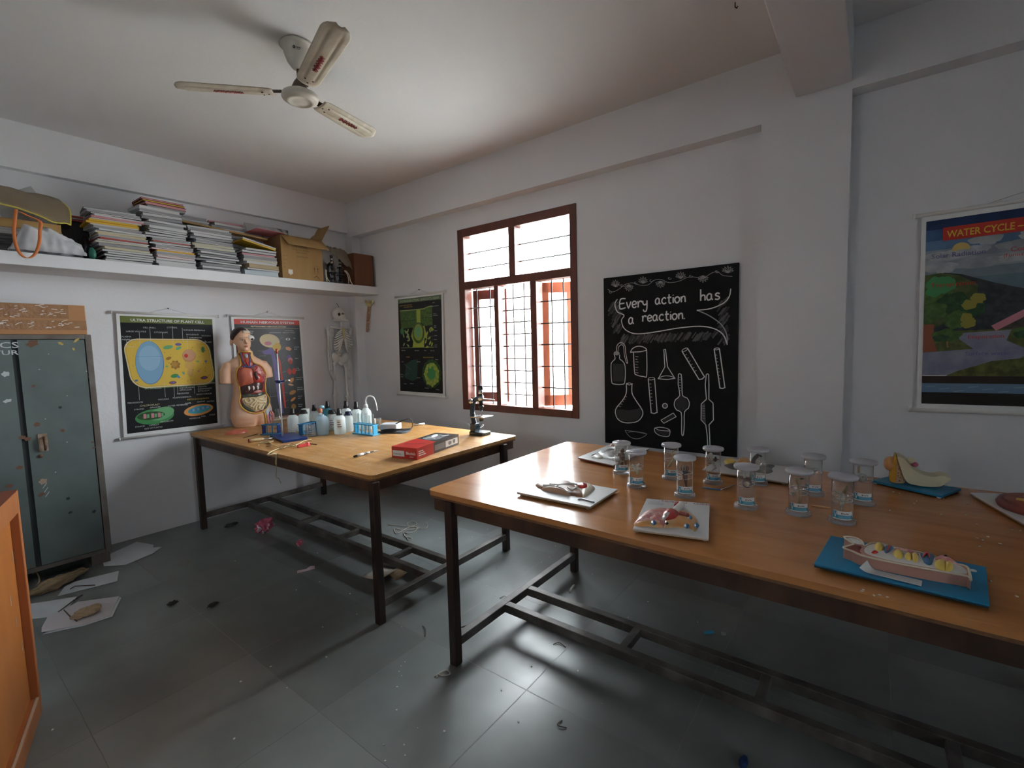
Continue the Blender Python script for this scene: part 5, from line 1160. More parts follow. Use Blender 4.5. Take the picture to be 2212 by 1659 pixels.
# ---------------------------------------------------------------- bottles
HD = glass('milky_plastic', (.80, .86, .88), .2, .93, (.84, .90, .90)); HDB = glass('bluish_plastic', (.75, .85, .92), .2, .93, (.62, .78, .87)); HDC = glass('clear_plastic', (.93, .96, .97), .06, .16, (.8, .86, .9)); TEALP = glass('teal_plastic', (.4, .7, .75), .15, .7, (.10, .34, .42))
CAPB = mat('black_cap', (.012, .012, .013), .35); GLS = glass('lab_glass', (.93, .97, .97), .02, .04); LABW = mat('label_white', (.72, .73, .72), .6); LABD = mat('label_print', (.06, .06, .08), .6)
def bottle(label, x, y, h, r, m=HD, cap=True, capm=CAPB, lab=None, ang=None, group='reagent bottles on the corner table', wide=False):
    t = thing('bottle', label, 'bottle', (x, y, TZ + .0005), 0, group)
    hs = h * (.72 if not wide else .80); nr = r * (.36 if not wide else .62)
    pr = [(0, .002), (r * .9, 0), (r, .006), (r, hs * .80), (r * .93, hs * .90), (r * .66, hs * .98), (nr, hs), (nr, hs + h * .05), (nr * .9, hs + h * .05)]
    obj('body', MB().lathe(pr, m, 24), t)
    if cap:
        c = MB(); z0 = hs + h * .015; ch = h - z0
        c.lathe([(nr * 1.25, z0), (nr * 1.25, z0 + ch * .34), (nr * 1.08, z0 + ch * .40), (nr * .95, z0 + ch * .95), (nr * .75, z0 + ch)], capm, 20)
        for k in range(14): c.box((nr * 1.25 * cos(k * .449), nr * 1.25 * sin(k * .449), z0 + ch * .17), (.003, .003, ch * .3), capm, Matrix.Rotation(k * .449, 3, 'Z'))
        obj('cap', c, t)
    if lab:
        a0 = atan2(-y, -x) if ang is None else ang
        l = MB(); z0, z1, hw = lab
        def lf(u, v, q=1.006): a = a0 + (u - .5) * 2 * hw; return Vector((r * q * cos(a), r * q * sin(a), z0 + (z1 - z0) * v))
        l.sheet(lf, 10, 2, LABW)
        for k in range(3): l.sheet(lambda u, v, k=k: lf(.1 + .75 * u * (1 - .2 * k), .2 + k * .24 + .08 * v, 1.012), 8, 1, LABD)
        obj('label', l, t)
    return t
def onT(px, py): p = onz(px, py, TZ); return p.x, p.y
def away(px, py, r): # centre of a round thing whose foot shows at this point
    x, y = onT(px, py); k = r / sqrt(x * x + y * y); return x + x * k, y + y * k
x, y = -3.715, 1.925; bottle('milky bottle with black cap behind the long blue tube rack', x, y, .192, .041)
x, y = away(657, 930, .04); bottle('black-capped bottle at the back beside the ticked measuring beaker', x, y, .165, .042, wide=True)
x, y = away(681, 925, .04); bottle('black-capped milky bottle standing behind the front ticked beaker', x, y, .195, .040)
x, y = away(698, 941, .042); bottle('capless pale blue jug-shaped bottle', x, y, .205, .044, HDB, cap=False)
x, y = away(710, 924, .04); bottle('teal bottle with glossy dark cap behind the pale blue jug', x, y, .222, .040, TEALP)
x, y = away(719, 930, .04); bottle('short bottle with broad dark cap and label right of the blue jug', x, y, .165, .041, wide=True, lab=(.03, .10, .6))
x, y = away(735, 939, .042); bottle('front milky bottle with black cap and printed label', x, y, .198, .043, lab=(.045, .115, .5))
x, y = away(750, 927, .042); bottle('milky black-capped bottle second from the wash bottle, at the back', x, y, .230, .042)
x, y = away(754, 934, .036); bottle('bottle with navy blue cap behind the cyan tube rack', x, y, .162, .036, wide=True, capm=mat('navy_cap', (.015, .02, .06), .25))
x, y = away(772, 928, .042); bottle('milky black-capped bottle next to the wash bottle', x, y, .225, .042)
x, y = away(793, 930, .042)
wbt = thing('wash_bottle', 'white wash bottle with a bent delivery tube, tallest of the bottles', 'bottle', (x, y, TZ + .0005))
obj('body', MB().lathe([(0, .002), (.038, 0), (.042, .006), (.042, .13), (.036, .155), (.018, .178), (.013, .185), (.013, .196)], HD, 24), wbt)
obj('cap', MB().lathe([(.017, .180), (.017, .198), (.012, .206), (.006, .212)], mat('white_cap', (.72, .74, .74), .4), 20), wbt)
obj('delivery_tube', MB().tube(smooth_path([(0, 0, .20), (.0, .0, .245), (.008, .012, .268), (.022, .034, .272), (.036, .055, .255), (.044, .068, .20), (.046, .072, .15)], 6), [.0055] * 31 + [.0045] * 6, mat('white_tube', (.78, .80, .80), .35), 8), wbt)

def graduated(nm, label, x, y, h, r0, r1, m, handle=False, group=None):
    t = thing(nm, label, 'beaker', (x, y, TZ + .0005), 0, group)
    obj('body', MB().lathe([(0, .003), (r0 * .94, 0), (r0, .004), (r1, h), (r1 * 1.05, h + .003), (r1 * .96, h), (r0 * .95, .006), (0, .006)], m, 28), t)
    k = MB(); a0 = atan2(-y, -x)
    for i in range(4):
        z = h * (.22 + .17 * i); r = (r0 + (r1 - r0) * z / h) * 1.012
        k.tube([(r * cos(a0 + q), r * sin(a0 + q), z) for q in (-.45, -.3, -.15, 0, .15)], .0016, LABD, 5)
    obj('graduation', k, t)
    return t
x, y = away(672, 944, .035); g = graduated('beaker', 'clear beaker with black ticks in front of the bottles', x, y, .088, .040, .034, HDC, group='ticked beakers')
x, y = away(662, 922, .03); g = graduated('beaker', 'milky beaker with black ticks among the back bottles', x, y, .15, .030, .033, HD, group='ticked beakers')
x, y = away(817, 927, .028); graduated('beaker', 'small glass beaker between wash bottle and white adapter', x, y, .082, .029, .030, GLS)
x, y = away(601, 927, .03)
fk = thing('flask', 'clear glass cylinder with rounded shoulders left of the stand rod', 'flask', (x, y, TZ + .0005))
obj('body', MB().lathe([(0, .002), (.038, 0), (.042, .01), (.040, .085), (.030, .115), (.015, .14), (.014, .165), (.017, .168)], GLS, 24), fk)
x, y = away(694, 932, .02)
bl = thing('dropper_bulb', 'blue and orange rounded squeeze bulb among the bottles', 'bulb', (x, y, TZ + .0005))
obj('holder', MB().lathe([(.020, 0), (.020, .10), (.012, .125), (.012, .15)], HD, 18), bl); obj('bulb', MB().ell((0, 0, .168), (.020, .020, .024), mat('bulb_orange', (.60, .22, .12), .4), 14, 10), bl); obj('tip', MB().ell((.008, .012, .196), (.017, .022, .013), mat('bulb_blue', (.20, .42, .50), .35), 12, 8), bl)

# ---------------------------------------------------------------- racks, stand, tubes
CY = mat('cyan_plastic', (.035, .34, .58), .35); CYD = mat('blue_plastic', (.030, .20, .40), .4); NVY = mat('navy_paint', (.012, .035, .16), .35)
def rack(label, loc, rz, L, m, tubes=0, n=5, endm=None):
    t = thing('test_tube_rack', label, 'rack', loc, rz, 'test tube racks')
    obj('base', MB().bb((-L / 2 - .012, -.036, 0), (L / 2 + .012, .036, .009), m), t, bev=.002)
    tp_ = MB(); H_ = .078
    for i in range(n + 1):
        x_ = -L / 2 + i * L / n
        tp_.bb((x_ - .0035, -.026, H_ - .003), (x_ + .0035, .026, H_ + .003), m)
    for yy in (-.026, 0.026): tp_.bb((-L / 2 - .004, yy - .003, H_ - .0035), (L / 2 + .004, yy + .003, H_ + .0035), m)
    obj('top_grid', tp_, t)
    for i in range(n + 1):
        if i in (0, n): obj('end_post', MB().bb((-L / 2 + i * L / n - .004, -.02, .009), (-L / 2 + i * L / n + .004, .02, H_ - .003), endm or m), t)
        else: obj('post', MB().bb((-L / 2 + i * L / n - .003, -.026, .009), (-L / 2 + i * L / n + .003, -.020, H_ - .0035), m), t)
    return t
r_ = rack('cyan test tube rack holding clear tubes, right of the bottles', (-3.085, 2.165, TZ + .0005), radians(3.5), .215, CY)
for i in range(5):
    c = r_.matrix_basis @ Vector((-.086 + i * .043, .0, .0095))
    t = thing('test_tube', ('leftmost', 'second', 'middle', 'fourth', 'rightmost')[i] + ' clear test tube standing in the cyan rack', 'test tube', c, 0, 'test tubes in the cyan rack')
    obj('tube', MB().lathe([(0, .0), (.006, .002), (.0095, .010), (.0095, .148 - .012 * (i % 2)), (.0112, .151 - .012 * (i % 2)), (.0085, .150 - .012 * (i % 2)), (.0085, .012)], GLS, 14), t)
rack('blue test tube rack, empty, in front of the leftmost bottle', (-3.565, 1.965, TZ + .0005), radians(110), .15, CYD)
rack('dark blue test tube rack left of the stand rod, beside the torso', (-3.77, 1.775, TZ + .0005), radians(35), .12, CYD, n=3, endm=NVY)
sd_ = thing('retort_stand', 'retort stand with navy blue base plate and thin metal rod', 'stand', (-3.47, 1.755, TZ + .0005), radians(-12))
bs = MB()
bs.prism([(-.165, -.085), (.165, -.085), (.165, .09), (-.165, .09)], .010, .016, NVY)
for x_ in (-.161, .161): bs.bb((x_ - .004, -.085, 0), (x_ + .004, .09, .010), NVY)
obj('base', bs, sd_, bev=.003)
obj('rod', MB().tube([(-.04, -.03, .016), (-.085, -.018, .64)], .0058, mat('rod_silver', (.66, .67, .68), .3, metal=.35), 12), sd_, label='thin silver rod')
obj('rod_tip', MB().tube([(-.0848, -.018, .636), (-.086, -.0184, .672)], .0085, mat('tip_red', (.45, .08, .04), .4), 10), sd_, label='red rod tip')
bc = MB().box((-.07, -.02, .425), (.055, .018, .022), NVY, Matrix.Rotation(.3, 3, 'Z')); bc.tube([(-.05, -.02, .425), (.0, .02, .435)], .005, NVY, 8); bc.tube([(-.075, -.05, .43), (-.075, .02, .43)], .004, NVY, 8); bc.tube([(0, .0, .432), (.004, .035, .436)], .006, CHR, 8)
obj('clamp', bc, sd_)

# ---------------------------------------------------------------- microscope, adapter, box, pen and litter
microscope('dark blue-green microscope at the window end of the corner table', (-2.315, 2.60, TZ + .0005), radians(2), 1.0)
ADP = mat('grey_white_case', (.58, .60, .63), .45); CBL = mat('black_cable', (.02, .02, .022), .45)
ad = thing('adapter', 'white box-shaped power adapter with black cable', 'adapter', (-3.0, 2.335, TZ + .004), radians(28))
pp = MB().prism([(-.07, -.055), (.07, -.055), (.07, .055), (-.07, .055)], .012, .064, ADP)
obj('body', pp, ad, bev=.010)
obj('pouch', MB().puff([(p[0], p[1]) for p in rrect(.03, -.005, .25, .16, .05)], .014, mat('black_pouch', (.03, .032, .036), .4, col2=(.10, .11, .13), nscale=20), wob=.004), ad)
obj('cable', MB().tube(smooth_path([(.05, -.03, .06), (.10, .0, .085), (.145, .04, .092), (.16, .05, .06), (.155, .03, .018), (.10, -.05, .018), (.02, -.072, .02), (-.05, -.07, .02), (.03, -.06, .026), (.11, -.035, .022), (.155, .02, .02)], 6), .0042, CBL, 7), ad)
mk = thing('marker_pen', 'white marker pen lying by the far edge of the corner table', 'pen', (-3.025, 2.665, TZ + .0085), radians(72))
obj('barrel', MB().tube([(-.045, 0, 0), (.035, 0, 0)], .008, mat('white_barrel', (.72, .72, .72), .4), 12), mk); obj('tip', MB().tube([(-.045, 0, 0), (-.062, 0, 0)], [.006, .003], mat('grey_tip', (.3, .3, .3), .5), 10), mk)
pn = thing('pen', 'grey and black pen lying in the middle of the corner table', 'pen', (-2.485, 1.735, TZ + .0085), radians(97))
obj('barrel', MB().tube([(-.05, 0, 0), (-.01, 0, 0)], .008, CAPB, 12), pn); obj('grip', MB().tube([(-.01, 0, 0), (.03, 0, 0)], [.0065, .006], mat('grey_grip', (.42, .43, .45), .35), 12), pn); obj('refill', MB().tube([(.03, 0, 0), (.10, 0, -.004)], [.004, .0025], mat('steel_grey', (.25, .25, .26), .3, metal=.8), 8), pn); obj('cap', MB().tube([(-.095, 0, 0), (-.05, 0, 0)], [.0055, .008], CAPB, 12), pn); obj('band', MB().tube([(-.072, 0, 0), (-.022, 0, 0)], .0083, mat('white_barrel', (.72, .72, .72), .4), 12), pn)
# red and black carton
RB_ = mat('carton_red', (.50, .035, .028), .3); KB_ = mat('carton_black', (.035, .037, .042), .28); KG_ = mat('carton_grey', (.18, .18, .19), .3); WB_ = mat('carton_white', (.70, .70, .69), .4)
p0, p1, p2, p3 = [onz(*a, TZ) for a in ((858, 991), (905, 994), (984, 964), (940, 953))]
cx_ = thing('carton', 'red and black slide box lying near the front edge of the corner table', 'box', (-2.235, 2.015, TZ + .0005), atan2(p2.y - p1.y, p2.x - p1.x))
m = MB(); Lb, Wb, Hb = .46, .185, .068
m.bb((-Lb / 2, -Wb / 2, 0), (-Lb / 2 + .17, Wb / 2, Hb), RB_); m.bb((-Lb / 2 + .17, -Wb / 2, 0), (Lb / 2, Wb / 2, Hb), KB_)
cv = Canvas(m, (0, 0, Hb), (0, -1, 0), (1, 0, 0))
cv.poly([(-Wb / 2, -.06), (Wb / 2, -.06), (Wb / 2, -.03), (-Wb / 2, .02)], RB_, 1)
cv.ell(.0, .09, .06, .10, KG_, 2, .3, wob=.1); cv.ell(-.03, .13, .02, .05, WB_, 3, .4); cv.ell(.035, .16, .012, .03, WB_, 3, -.4); cv.line([(-.05, .03), (-.01, .07), (.03, .05)], .012, WB_, 3)
cv.line([(-.06, -.15), (.03, -.12), (.05, -.09)], .010, KB_, 2)
c2 = Canvas(m, (-Lb / 2, 0, 0), (0, -1, 0), (0, 0, 1)); c2.rect(-.085, .012, .0, .046, WB_, 1); c2.text('Dissection', -.08, .022, .014, KB_, 2); c2.text('Biolab', .012, .026, .024, WB_, 1, width=.07, bold=.02); c2.text('slides', .04, .010, .012, WB_, 1)
c3 = Canvas(m, (0, -Wb / 2, 0), (1, 0, 0), (0, 0, 1)); [c3.rect(-.215, .018 + i * .012, -.215 + .07 - .012 * i, .024 + i * .012, WB_, 1) for i in range(3)]; c3.rect(.07, .012, .215, .052, WB_, 1); c3.ell(.12, .032, .02, .012, KG_, 2); c3.ell(.17, .034, .015, .014, KG_, 2); c3.rect(-.05, .015, .06, .05, KG_, 1)
obj('body', m, cx_)
# red organ piece, tool, rope, clip, sticks
og = MB().puff([(p.x, p.y) for p in smooth_path([Vector(q) for q in ((-.085, -.005, 0), (-.05, -.045, 0), (.01, -.05, 0), (.06, -.035, 0), (.095, .015, 0), (.04, .035, 0), (-.03, .045, 0), (-.07, .03, 0))], 4, True)], .032, LUNG, wob=.004)
solo('organ_piece', og, 'loose coral red organ piece lying in front of the torso model', 'model part', loc=(-4.09, 1.645, TZ + .0005), rot=(0, 0, radians(75)))
tl = thing('screwdriver', 'wooden handled tool lying left of the stand base', 'tool', (-3.555, 1.60, TZ + .013), radians(76))
obj('handle', MB().tube([(-.075, 0, 0), (-.07, 0, 0), (-.045, 0, 0), (.0, 0, 0), (.012, 0, 0)], [.010, .013, .0125, .011, .007], mat('light_wood', (.52, .38, .20), .45), 12), tl); obj('end_cap', MB().tube([(-.088, 0, 0), (-.074, 0, 0)], [.011, .0135], mat('red_wood', (.22, .06, .03), .4), 12), tl); obj('shaft', MB().tube([(.012, 0, 0), (.03, 0, 0), (.09, 0, -.004)], [.008, .004, .0035], CHR, 8), tl)
for i, (a_, b_) in enumerate((((526, 946), (557, 937)), ((536, 949), (560, 947)))):
    q0 = onz(*a_, TZ + .003); q1 = onz(*b_, TZ + .003); c = (q0 + q1) / 2
    solo('stick', MB().tube([q0 - c, q1 - c], .003, mat('dark_stick', (.10, .07, .045), .6), 6), ('long dark stick lying left of the wooden tool', 'short dark stick lying just above the wooden tool handle')[i], 'stick', 'thin sticks on the corner table', loc=c)
ROPE = mat('jute_rope', (.50, .39, .22), .85, col2=(.40, .30, .16), nscale=90)
P = [onz(*a, TZ + .006) for a in ((672, 949), (655, 953), (640, 961), (620, 965), (600, 970), (585, 976), (578, 983))]
P += [Vector((P[-1].x - .004, 1.434, TZ + .002)), Vector((P[-1].x, 1.430, TZ - .05)), Vector((P[-1].x + .003, 1.428, TZ - .10)), Vector((P[-1].x - .012, 1.430, TZ - .15)), Vector((P[-1].x + .02, 1.43, TZ - .152)), Vector((P[-1].x + .05, 1.428, TZ - .18))]
q = smooth_path(P, 5); c = Vector((P[0].x, P[0].y, TZ))
solo('rope', MB().tube([p - c for p in q], [.005] * 42 + [.0018] * (len(q) - 42), ROPE, 7), 'jute rope trailing over the front edge of the corner table', 'rope', loc=c)
for i, P in enumerate((((557, 963), (565, 955), (580, 956), (588, 961), (575, 964)), ((600, 966), (615, 963), (640, 964), (628, 958), (612, 968)), ((560, 958), (590, 953), (578, 951), (592, 963), (606, 968)))):
    Q = smooth_path([onz(*a, TZ + (.004, .014, .010)[i] + .004 * (k % 2)) for k, a in enumerate(P)], 5); c = Q[0].copy()
    solo('string', MB().tube([p - c for p in Q], .003, ROPE, 6), ('tangled pale string at the left end of the rope', 'short string curl under the rope beside the red clip', 'looped string under the wooden tool')[i], 'string', 'strings on the corner table', loc=c)
rc = MB().box((0, 0, .011), (.055, .018, .020), mat('red_clip', (.66, .07, .07), .35)); rc.box((.036, .003, .013), (.020, .024, .025), mat('red_clip', (.66, .07, .07), .35), Matrix.Rotation(.3, 3, 'Z')); rc.box((-.03, 0, .009), (.012, .022, .016), mat('red_clip', (.66, .07, .07), .35))
solo('clip', rc, 'bright red plastic clip by the front edge near the rope', 'clip', loc=(-3.07, 1.648, TZ + .0005), rot=(0, 0, radians(88)), bev=.003)
q0 = onz(662, 957, TZ + .003); q1 = onz(684, 960, TZ + .003); c = (q0 + q1) / 2
solo('stick', MB().tube([q0 - c, q1 - c], .0028, mat('dark_stick', (.10, .07, .045), .6), 6), 'thin dark stick beside the red clip', 'stick', 'thin sticks on the corner table', loc=c)
# ================================================================ specimen jars and relief models on the polished table
JG = glass('jar_acrylic', (.965, .98, .98), .03, .03); JLID = glass('lid_plastic', (.8, .84, .88), .15, .66, (.86, .87, .94)); JB = glass('base_plastic', (.93, .95, .96), .05, .14, (.8, .82, .88)); LBL = mat('label_blue', (.02, .27, .44), .5)
def jar(label, px, py, h, spec):
    x, y = away(px, py, .036)
    t = thing('specimen_jar', label, 'jar', (x, y, TZ + .0005), atan2(-y, -x), 'specimen jars on the polished table')
    R_, B_ = .0325, .0425
    obj('base', MB().lathe([(0, 0), (B_, 0), (B_ + .001, .003), (B_ - .002, .014), (R_, .016), (0, .016)], JB, 28), t)
    obj('cylinder', MB().lathe([(R_, .0162), (R_, h - .0125)], JG, 32), t)
    obj('lid', MB().lathe([(0, h - .016), (R_ - .001, h - .016), (R_ - .001, h - .0122), (B_ + .001, h - .012), (B_ + .003, h - .006), (B_ + .001, h), (0, h)], JLID, 30), t)
    l = MB()
    def lf(u, v, z0, z1, q): a = (u - .5) * 1.9 + .1; return Vector((R_ * q * cos(a), R_ * q * sin(a), z0 + (z1 - z0) * v))
    l.sheet(lambda u, v: lf(u, v, .018, .048, 1.012), 12, 2, LABW); l.sheet(lambda u, v: lf(u, v, .0215, .034, 1.02), 12, 2, LBL)
    l.sheet(lambda u, v: lf(.0 + .22 * u, v, .022, .046, 1.022), 3, 2, LBL)
    for k in range(3): l.sheet(lambda u, v, k=k: lf(.28 + .62 * u, v, .024 + k * .003, .0254 + k * .003, 1.028), 6, 1, mat('label_pale_blue', (.25, .50, .62), .5))
    for a_, b_ in (((.05, .044), (.11, .025)), ((.11, .025), (.18, .044))):
        l.sheet(lambda u, v, a_=a_, b_=b_: lf(a_[0] + (b_[0] - a_[0]) * u + .03 * v, 0, a_[1] + (b_[1] - a_[1]) * u, 0, 1.03), 3, 1, LABW)
    for k in range(5): l.sheet(lambda u, v, k=k: lf(.42 + .07 * k + .05 * u, v, .0375 + .002 * (k % 2), .0425 - .001 * (k % 3), 1.026), 2, 1, LABD)
    obj('label', l, t)
    sp = thing_mesh(spec); obj('specimen', sp, t)
    th_ = MB()
    for z in (.078, .100) if spec in ('lizard', 'long_tan', 'squid') else (.092,):
        th_.tube([(.030 * cos(a), .030 * sin(a), z + .003 * sin(a)) for a in [k * .42 for k in range(15)]], .0006, LABW, 5)
    obj('tie_thread', th_, t)
    return t
SPM = {k: mat('specimen_' + k, c, .4, col2=tuple(v * .6 for v in c), nscale=60) for k, c in dict(brown=(.20, .10, .045), pale=(.58, .54, .46), yellow=(.55, .42, .20), dark=(.06, .03, .02), tan=(.42, .30, .16), grey=(.40, .39, .37), maroon=(.14, .03, .02)).items()}
def thing_mesh(k):
    s = MB(); M_ = SPM
    if k == 'frog': s.ell((0, .002, .085), (.012, .014, .022), M_['brown']); s.ell((0, .004, .112), (.009, .010, .011), M_['brown']); s.tube([(0, -.006, .07), (.004, -.012, .055), (0, -.006, .038)], [.006, .005, .003], M_['tan'], 7); s.tube([(0, .010, .07), (.004, .014, .05), (0, .010, .034)], [.006, .005, .003], M_['tan'], 7); s.tube([(0, -.012, .10), (.004, -.016, .085)], .0035, M_['brown'], 6)
    elif k == 'starfish':
        for i in range(5):
            a = i * 1.2566 + .3; s.tube([(.012, 0, .085), (.012, .014 * sin(a), .085 + .014 * cos(a)), (.011, .026 * sin(a + .2), .085 + .027 * cos(a + .2))], [.008, .0055, .0025], M_['pale'], 7)
        s.ell((.012, 0, .085), (.006, .009, .009), M_['pale'])
    elif k == 'worm': s.tube(smooth_path([(0, .012, .135), (.004, .004, .122), (.0, .012, .10), (.004, .002, .08), (0, -.008, .062), (0, -.012, .055)], 5), [.0045] * 26, M_['yellow'], 7)
    elif k == 'squid': s.ell((0, 0, .098), (.010, .017, .009), M_['dark']); s.tube([(0, 0, .098), (0, .002, .075), (0, .004, .05), (0, .008, .036)], [.012, .009, .005, .002], M_['maroon'], 9); [s.tube([(0, q * .004, .10), (.004, q * .007, .118), (0, q * .006, .128)], .002, M_['dark'], 5) for q in (-2, -1, 0, 1, 2)]
    elif k == 'pale_fish': s.ell((0, -.010, .12), (.008, .011, .02), M_['pale']); s.ell((.004, .010, .112), (.006, .006, .012), M_['dark']); s.tube([(0, -.006, .10), (.004, .006, .085), (0, .012, .07), (0, -.004, .055)], [.007, .005, .004, .002], M_['pale'], 7)
    elif k == 'brown_diamond': s.ell((0, .002, .098), (.010, .018, .020), M_['maroon'], 8, 6); s.ell((.008, .002, .096), (.006, .009, .010), M_['tan'], 8, 6); s.bb((-.004, -.010, .115), (0, -.002, .148), M_['pale'])
    elif k == 'crescent': s.tube(smooth_path([(0, .016, .125), (0, .002, .13), (0, -.014, .112), (0, -.018, .09), (0, -.008, .07), (0, .006, .066)], 5), [.004] * 5 + [.009] * 16 + [.004] * 5, M_['dark'], 9); s.ell((.002, .004, .095), (.006, .011, .016), M_['pale'])
    elif k == 'long_tan': s.tube(smooth_path([(0, -.004, .135), (0, .0, .118), (.002, .004, .095), (0, .006, .07), (0, .002, .04)], 5), [.008] * 6 + [.006] * 15, M_['tan'], 8); s.tube([(0, -.004, .132), (.003, .014, .136)], .003, M_['dark'], 6); s.ell((.006, -.016, .075), (.004, .006, .008), M_['grey'])
    elif k == 'white_piece': s.ell((.004, -.006, .092), (.010, .013, .008), M_['pale']); s.ell((.0, .006, .105), (.006, .01, .007), M_['grey'])
    elif k == 'lizard': s.ell((0, .0, .088), (.006, .008, .020), M_['pale']); s.tube([(0, .004, .105), (.003, .010, .122), (0, .012, .132)], [.006, .005, .003], M_['tan'], 7); s.tube([(0, 0, .07), (0, -.004, .055), (0, -.002, .04), (0, -.006, .032)], [.006, .004, .003, .0015], M_['pale'], 7); s.tube([(0, -.004, .10), (.002, -.018, .106), (.002, -.024, .112)], [.003, .0025, .002], M_['pale'], 6); s.tube([(0, .004, .078), (.002, .018, .074), (.002, .023, .078)], [.003, .0025, .002], M_['pale'], 6); s.tube([(0, -.004, .076), (.002, -.016, .080), (.002, -.022, .086)], [.003, .0025, .002], M_['pale'], 6)
    else: s.tube(smooth_path([(0, -.012, .10), (0, -.004, .112), (0, .008, .106), (0, .004, .09), (0, -.006, .092), (0, -.002, .1)], 4), .006, M_['grey'], 8); s.bb((-.002, -.018, .118), (0, -.010, .146), M_['tan'])
    return s
for a in (('jar holding a brown frog-like specimen, in the back row at far left', 1343, 1026, .158, 'frog'), ('jar with a white starfish, leftmost of the front row', 1375, 1056, .164, 'starfish'), ('jar with a curled yellow worm, behind the dark-specimen jar', 1450, 1038, .167, 'worm'),
          ('jar with a dark tapering specimen, between the starfish jar and the diamond one', 1479, 1077, .169, 'squid'), ('jar with a pale fish-like specimen, in front of the orange relief board', 1540, 1048, .165, 'pale_fish'), ('jar with a small red-brown diamond-shaped specimen, middle of the front row', 1611, 1103, .167, 'brown_diamond'),
          ('jar with a dark curved specimen, behind the red-brown diamond one', 1636, 1050, .163, 'crescent'), ('jar with a long tan specimen, second from right in the front row', 1724, 1117, .168, 'long_tan'), ('jar with a small white lump, behind the long tan specimen', 1755, 1073, .166, 'white_piece'),
          ('jar with a pale lizard-like specimen, rightmost of the front row', 1818, 1135, .169, 'lizard'), ('jar with a grey ring-shaped specimen, nearest the blue board with orange ball', 1862, 1093, .170, 'ring')): jar(*a)

# ---------------------------------------------------------------- relief models on boards
WBD = mat('white_board', (.66, .66, .66), .4); WBE = mat('board_edge', (.34, .24, .15), .6); BBD = mat('blue_board', (.010, .22, .42), .42); FOOTM = mat('rubber_foot', (.55, .55, .52), .6); BRF = mat('relief_brown', (.36, .17, .09), .45, col2=(.25, .11, .06), nscale=20); CRF = mat('relief_cream', (.70, .62, .48), .4); REDF = mat('relief_red', (.55, .035, .02), .3); PKF = mat('relief_pink', (.62, .22, .20), .3, col2=(.74, .50, .46), nscale=70, lo=.45, hi=.6)
YLF = mat('relief_yellow', (.76, .56, .12), .32); BLF = mat('relief_blue', (.05, .16, .32), .35); ORF = mat('relief_orange', (.72, .32, .10), .3, col2=(.70, .45, .22), nscale=30); WHF = mat('relief_white', (.74, .72, .68), .3); GRF = mat('relief_grey', (.24, .24, .245), .3, col2=(.60, .60, .60), nscale=26, lo=.42, hi=.58); RBF = mat('relief_maroon', (.25, .055, .04), .4)
def model_board(label, corners, m, edge=None, thick=.010, z=.806, feet=True):
    """corners are real points on the table top, going round"""
    P = [onz(*c, TZ + z - .8 + thick) for c in corners]
    c = sum(P, Vector()) / 4; c.z = TZ + .0005
    t = thing('relief_model', label, 'anatomical model', c)
    Q = [(p.x - c.x, p.y - c.y) for p in P]
    if sum(Q[i - 1][0] * Q[i][1] - Q[i][0] * Q[i - 1][1] for i in range(4)) < 0: Q.reverse()
    b = MB(); zb = z - .8
    b.prism(Q, zb + thick * .55, zb + thick, m); b.prism([(p[0] * .995, p[1] * .995) for p in Q], zb, zb + thick * .55, edge or m)
    obj('board', b, t, bev=.001)
    if feet:
        for p in Q: obj('foot', MB().lathe([(.006, 0), (.008, zb)], FOOTM, 10, (p[0] * .9, p[1] * .9, 0)), t)
    return t, zb + thick
def relief(t, nm, px, h, m, z, cr, sm=3, wob=0.0, label=None, pw=.5):
    x0, y0, k = cr; c = t.location
    P = []
    for a in px:
        p = onz(x0 + a[0] * k, y0 + a[1] * k, c.z + z); P.append(Vector((p.x - c.x, p.y - c.y, 0)))
    P = [(p.x, p.y) for p in (smooth_path(P, sm, True) if sm else P)]
    if sum(P[i - 1][0] * P[i][1] - P[i][0] * P[i - 1][1] for i in range(len(P))) < 0: P.reverse()
    return obj(nm, MB().puff(P, h, m, lambda x, y: z, wob=wob, pw=pw), t, label=label)
def ridge(t, nm, px, r, m, z, cr, label=None):
    x0, y0, k = cr; c = t.location
    P = smooth_path([onz(x0 + a[0] * k, y0 + a[1] * k, c.z + z) - c for a in px], 4)
    return obj(nm, MB().tube(P, r, m, 7), t, label=label)
C1 = (1100, 920, .208)
t, z = model_board('white board with brown relief model and red oval, left end of the table', ((1116, 1063), (1275, 1095), (1334, 1057), (1180, 1030)), WBD, WBE)
relief(t, 'brown_section', [(272, 612), (310, 592), (430, 576), (560, 572), (640, 592), (700, 640), (775, 705), (770, 742), (660, 728), (590, 722), (470, 690), (345, 662), (290, 640)], .017, BRF, z, C1)
relief(t, 'lower_brown_band', [(350, 655), (480, 672), (590, 700), (640, 730), (590, 725), (470, 695), (350, 672)], .022, mat('relief_tan', (.46, .28, .18), .4), z, C1)
relief(t, 'cream_wedge', [(700, 640), (800, 600), (885, 640), (870, 680), (775, 748), (740, 700)], .016, CRF, z, C1)
for P in ([(350, 615), (450, 622), (560, 650), (612, 690)], [(420, 604), (520, 612), (640, 598), (705, 610)], [(460, 640), (520, 610), (580, 600)], [(610, 640), (650, 660), (700, 640)]): ridge(t, 'white_ridge', P, .0042, WHF, z + .016, C1)
relief(t, 'white_ring', [(690, 635), (740, 605), (800, 612), (830, 650), (800, 685), (730, 675)], .019, WHF, z + .002, C1); relief(t, 'red_oval', [(705, 635), (745, 612), (795, 620), (820, 650), (790, 672), (735, 662)], .019, REDF, z + .006, C1)
ridge(t, 'metal_clip', [(715, 765), (760, 758), (820, 775), (880, 790)], .003, CHR, z + .003, C1)
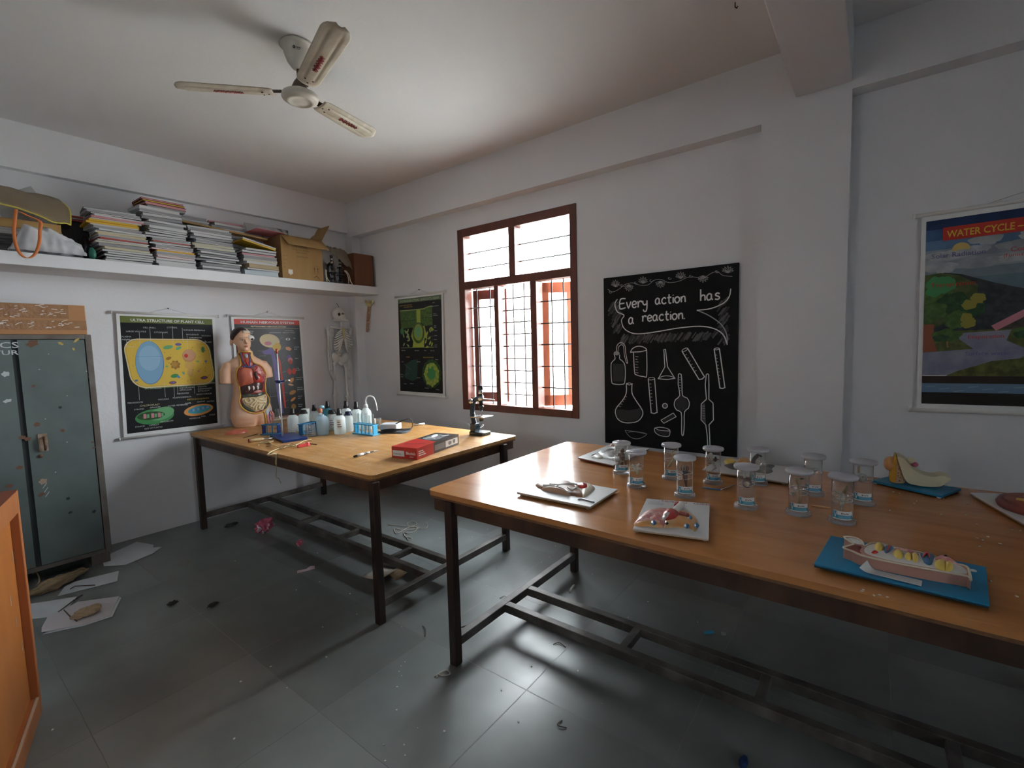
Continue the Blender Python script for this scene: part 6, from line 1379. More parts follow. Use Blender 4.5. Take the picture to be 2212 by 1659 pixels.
t, z = model_board('white board with pink and orange lung relief and lettering, front edge', ((1367, 1142), (1531, 1163), (1533, 1088), (1397, 1077)), WBD, mat('board_edge_light', (.5, .42, .32), .6))
relief(t, 'left_lung', [(1305, 1005), (1380, 925), (1500, 876), (1640, 872), (1680, 920), (1640, 1000), (1600, 1058), (1450, 1045), (1310, 1040)], .022, PKF, z, C1, wob=.005)
relief(t, 'right_lung', [(1640, 880), (1720, 885), (1850, 905), (1935, 960), (1962, 1020), (1930, 1100), (1880, 1070), (1720, 1052), (1600, 1058), (1600, 960)], .020, ORF, z, C1, wob=.004)
relief(t, 'lower_margin', [(1310, 1010), (1420, 1000), (1600, 1025), (1590, 1058), (1450, 1046), (1310, 1040)], .016, ORF, z, C1)
relief(t, 'heart', [(1580, 960), (1620, 915), (1700, 905), (1780, 945), (1775, 990), (1720, 1025), (1640, 1020), (1590, 1000)], .034, HEART, z, C1, wob=.004); relief(t, 'heart_gloss', [(1585, 955), (1625, 918), (1690, 915), (1640, 950), (1610, 985)], .012, WHF, z + .022, C1)  # the white patch is gloss on the heart, put into the colour
for q in ((1500, 1008), (1842, 1042), (1875, 955), (1945, 1035)): relief(t, 'blue_spot', [(q[0] - 30, q[1]), (q[0], q[1] - 26), (q[0] + 30, q[1]), (q[0] + 4, q[1] + 26)], .006, BLF, z + .014, C1, 3)
relief(t, 'dark_hole', [(1618, 1015), (1636, 1003), (1655, 1014), (1636, 1028)], .005, mat('relief_black', (.03, .01, .01), .5), z + .018, C1, 3)
ridge(t, 'windpipe', [(1790, 812), (1770, 835), (1735, 865), (1715, 890)], .0125, WHF, z + .012, C1); ridge(t, 'gullet', [(1748, 805), (1735, 830)], .009, REDF, z + .012, C1); ridge(t, 'vessel', [(1770, 905), (1820, 915), (1855, 930)], .007, RBF, z + .03, C1)
pr = MB(); P0 = onz(1404, 1080.5, TZ + z) - t.location; P1 = onz(1528, 1091, TZ + z) - t.location; P0.z = P1.z = z + .0005
u_ = (P1 - P0).normalized(); cv = Canvas(pr, P0, u_, Vector((-u_.y, u_.x, 0)))
INKR = mat('lettering_red', (.42, .10, .08), .6); cv.text('HUMAN   LUNGS', .045, -.006, .017, INKR, 1, width=.20, bold=.02); cv.rect(-.005, -.055, .055, -.025, mat('pale_print', (.56, .55, .56), .6), 1); cv.text('VIEW OF', -.002, -.022, .010, INKR, 2)
obj('lettering', pr, t)
# blue board, fish-like section
C3 = (1740, 1130, .1899)
t, z = model_board('bright blue board with long pink section model and curled paper label', ((1758, 1218), (2138, 1307), (2130, 1225), (1795, 1157)), BBD, mat('blue_board_edge', (.012, .06, .10), .45), feet=False, z=.808)
for p in ((.145, -.10), (-.12, -.08), (.14, .09), (-.13, .10)): obj('foot', MB().lathe([(.007, 0), (.009, .008)], mat('black_foot', (.02, .02, .02), .6), 10, (p[0], p[1], 0)), t)
hh = .029; zt = z + hh; c = t.location
TOPO = [(430, 278), (530, 320), (640, 368), (900, 430), (1200, 488), (1500, 542), (1840, 602), (1878, 650), (1865, 560), (1830, 492), (1650, 450), (1480, 385), (1300, 335), (1000, 275), (860, 232), (740, 230), (672, 262), (640, 205), (560, 165), (440, 155), (500, 205), (545, 240), (480, 262)]
OP = [onz(C3[0] + a * C3[2], C3[1] + b * C3[2], c.z + zt) - c for a, b in TOPO]
O2 = [(p.x, p.y) for p in smooth_path([Vector((p.x, p.y, 0)) for p in OP], 3, True)]
PINKB = mat('pink_plaster', (.52, .27, .21), .45); blk = MB().prism(O2, z, zt, PINKB)
obj('section_block', blk, t, bev=.002)
obj('cream_rim', MB().tube([(p[0], p[1], zt) for p in O2], .0028, CRF, 6, closed=True), t)
def top(nm, px, h, m, **k): return relief(t, nm, px, h, m, zt - .001, C3, **k)
top('brown_floor', [(450, 280), (560, 245), (640, 270), (620, 320), (640, 355), (540, 315)], .003, RBF); top('white_tail', [(470, 175), (560, 175), (640, 215), (660, 250), (560, 235), (510, 200)], .003, WHF)
top('pale_trough', [(650, 300), (720, 245), (860, 240), (1200, 320), (1500, 400), (1800, 500), (1850, 590), (1500, 530), (1000, 440), (700, 360)], .005, WHF)
for P in ([(780, 265), (840, 235), (895, 275), (880, 330), (800, 325)], [(990, 350), (1040, 315), (1110, 350), (1105, 420), (1020, 410)], [(1120, 385), (1170, 350), (1210, 390), (1200, 440), (1140, 430)], [(1200, 375), (1250, 350), (1285, 400), (1275, 460), (1220, 450)], [(1460, 470), (1520, 430), (1600, 450), (1590, 545), (1490, 525)], [(1590, 465), (1640, 460), (1680, 500), (1670, 550), (1590, 548)]): top('yellow_tooth', P, .013, YLF, sm=3)
top('blue_socket', [(880, 300), (930, 265), (1005, 285), (980, 330), (910, 370)], .010, BLF); top('red_root', [(920, 360), (935, 300), (965, 275), (965, 310)], .015, REDF); top('blue_socket', [(1300, 360), (1400, 345), (1465, 385), (1440, 495), (1340, 470)], .010, BLF)
top('red_root', [(1330, 430), (1330, 370), (1400, 365), (1425, 395), (1420, 460), (1395, 400), (1360, 400)], .015, REDF); top('red_band', [(1010, 300), (1150, 320), (1280, 360), (1290, 385), (1150, 345), (1010, 315)], .011, PKF); top('gum', [(1470, 410), (1540, 380), (1640, 405), (1740, 480), (1600, 450), (1480, 440)], .010, PKF); top('dark_hole', [(1555, 405), (1590, 395), (1625, 412), (1590, 425)], .012, mat('relief_black', (.03, .01, .01), .5), sm=3)
top('red_lip', [(745, 350), (790, 335), (830, 350), (790, 362)], .010, REDF)
L0, L1, L2, L3 = [onz(C3[0] + a * C3[2], C3[1] + b * C3[2], c.z + z + .0015) - c for a, b in ((610, 545), (1318, 722), (1328, 658), (700, 512))]
def lab(u, v):
    p = L0.lerp(L1, u).lerp(L3.lerp(L2, u), v); k = max(0, .16 - u) / .16; return p + Vector((0, 0, .0008 + .022 * k * k * (.4 + .6 * v)))
lb = MB().sheet(lab, 20, 3, LABW)
for r in range(5): lb.sheet(lambda u, v, r=r: lab(.22 + .72 * u * (1 - .1 * (r % 2)), .18 + r * .15 + .03 * v) + Vector((0, 0, .0006)), 10, 1, mat('faint_print', (.42, .44, .48), .6))
obj('paper_label', lb, t, label='curled white paper label'); p = onz(C3[0] + 1905 * C3[2], C3[1] + 545 * C3[2], c.z + z) - c; obj('screw_cap', MB().ell((p.x, p.y, z + .001), (.008, .006, .004), WHF, 10, 6), t)
# blue board, orange ball with cream crescent
C4 = (1860, 940, .1591)
t, z = model_board('blue board with orange ball and cream crescent section, far edge by wall', ((1882, 1037), (2035, 1071), (2077, 1055), (1925, 1028)), BBD, feet=True)
c = t.location; Yp = c.y - .02
V_ = lambda a, b: ony(C4[0] + a * C4[2], C4[1] + b * C4[2], Yp) - c
def slab(nm, px, y0, y1, m, lift=0.0, **k):
    P = smooth_path([Vector((V_(*q).x, V_(*q).z, 0)) for q in px], 3, True)
    Q = [(p.x, max(p.y, z + .0005)) for p in P]
    if sum(Q[i - 1][0] * Q[i][1] - Q[i][0] * Q[i - 1][1] for i in range(len(Q))) < 0: Q.reverse()
    s = MB().prism(Q, -y1, -y0, m); s.v = [Vector((p.x, -p.z, p.y)) for p in s.v]
    return obj(nm, s, t, bev=.003, **k)
q0 = V_(400, 420); ob = MB().ell((q0.x + .002, .012, q0.z + .004), (.026, .045, .032), ORF, 20, 14); ob.v = [Vector((p.x, p.y, max(p.z, z + .001))) for p in ob.v]
obj('orange_ball', ob, t)
CRM = mat('cream_section', (.70, .66, .47), .45); slab('yellow_band', [(380, 600), (420, 420), (455, 275), (485, 300), (480, 450), (470, 630)], -.030, .050, mat('band_yellow', (.60, .32, .03), .45)); slab('speckled_band', [(430, 620), (470, 450), (485, 300), (530, 300), (560, 480), (600, 630), (500, 650)], -.028, .052, mat('speckle', (.55, .36, .22), .5, col2=(.16, .07, .05), nscale=160, lo=.56, hi=.62))
slab('cream_crescent', [(490, 285), (530, 290), (600, 330), (670, 430), (790, 508), (900, 545), (1000, 555), (1075, 540), (1140, 548), (1215, 588), (1150, 640), (1060, 688), (900, 690), (760, 672), (640, 640), (580, 560), (530, 420)], -.034, .045, CRM)
q0 = V_(735, 425); obj('pink_oval', MB().ell((q0.x, .02, q0.z), (.013, .012, .011), mat('oval_pink', (.50, .14, .22), .4), 12, 8), t); q0 = V_(700, 390); obj('pale_lobe', MB().ell((q0.x - .004, .03, q0.z + .002), (.018, .02, .014), CRM, 12, 8), t)
# white board with a red-brown disc, cut by the right edge of the photograph
t, z = model_board('white board bearing a red-brown disc with yellow star, right end of the table', ((2095, 1064), (2262, 1159), (2420, 1105), (2230, 1068)), WBD, WBE)
c = t.location; e = onz(2152, 1092, TZ + z) - c
dk_ = MB().lathe([(.135, z), (.14, z + .012), (.132, z + .026), (.12, z + .028), (.10, z + .024), (0, z + .024)], RBF, 40, (e.x + .14, e.y + .015, 0)); obj('disc', dk_, t)
obj('disc_face', MB().lathe([(.118, z + .0245), (.118, z + .0285), (0, z + .0285)], mat('disc_red', (.36, .10, .055), .45, col2=(.30, .075, .04), nscale=18), 40, (e.x + .14, e.y + .015, 0)), t)
sr = [(.075 * (1 if i % 2 else .42) * cos(i * pi / 7), .075 * (1 if i % 2 else .42) * sin(i * pi / 7)) for i in range(14)]; obj('yellow_star', MB().prism([(p[0] + e.x + .125, p[1] + e.y + .005) for p in sr], z + .028, z + .036, mat('star_yellow', (.62, .42, .12), .45)), t)
# two boards at the back
t, z = model_board('white board with crinkled grey glossy relief, back left of the jars', ((1248, 988), (1325, 1005), (1402, 969), (1318, 960)), WBD, RBF)
relief(t, 'grey_relief', [(900, 300), (1000, 240), (1080, 215), (1200, 200), (1300, 230), (1330, 270), (1250, 330), (1150, 380), (1040, 350), (920, 330)], .026, GRF, z, C1, wob=.012); relief(t, 'white_ring', [(860, 310), (900, 288), (980, 290), (1000, 320), (950, 345), (880, 335)], .014, WHF, z, C1, wob=.004)
ridge(t, 'dark_ridge', [(860, 305), (920, 285), (1000, 282), (1060, 290)], .003, mat('relief_dark', (.08, .08, .08), .4), z + .012, C1); relief(t, 'tan_patch', [(1040, 225), (1100, 215), (1110, 235), (1050, 245)], .03, mat('relief_tan', (.46, .28, .18), .4), z, C1, 2)
C2 = (1540, 940, .1718)
t, z = model_board('white board with dark leaf-shaped relief and orange patch, behind the jars', ((1517, 1014), (1702, 1042), (1712, 1010), (1560, 988)), WBD, WBE)
relief(t, 'dark_relief', [(140, 385), (200, 370), (330, 395), (470, 410), (640, 420), (700, 392), (780, 385), (740, 430), (760, 460), (680, 485), (560, 470), (400, 450), (240, 430)], .016, mat('relief_dark_grey', (.10, .095, .09), .45, col2=(.2, .19, .18), nscale=20), z, C2, wob=.004); relief(t, 'orange_patch', [(310, 330), (350, 308), (450, 312), (470, 345), (440, 372), (330, 372)], .022, ORF, z, C2); relief(t, 'yellow_patch', [(140, 330), (180, 308), (250, 308), (290, 335), (250, 362), (170, 365)], .016, YLF, z, C2)
# loose bits on the table
q0 = onz(1754, 1092, TZ + .003); q1 = onz(1794, 1097, TZ + .003); c = (q0 + q1) / 2
solo('stick', MB().tube([q0 - c, (q1 - c) * .1, q1 - c], [.0015, .0035, .0015], ORF, 7), 'small orange splinter lying between the two right front jars', 'stick', loc=c)
q0 = onz(1517, 1053, TZ + .004); q1 = onz(1556, 1058, TZ + .004); q2 = onz(1588, 1047, TZ + .003); c = q1.copy()
nd = thing('needle_tool', 'blue handled dissecting needle lying under the front middle jars', 'tool', c)
obj('handle', MB().tube([q0 - c, q1 - c], [.003, .004], BLF, 8), nd); obj('needle', MB().tube([q1 - c, q2 - c], .0018, CHR, 6), nd)
rn = random.Random(21)
CRUMB = mat('pale_crumb', (.70, .62, .45), .7)
cm_ = []
for i in range(3):
    s = MB(); s.ell((0, 0, .0012), (.0055 - .001 * i, .0025 + .0006 * i, .0013), CRUMB, 7, 4); cm_.append(s.mesh('crumb'))
CR_ = [(1930, 1063), (1943, 1066), (1994, 1076), (1980, 1083), (1975, 1088), (2038, 1078), (2091, 1089), (1922, 1103), (2033, 1112), (2087, 1113), (2110, 1133), (2111, 1163), (2123, 1167), (2134, 1160), (2116, 1181), (2186, 1145), (2204, 1147), (1848, 1124), (2160, 1175), (2196, 1289),
       (1865, 1275), (1888, 1287), (1900, 1286), (1917, 1291), (2140, 1256), (1862, 1278)]
for i, a in enumerate(CR_):
    o = bpy.data.objects.new('crumb', cm_[i % 3]); COL.objects.link(o); o.location = onz(*a, TZ + .0004); o.location.z = TZ + .0003; o.rotation_euler = (0, 0, rn.uniform(0, 3))
    tag(o, 'tiny pale crumb on the polished table top', 'crumb', 'crumbs on the polished table')
# ================================================================ ceiling fan
FANW = mat('fan_cream', (.66, .64, .57), .4, col2=(.54, .51, .44), nscale=7); FAND = mat('fan_brown', (.10, .065, .045), .5); BLD = mat('blade_cream', (.60, .56, .46), .45, col2=(.46, .40, .31), nscale=6, stretch=(1, 3, 1)); REDL = mat('fan_lettering', (.30, .035, .035), .5)
fn = thing('ceiling_fan', 'dusty cream three-bladed ceiling fan with red lettering', 'fan', (-2.405, 1.395, ZC - .0005))
cn = MB().lathe([(0, 0), (.082, 0), (.086, -.008), (.078, -.014), (.070, -.016), (.066, -.045), (.052, -.085), (.030, -.115), (.016, -.120), (0, -.120)], FANW, 30)
a0 = atan2(-1.372, 2.372) - .12
def ch(a, z, r): return Vector((r * cos(a0 + a), r * sin(a0 + a), z))
obj('canopy', cn, fn)
lg = MB(); lg.tube([ch(-.10 + .07 * cos(q), -.046 + .0055 * sin(q), .068) for q in [k * .5 for k in range(13)]], .0022, NAIL, 5); lg.tube([ch(.06, -.045, .067), ch(.20, -.046, .067)], .0015, NAIL, 5); lg.tube([ch(.24, -.043, .0665), ch(.34, -.047, .0665)], .0018, NAIL, 5); lg.tube([ch(.08, -.052, .066), ch(.30, -.053, .065)], .001, NAIL, 5)
obj('maker_mark', lg, fn)
obj('down_rod', MB().tube([(0, 0, -.118), (0, 0, -.228)], .011, FAND, 12), fn)
obj('lower_cup', MB().lathe([(.014, -.165), (.026, -.182), (.044, -.222), (.044, -.232), (.02, -.233)], FAND, 20), fn)
obj('motor', MB().lathe([(.02, -.226), (.066, -.232), (.086, -.244), (.090, -.258), (.086, -.268), (.074, -.276), (.070, -.277), (.066, -.281), (.054, -.283), (.050, -.279), (.030, -.281), (0, -.282)], FANW, 36), fn)
BLANG = (-132, -15, 103)
for bi, ang in enumerate(BLANG):
    A = radians(ang); pitch = radians(-9)
    Rm = Matrix.Rotation(A, 4, 'Z') @ Matrix.Translation((0, 0, -.238)) @ Matrix.Rotation(pitch, 4, 'X')
    s = MB(); s.T = Rm
    L0, L1_ = .125, (.58, .65, .55)[bi]; n = 18
    def prof(u, v):                                                 # u along, v across
        x = L0 + (L1_ - L0) * u; w = .053 + .012 * u
        if u > .86: w *= sqrt(max(.05, 1 - ((u - .86) / .14) ** 2 * .92))
        if u < .06: w *= .80 + .2 * u / .06
        y = (v - .5) * 2 * w
        z = -.010 * (1 - (2 * v - 1) ** 2) + (.004 if (.2 < v < .32 or .68 < v < .8) and .1 < u < .88 else 0)
        return Vector((x, y, z))
    s.sheet(prof, 24, 20, BLD)
    bo = obj('blade', s, fn, solid=.003)
    br = MB(); br.T = Rm; br.bar((.085, 0, .006), (.19, 0, .0), .035, .004, FAND); br.bar((.17, -.02, .0), (.17, .02, .0), .02, .004, FAND)
    obj('blade_arm', br, fn)
    bl_ = MB(); bl_.T = Rm
    for p in ((.150, 0), (.178, -.018), (.178, .018)): bl_.ell((p[0], p[1], -.011), (.005, .005, .003), NAIL, 8, 6)
    obj('bolt', bl_, bo)
    le = MB(); le.T = Rm; rn = random.Random(31)
    y = -.006
    for k in range(13):                                              # a flourish of brush-like letters along the blade
        x = .275 + k * .0105; hgt = (.018, .026, .014, .022, .030, .016, .026, .014, .030, .020, .026, .014, .022)[k]
        le.tube(smooth_path([(x, -hgt * .5, -.0135), (x + .003, 0, -.0140), (x - .001, hgt * .5, -.0135)], 3), .0024, REDL, 5); le.tube([(x, (-1) ** k * hgt * .4, -.0138), (x + .011, (-1) ** (k + 1) * .004, -.0142)], .0017, REDL, 5)
    obj('lettering', le, bo, label='dark red brush lettering')

# ================================================================ steel cupboard, carton on it, wooden panel
CBM = mat('cupboard_green', (.135, .170, .160), .45, metal=.25, col2=(.105, .130, .125), nscale=4, rough2=.55); CBF = mat('cupboard_frame', (.16, .145, .130), .5, metal=.2, col2=(.12, .095, .08), nscale=10); RUST = mat('rust', (.15, .075, .045), .8); CBK = mat('cupboard_dark', (.015, .022, .022), .6); WCH = mat('white_paint_mark', (.50, .53, .54), .7)
cb = thing('steel_cupboard', 'grey-green rusty steel cupboard with two doors at the left', 'cupboard', (-4.43, .37, 0))
ox, oy = -4.43, .37; F_ = -4.25 - ox; Y0, Y1 = -.10 - oy, .838 - oy; z0, z1 = .075, 1.600
m = MB(); m.bb((-.185, Y0, z0), (F_ - .022, Y0 + .012, z1), CBF); m.bb((-.185, Y1 - .012, z0), (F_ - .022, Y1, z1), CBF); m.bb((-.185, Y0 + .012, z0), (-.175, Y1 - .012, z1), CBF); m.bb((-.175, Y0 + .012, z0), (F_ - .022, Y1 - .012, z0 + .012), CBF); m.bb((-.175, Y0 + .012, z1 - .012), (F_ - .022, Y1 - .012, z1), CBF); m.bb((F_ - .06, Y0 + .012, z0 + .012), (F_ - .05, Y1 - .012, z1 - .012), CBK)
obj('carcass', m, cb)
f = MB(); f.bb((F_ - .022, Y1 - .034, z0), (F_, Y1, z1), CBF); f.bb((F_ - .022, Y0, z0), (F_, Y0 + .034, z1), CBF); f.bb((F_ - .022, Y0 + .034, z1 - .03), (F_, Y1 - .034, z1), CBF); f.bb((F_ - .022, Y0 + .034, z0), (F_, Y1 - .034, z0 + .03), CBF)
obj('front_frame', f, cb, bev=.003)
Ym = .470 - oy
obj('gap', MB().bb((F_ - .019, Ym - .015, z0 + .034), (F_ - .006, Ym + .011, z1 - .034), CBK), cb, label='dark strip painted as shade between the doors')  # solid dark strip stands in for the shade in the door gap
def S_(px, py): p = onx(px, py, -4.245); return p.y - oy, p.z
mk_ = MB().bb((F_ - .02, Ym + .012, z0 + .034), (F_ + .004, Y1 - .040, z1 - .034), CBM); dR = None
hd = MB(); y_, z_ = S_(93, 955)
hd.bb((F_ + .004, y_ - .022, z_ - .06), (F_ + .009, y_ + .022, z_ + .055), mat('worn_plate', (.24, .14, .085), .5, metal=.4, col2=(.35, .27, .2), nscale=30)); hd.tube([(F_ + .009, y_ + .004, z_ + .03), (F_ + .032, y_ + .004, z_ + .028), (F_ + .034, y_ + .006, z_ - .03), (F_ + .024, y_ + .004, z_ - .052)], [.007, .008, .008, .006], mat('worn_handle', (.15, .085, .055), .45, metal=.5), 9)
hd_ = hd
kh = MB(); y_, z_ = S_(88, 985); kh.tube([(F_ + .004, y_, z_), (F_ + .010, y_, z_)], .012, RUST, 12); kh_ = kh
cv = Canvas(mk_, (F_ + .0046, 0, 0), (0, 1, 0), (0, 0, 1)); rn = random.Random(17)
for px, py, rx, rz, mm in ((70, 742, .030, .020, RUST), (165, 735, .020, .007, mat('yellow_paint_mark', (.50, .36, .10), .7)), (131, 742, .008, .015, MATS['yellow_paint_mark']), (159, 754, .006, .010, MATS['yellow_paint_mark']), (72, 834, .010, .007, RUST), (130, 880, .009, .009, CBK), (135, 930, .010, .012, RUST), (80, 917, .014, .014, RUST), (200, 955, .008, .006, RUST), (203, 967, .010, .006, RUST), (147, 1077, .010, .010, CBK), (93, 1040, .020, .018, mat('tan_scuff', (.33, .24, .17), .7)), (90, 1068, .020, .010, RUST), (152, 1107, .012, .008, CBK), (203, 1105, .012, .010, CBK),
                           (120, 1020, .004, .003, WCH), (145, 955, .003, .003, WCH), (98, 905, .003, .003, WCH), (85, 798, .005, .002, WCH), (187, 802, .003, .003, WCH), (105, 765, .003, .002, WCH), (145, 855, .003, .002, WCH), (190, 815, .005, .004, RUST)):
    y_, z_ = S_(px, py); cv.ell(y_, z_, rx, rz, mm, 1, rn.uniform(0, 1), n=14, wob=.2)
for i in range(3): y_, z_ = S_(92 + i * 3, 1052 + i * 9); cv.line([(y_ + .02, z_ + .02), (y_, z_ - .01)], .003, WCH, 2)
dR = obj('door', mk_, cb, label='grey-green door with rust and chipped paint marks'); obj('handle', hd_, dR); obj('lock', kh_, dR)
ml = MB().bb((F_ - .02, Y0 + .038, z0 + .034), (F_ + .004, Ym - .016, z1 - .034), CBM); cv = Canvas(ml, (F_ + .0046, 0, 0), (0, 1, 0), (0, 0, 1))
y_, z_ = S_(-2, 752); cv.text('CS', y_, z_, .052, WCH, 1, width=.085, bold=.01); y_, z_ = S_(-10, 765); cv.text('TUR', y_ - .01, z_ - .006, .040, WCH, 1, width=.11, bold=.01)
for px, py, a, b_ in ((12, 808, .018, .016), (16, 866, .020, .010)): y_, z_ = S_(px, py); cv.ell(y_, z_, a, b_, WCH, 1, .3, n=12, wob=.2)
for px, py in ((42, 1010), (48, 945), (60, 948), (20, 1050)): y_, z_ = S_(px, py); cv.ell(y_, z_, .016, .012, RUST, 1, n=12, wob=.2)
obj('door', ml, cb, label='left door with white painted letters')
for yy in (Y0 + .06, Y1 - .06):
    for xx in (-.14, F_ - .06): obj('foot', MB().bb((xx - .04, yy - .05, 0), (xx + .045, yy + .05, z0), CBF), cb)
tb_ = thing('cardboard_box', 'long cardboard box wrapped in wrinkled brown tape on the cupboard', 'box', (-4.40, .37, 1.6005))
TAPE = mat('brown_tape', (.30, .155, .075), .22, col2=(.36, .19, .095), nscale=12, bump=.5, bscale=26, coat=.4, stretch=(1, 1.4, 1))
b = MB(); b.bb((-.14, -.45, 0), (.145, .450, .195), mat('carton_brown', (.40, .19, .075), .6))
obj('body', b, tb_, bev=.003)
tpz = MB(); tpz.bb((.1455, -.45, .105), (.147, .365, .190), TAPE); tpz.bb((.1455, -.45, .03), (.1465, .45, .092), TAPE); obj('tape', tpz, tb_)
gl = MB(); cv = Canvas(gl, (.1474, 0, 0), (0, 1, 0), (0, 0, 1)); rn = random.Random(6); GLN = mat('tape_wrinkle', (.74, .66, .60), .3)  # pale strokes paint the gloss on the wrinkled tape
for i in range(60):
    y_, z_ = rn.uniform(-.05, .40), rn.choice((rn.uniform(.11, .185), rn.uniform(.04, .085)))
    if y_ > .355 and z_ > .1: y_ -= .1
    a_ = rn.uniform(-.3, .5); L = rn.uniform(.010, .032); cv.line([(y_, z_), (y_ + L * .5, z_ + L * a_ * .7), (y_ + L, z_ + L * a_)], rn.uniform(.0025, .0055), GLN, 1)
obj('tape_glints', gl, tb_, label='pale glints painted on the wrinkled tape')
OWD = mat('orange_wood', (.46, .165, .055), .4, col2=(.38, .125, .04), nscale=7, stretch=(1, 1, .25)); OWP = mat('orange_panel', (.50, .175, .040), .38, col2=(.42, .14, .035), nscale=6, stretch=(1, 1, .25)); OWT = mat('red_brown_top', (.22, .055, .025), .4); WORN = mat('worn_wood', (.46, .37, .28), .8)
A_ = Vector((-2.69, .262, 0)); d_ = Vector((.963, -.27, 0)).normalized()
pn_ = thing('wooden_partition', 'orange framed wooden partition standing on the floor at the left edge', 'panel', A_, atan2(d_.y, d_.x))
# local x runs towards the camera, +y is the face seen
L_, H_, T_ = 1.15, .93, .052; sw, rt, rb_ = .085, .085, .075; rec = .026
fr = MB(); fr.bb((0, -T_, 0), (sw * .35, 0, H_ - .001), OWD); fr.bb((L_ - sw, -T_, 0), (L_, 0, H_ - .001), OWD); fr.bb((sw * .35, -T_, H_ - rt), (L_ - sw, 0, H_ - .001), OWD); fr.bb((sw * .35, -T_, 0), (L_ - sw, 0, rb_), OWD)
obj('frame', fr, pn_, bev=.003); obj('inset_panel', MB().bb((sw * .35, -T_ + .004, rb_), (L_ - sw, -rec, H_ - rt), OWP), pn_)
obj('top_cap', MB().bb((.0, -T_, H_ - .001), (L_, 0, H_ + .002), OWT), pn_)
wn_ = MB().bb((sw * .35, -.010, rb_), (L_ - sw, -.002, rb_ + .0015), WORN); obj('worn_lit_edge', wn_, pn_, label='worn lower edge, paler with painted light')  # pale strip: wear plus the light on the ledge, put into the colour
sp_ = MB()
for x_, z_ in ((.045, .66), (.06, .30), (.10, .42), (.14, .52)): sp_.bb((x_, -rec, z_), (x_ + .006, -rec + .0008, z_ + .04), WORN)
obj('paint_chips', sp_, pn_)

# ================================================================ things lying on the floor
PAP = mat('white_paper', (.66, .70, .74), .7, col2=(.58, .62, .67), nscale=5); PAPP = mat('pinkish_paper', (.64, .60, .64), .7); BRP = mat('brown_paper', (.33, .24, .14), .8, col2=(.24, .17, .10), nscale=14); TWIG = mat('twig', (.09, .07, .06), .8)
def paper(label, px, m=PAP, lift=.004, group='papers by the cupboard', z=.0015):
    P = [onz(*a, z) for a in px]; c = sum(P, Vector()) / len(P); c.z = z
    s = MB(); tri = tessellate_polygon([[Vector((p.x, p.y, 0)) for p in P]])
    s.add([p - c + Vector((0, 0, lift * ((i * 7) % 3) / 2)) for i, p in enumerate(P)], [tuple(t_) for t_ in tri], m)
    return solo('paper', s, label, 'paper', group, loc=c, solid=.0008)
paper('white paper sheet by the wall, right of the cupboard foot', ((219, 1205), (295, 1171), (332, 1178), (330, 1183), (349, 1182), (331, 1196), (272, 1220), (225, 1224)))
paper('white paper sheet in the middle, between cupboard and folded paper', ((124, 1288), (140, 1268), (160, 1258), (257, 1233), (253, 1256)))
paper('white paper sheet half hidden by the orange wooden partition', ((62, 1338), (60, 1306), (166, 1290), (135, 1330)))
paper('folded white paper sheet lying lowest of the four, with brown scrap on it', ((90, 1356), (104, 1332), (140, 1318), (168, 1300), (258, 1289), (250, 1305), (238, 1330), (180, 1350), (90, 1368)), PAPP, .006, z=.003)
paper('white corner of paper showing under the pinkish folded sheet', ((92, 1370), (130, 1350), (205, 1340), (238, 1331), (250, 1304), (259, 1290), (262, 1292), (243, 1332), (180, 1353)), PAP, .002, z=.0012)
def crumple(nm, label, cat, px, py, r, m, seed, flat=.5, rz=0.0, amp=.35, fr_=9, group=None, zl=.0008):
    s = MB(); s.ell((0, 0, 0), r, m, 26, 16); s.fs = [False] * len(s.fs)
    k = min(r); zz = []
    vs = []
    for p in s.v:
        q = p * (1 + amp * noise.noise(p * (fr_ / max(r) * .35) + Vector((seed, 0, 0))) + amp * .6 * noise.noise(p * (fr_ / max(r) * .9) + Vector((0, seed, 0)))); vs.append(q)
    mn = min(p.z for p in vs); s.v = [Vector((p.x, p.y, p.z - mn)) for p in vs]
    c = onz(px, py, .0); return solo(nm, s, label, cat, group, loc=(c.x, c.y, zl), rot=(0, 0, rz))
crumple('crumpled_paper', 'crumpled brown paper sticking out under the cupboard', 'paper', 126, 1268, (.05, .16, .03), BRP, 3.3, rz=.5, amp=.5)
s = MB(); P = [onz(*a, .02 + .015 * (i % 2)) for i, a in enumerate(((70, 1240), (78, 1236), (84, 1246), (84, 1258), (78, 1264)))]; c = P[0].copy(); c.z = 0
solo('cable_loop', MB().tube([p - c for p in smooth_path(P, 5)], .004, ROPE, 6), 'pale cord loop beside the orange panel under the cupboard', 'cord', loc=c)
crumple('paper_scrap', 'torn brown scrap lying on the folded white paper', 'paper', 190, 1332, (.035, .065, .022), mat('tan_scrap', (.42, .31, .19), .7), 5.5, rz=.2, zl=.0085)
for i, P in enumerate((((152, 1272), (162, 1266), (205, 1264)), ((126, 1322), (160, 1296), (178, 1285)), ((138, 1318), (152, 1332), (166, 1342)))):
    Q = [onz(*a, .009) for a in P]; c = Q[0].copy()
    solo('twig', MB().tube([p - c for p in Q], .003, TWIG, 5), ('thin grey twig across the middle white paper', 'dark twig along the fold of the lowest papers', 'short twig on the folded white paper')[i], 'twig', 'twigs among the papers', loc=c)
PNK = mat('pink_wrapper', (.58, .12, .20), .35, col2=(.70, .58, .62), nscale=16, lo=.54, hi=.6)
crumple('wrapper', 'crumpled pink and white plastic wrapper under the corner table', 'wrapper', 572, 1152, (.05, .075, .05), PNK, 8.1, rz=.4, amp=.5)
crumple('wrapper', 'tiny red and white wrapper between pink wrapper and table leg', 'wrapper', 648, 1180, (.02, .025, .022), PNK, 2.2, amp=.4)
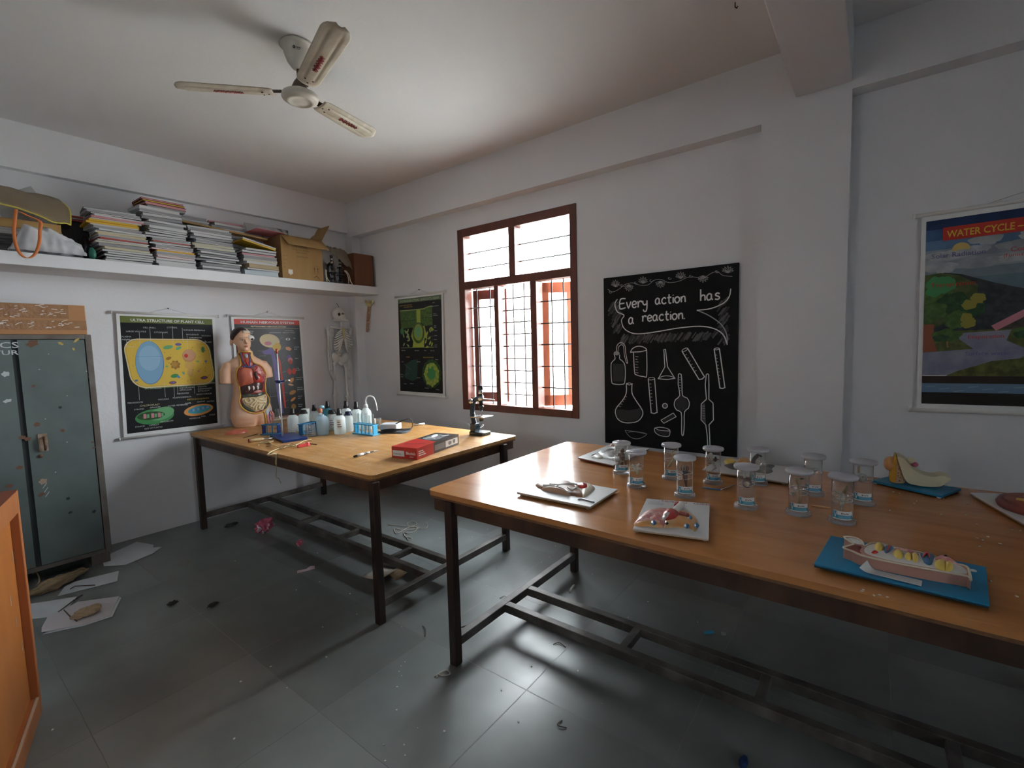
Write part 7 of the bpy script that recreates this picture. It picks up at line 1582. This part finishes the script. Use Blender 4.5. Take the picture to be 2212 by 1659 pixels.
Q = [onz(*a, .003) for a in ((642, 1238), (642, 1233), (662, 1229), (670, 1223), (680, 1222), (680, 1228), (668, 1232))]; c = sum(Q, Vector()) / 7; s = MB(); s.add([p - c for p in Q], [tuple(t_) for t_ in tessellate_polygon([[Vector((p.x, p.y, 0)) for p in Q]])], mat('pale_pink_strip', (.66, .48, .54), .5)); solo('paper_strip', s, 'pale pink strip lying on the floor below the corner table', 'paper', loc=c, solid=.002)
cs = thing('cardboard_scrap', 'folded white and brown card scrap behind the front table leg', 'cardboard', (onz(830, 1246, 0).x, onz(830, 1246, 0).y, .001))
P = [onz(*a, .0) - onz(830, 1246, 0) for a in ((791, 1234), (806, 1222), (845, 1226), (838, 1248), (806, 1250))]
s = MB().sheet(lambda u, v: Vector((-.11 + .20 * u, -.09 + .17 * v, .008 + .045 * u * u)), 6, 3, mat('white_card', (.62, .58, .50), .6)); obj('leaf', s, cs, solid=.002)
s = MB().sheet(lambda u, v: Vector((.09 + .07 * u, -.03 + .11 * v, .054 - .02 * u + .02 * v)), 3, 3, BRP); obj('fold', s, cs, solid=.002)
STR = mat('pale_string', (.46, .44, .38), .8)
def cordf(label, px, r, m, seed=0, lift=.004, nm='string', group='strings on the floor'):
    Q = smooth_path([onz(*a, r + lift * (i % 2)) for i, a in enumerate(px)], 5); c = Q[0].copy(); c.z = .0
    return solo(nm, MB().tube([p - c for p in Q], r, m, 5), label, nm, group, loc=c)
cordf('tangle of pale string on the floor beyond the corner table leg', ((838, 1133), (870, 1136), (905, 1140), (876, 1145), (852, 1142), (858, 1152), (880, 1140), (900, 1133), (892, 1126), (880, 1130), (885, 1137), (900, 1138), (898, 1146), (884, 1152), (872, 1150), (876, 1158), (890, 1163), (882, 1166), (878, 1160)), .003, STR)
cordf('short bent string beside the string tangle', ((905, 1141), (918, 1142), (924, 1136), (920, 1130)), .0025, STR)
cordf('loose pale thread at the foot of the polished table leg', ((938, 1462), (952, 1452), (965, 1448), (972, 1456), (955, 1460), (945, 1456), (944, 1464)), .0025, STR)
cordf('wispy white thread on the floor by the polished table rail', ((1080, 1292), (1090, 1287), (1096, 1293), (1088, 1300), (1084, 1310), (1090, 1320)), .0025, STR)
cordf('dark short twig by the front leg of the corner table', ((913, 1352), (919, 1360), (918, 1375)), .0028, TWIG, nm='twig', group='twigs on the floor')
cordf('long dark twig between the two front legs', ((990, 1357), (1012, 1350), (1036, 1340)), .0035, TWIG, nm='twig', group='twigs on the floor')
cordf('thin curl of wire under the polished table long rail', ((1195, 1392), (1208, 1388), (1222, 1398)), .002, TWIG, nm='twig', group='twigs on the floor')
cordf('bent dark wire on the floor at bottom centre', ((1214, 1556), (1204, 1566), (1224, 1572)), .002, TWIG, nm='twig', group='twigs on the floor')
cordf('white splinter lying beside the back leg of the polished table', ((1232, 1277), (1240, 1266)), .005, mat('white_splinter', (.62, .60, .56), .6), nm='splinter', group=None) if False else None
Q = [onz(*a, .006) for a in ((1231, 1279), (1234, 1272), (1240, 1264))]; c = Q[0].copy(); solo('splinter', MB().tube([p - c for p in Q], [.006, .008, .006], mat('white_splinter', (.62, .60, .56), .6), 6), 'white splinter lying near the back leg of the polished table', 'splinter', loc=c)
cordf('brown cord scuff on the floor below the wall papers', ((372, 1224), (395, 1214), (412, 1212), (402, 1220), (385, 1222)), .002, mat('tan_cord', (.30, .25, .2), .8))
for i, (px, py) in enumerate(((373, 1307), (460, 1310), (500, 1137))):
    crumple('dirt_clump', ('dark dirt clump on the floor, left one of a pair', 'dark dirt clump on the floor, right one of a pair', 'dark rag scrap beside the corner table left leg')[i], 'dirt', px, py, ((.016, .026, .009), (.016, .028, .009), (.022, .05, .012))[i], mat('dirt_dark', (.045, .042, .04), .9), 3 + i, amp=.5)
lbx = thing('carton', 'low brown carton against the wall beneath the corner table', 'box', (-4.21, 3.045, .0005))
obj('body', MB().bb((-.19, -.15, 0), (.19, .15, .26), mat('carton_tan', (.36, .19, .075), .6)), lbx, bev=.004); obj('lid_flap', MB().bb((-.19, -.152, .20), (.19, -.1502, .262), mat('carton_flap', (.30, .15, .06), .6)), lbx)
q = onz(1605, 1655, 0); crumple('plastic_scrap', 'dark blue plastic scrap at the bottom edge of the photo', 'plastic', 1606, 1652, (.014, .03, .010), mat('deep_blue', (.01, .04, .15), .4), 4, amp=.15)
q0 = onz(1531, 1366, .004); solo('wrapper', MB().box((0, 0, 0), (.05, .022, .006), CY), 'small cyan plastic piece under the polished table', 'plastic', loc=q0, rot=(0, 0, .8), bev=.002)
q0 = onz(1563, 1369, .008); solo('pebble', MB().ell((0, 0, 0), (.012, .014, .008), mat('pebble_grey', (.3, .3, .28), .8), 10, 6), 'grey pebble next to the small cyan plastic piece', 'pebble', loc=q0)
SCR = mat('paper_bit', (.66, .66, .64), .7); sm_ = []
for i in range(3): s = MB().prism([(.008, .001), (.002, .006), (-.007, .003), (-.005, -.005), (.004, -.006)][: 5 - i % 2], 0, .0014 + .001 * i, SCR); sm_.append(s.mesh('paper_bit'))
FB = [(508, 1212), (655, 1172), (686, 1195), (715, 1219), (690, 1257), (756, 1283), (771, 1327), (697, 1355), (905, 1107), (853, 1060), (885, 1070), (922, 1130), (931, 1122), (945, 1160), (950, 1163), (1054, 1143), (929, 1170), (1073, 1228), (875, 1430), (866, 1440), (862, 1452), (868, 1460), (858, 1485), (857, 1535), (902, 1573), (829, 1610), (873, 1610), (875, 1632), (832, 1644), (868, 1355), (1070, 1287), (1115, 1314), (1148, 1440),
      (1183, 1300), (1360, 1270), (1357, 1335), (1396, 1360), (1507, 1344), (1484, 1390), (1170, 1215), (1187, 1203), (1200, 1180), (1280, 1240), (1248, 1450), (1083, 1492), (1120, 1560), (1300, 1520), (520, 1473), (620, 1486), (585, 1440), (705, 1420), (506, 1596), (113, 1577), (640, 1275), (758, 1130), (990, 1150), (1020, 1160), (1130, 1290), (1166, 1306), (1400, 1300), (960, 1580)]
rn = random.Random(33)
for i, a in enumerate(FB):
    o = bpy.data.objects.new('paper_bit', sm_[i % 3]); COL.objects.link(o); o.location = onz(*a, .0); o.location.z = .0004; o.rotation_euler = (0, 0, rn.uniform(0, 6)); k = rn.uniform(.3, .75); o.scale = (k, k, 1)
    tag(o, 'tiny white paper bit littering the grey tiled floor', 'litter', 'paper bits on the floor')

hk = onz(1588, 5, ZC)
solo('ceiling_hook', MB().tube([(0, 0, -.0005), (0, 0, -.02), (.008, 0, -.03), (.012, 0, -.022)], .003, NAIL, 6), 'small dark iron hook in the ceiling near the cross beam', 'hook', loc=(hk.x, hk.y, ZC))
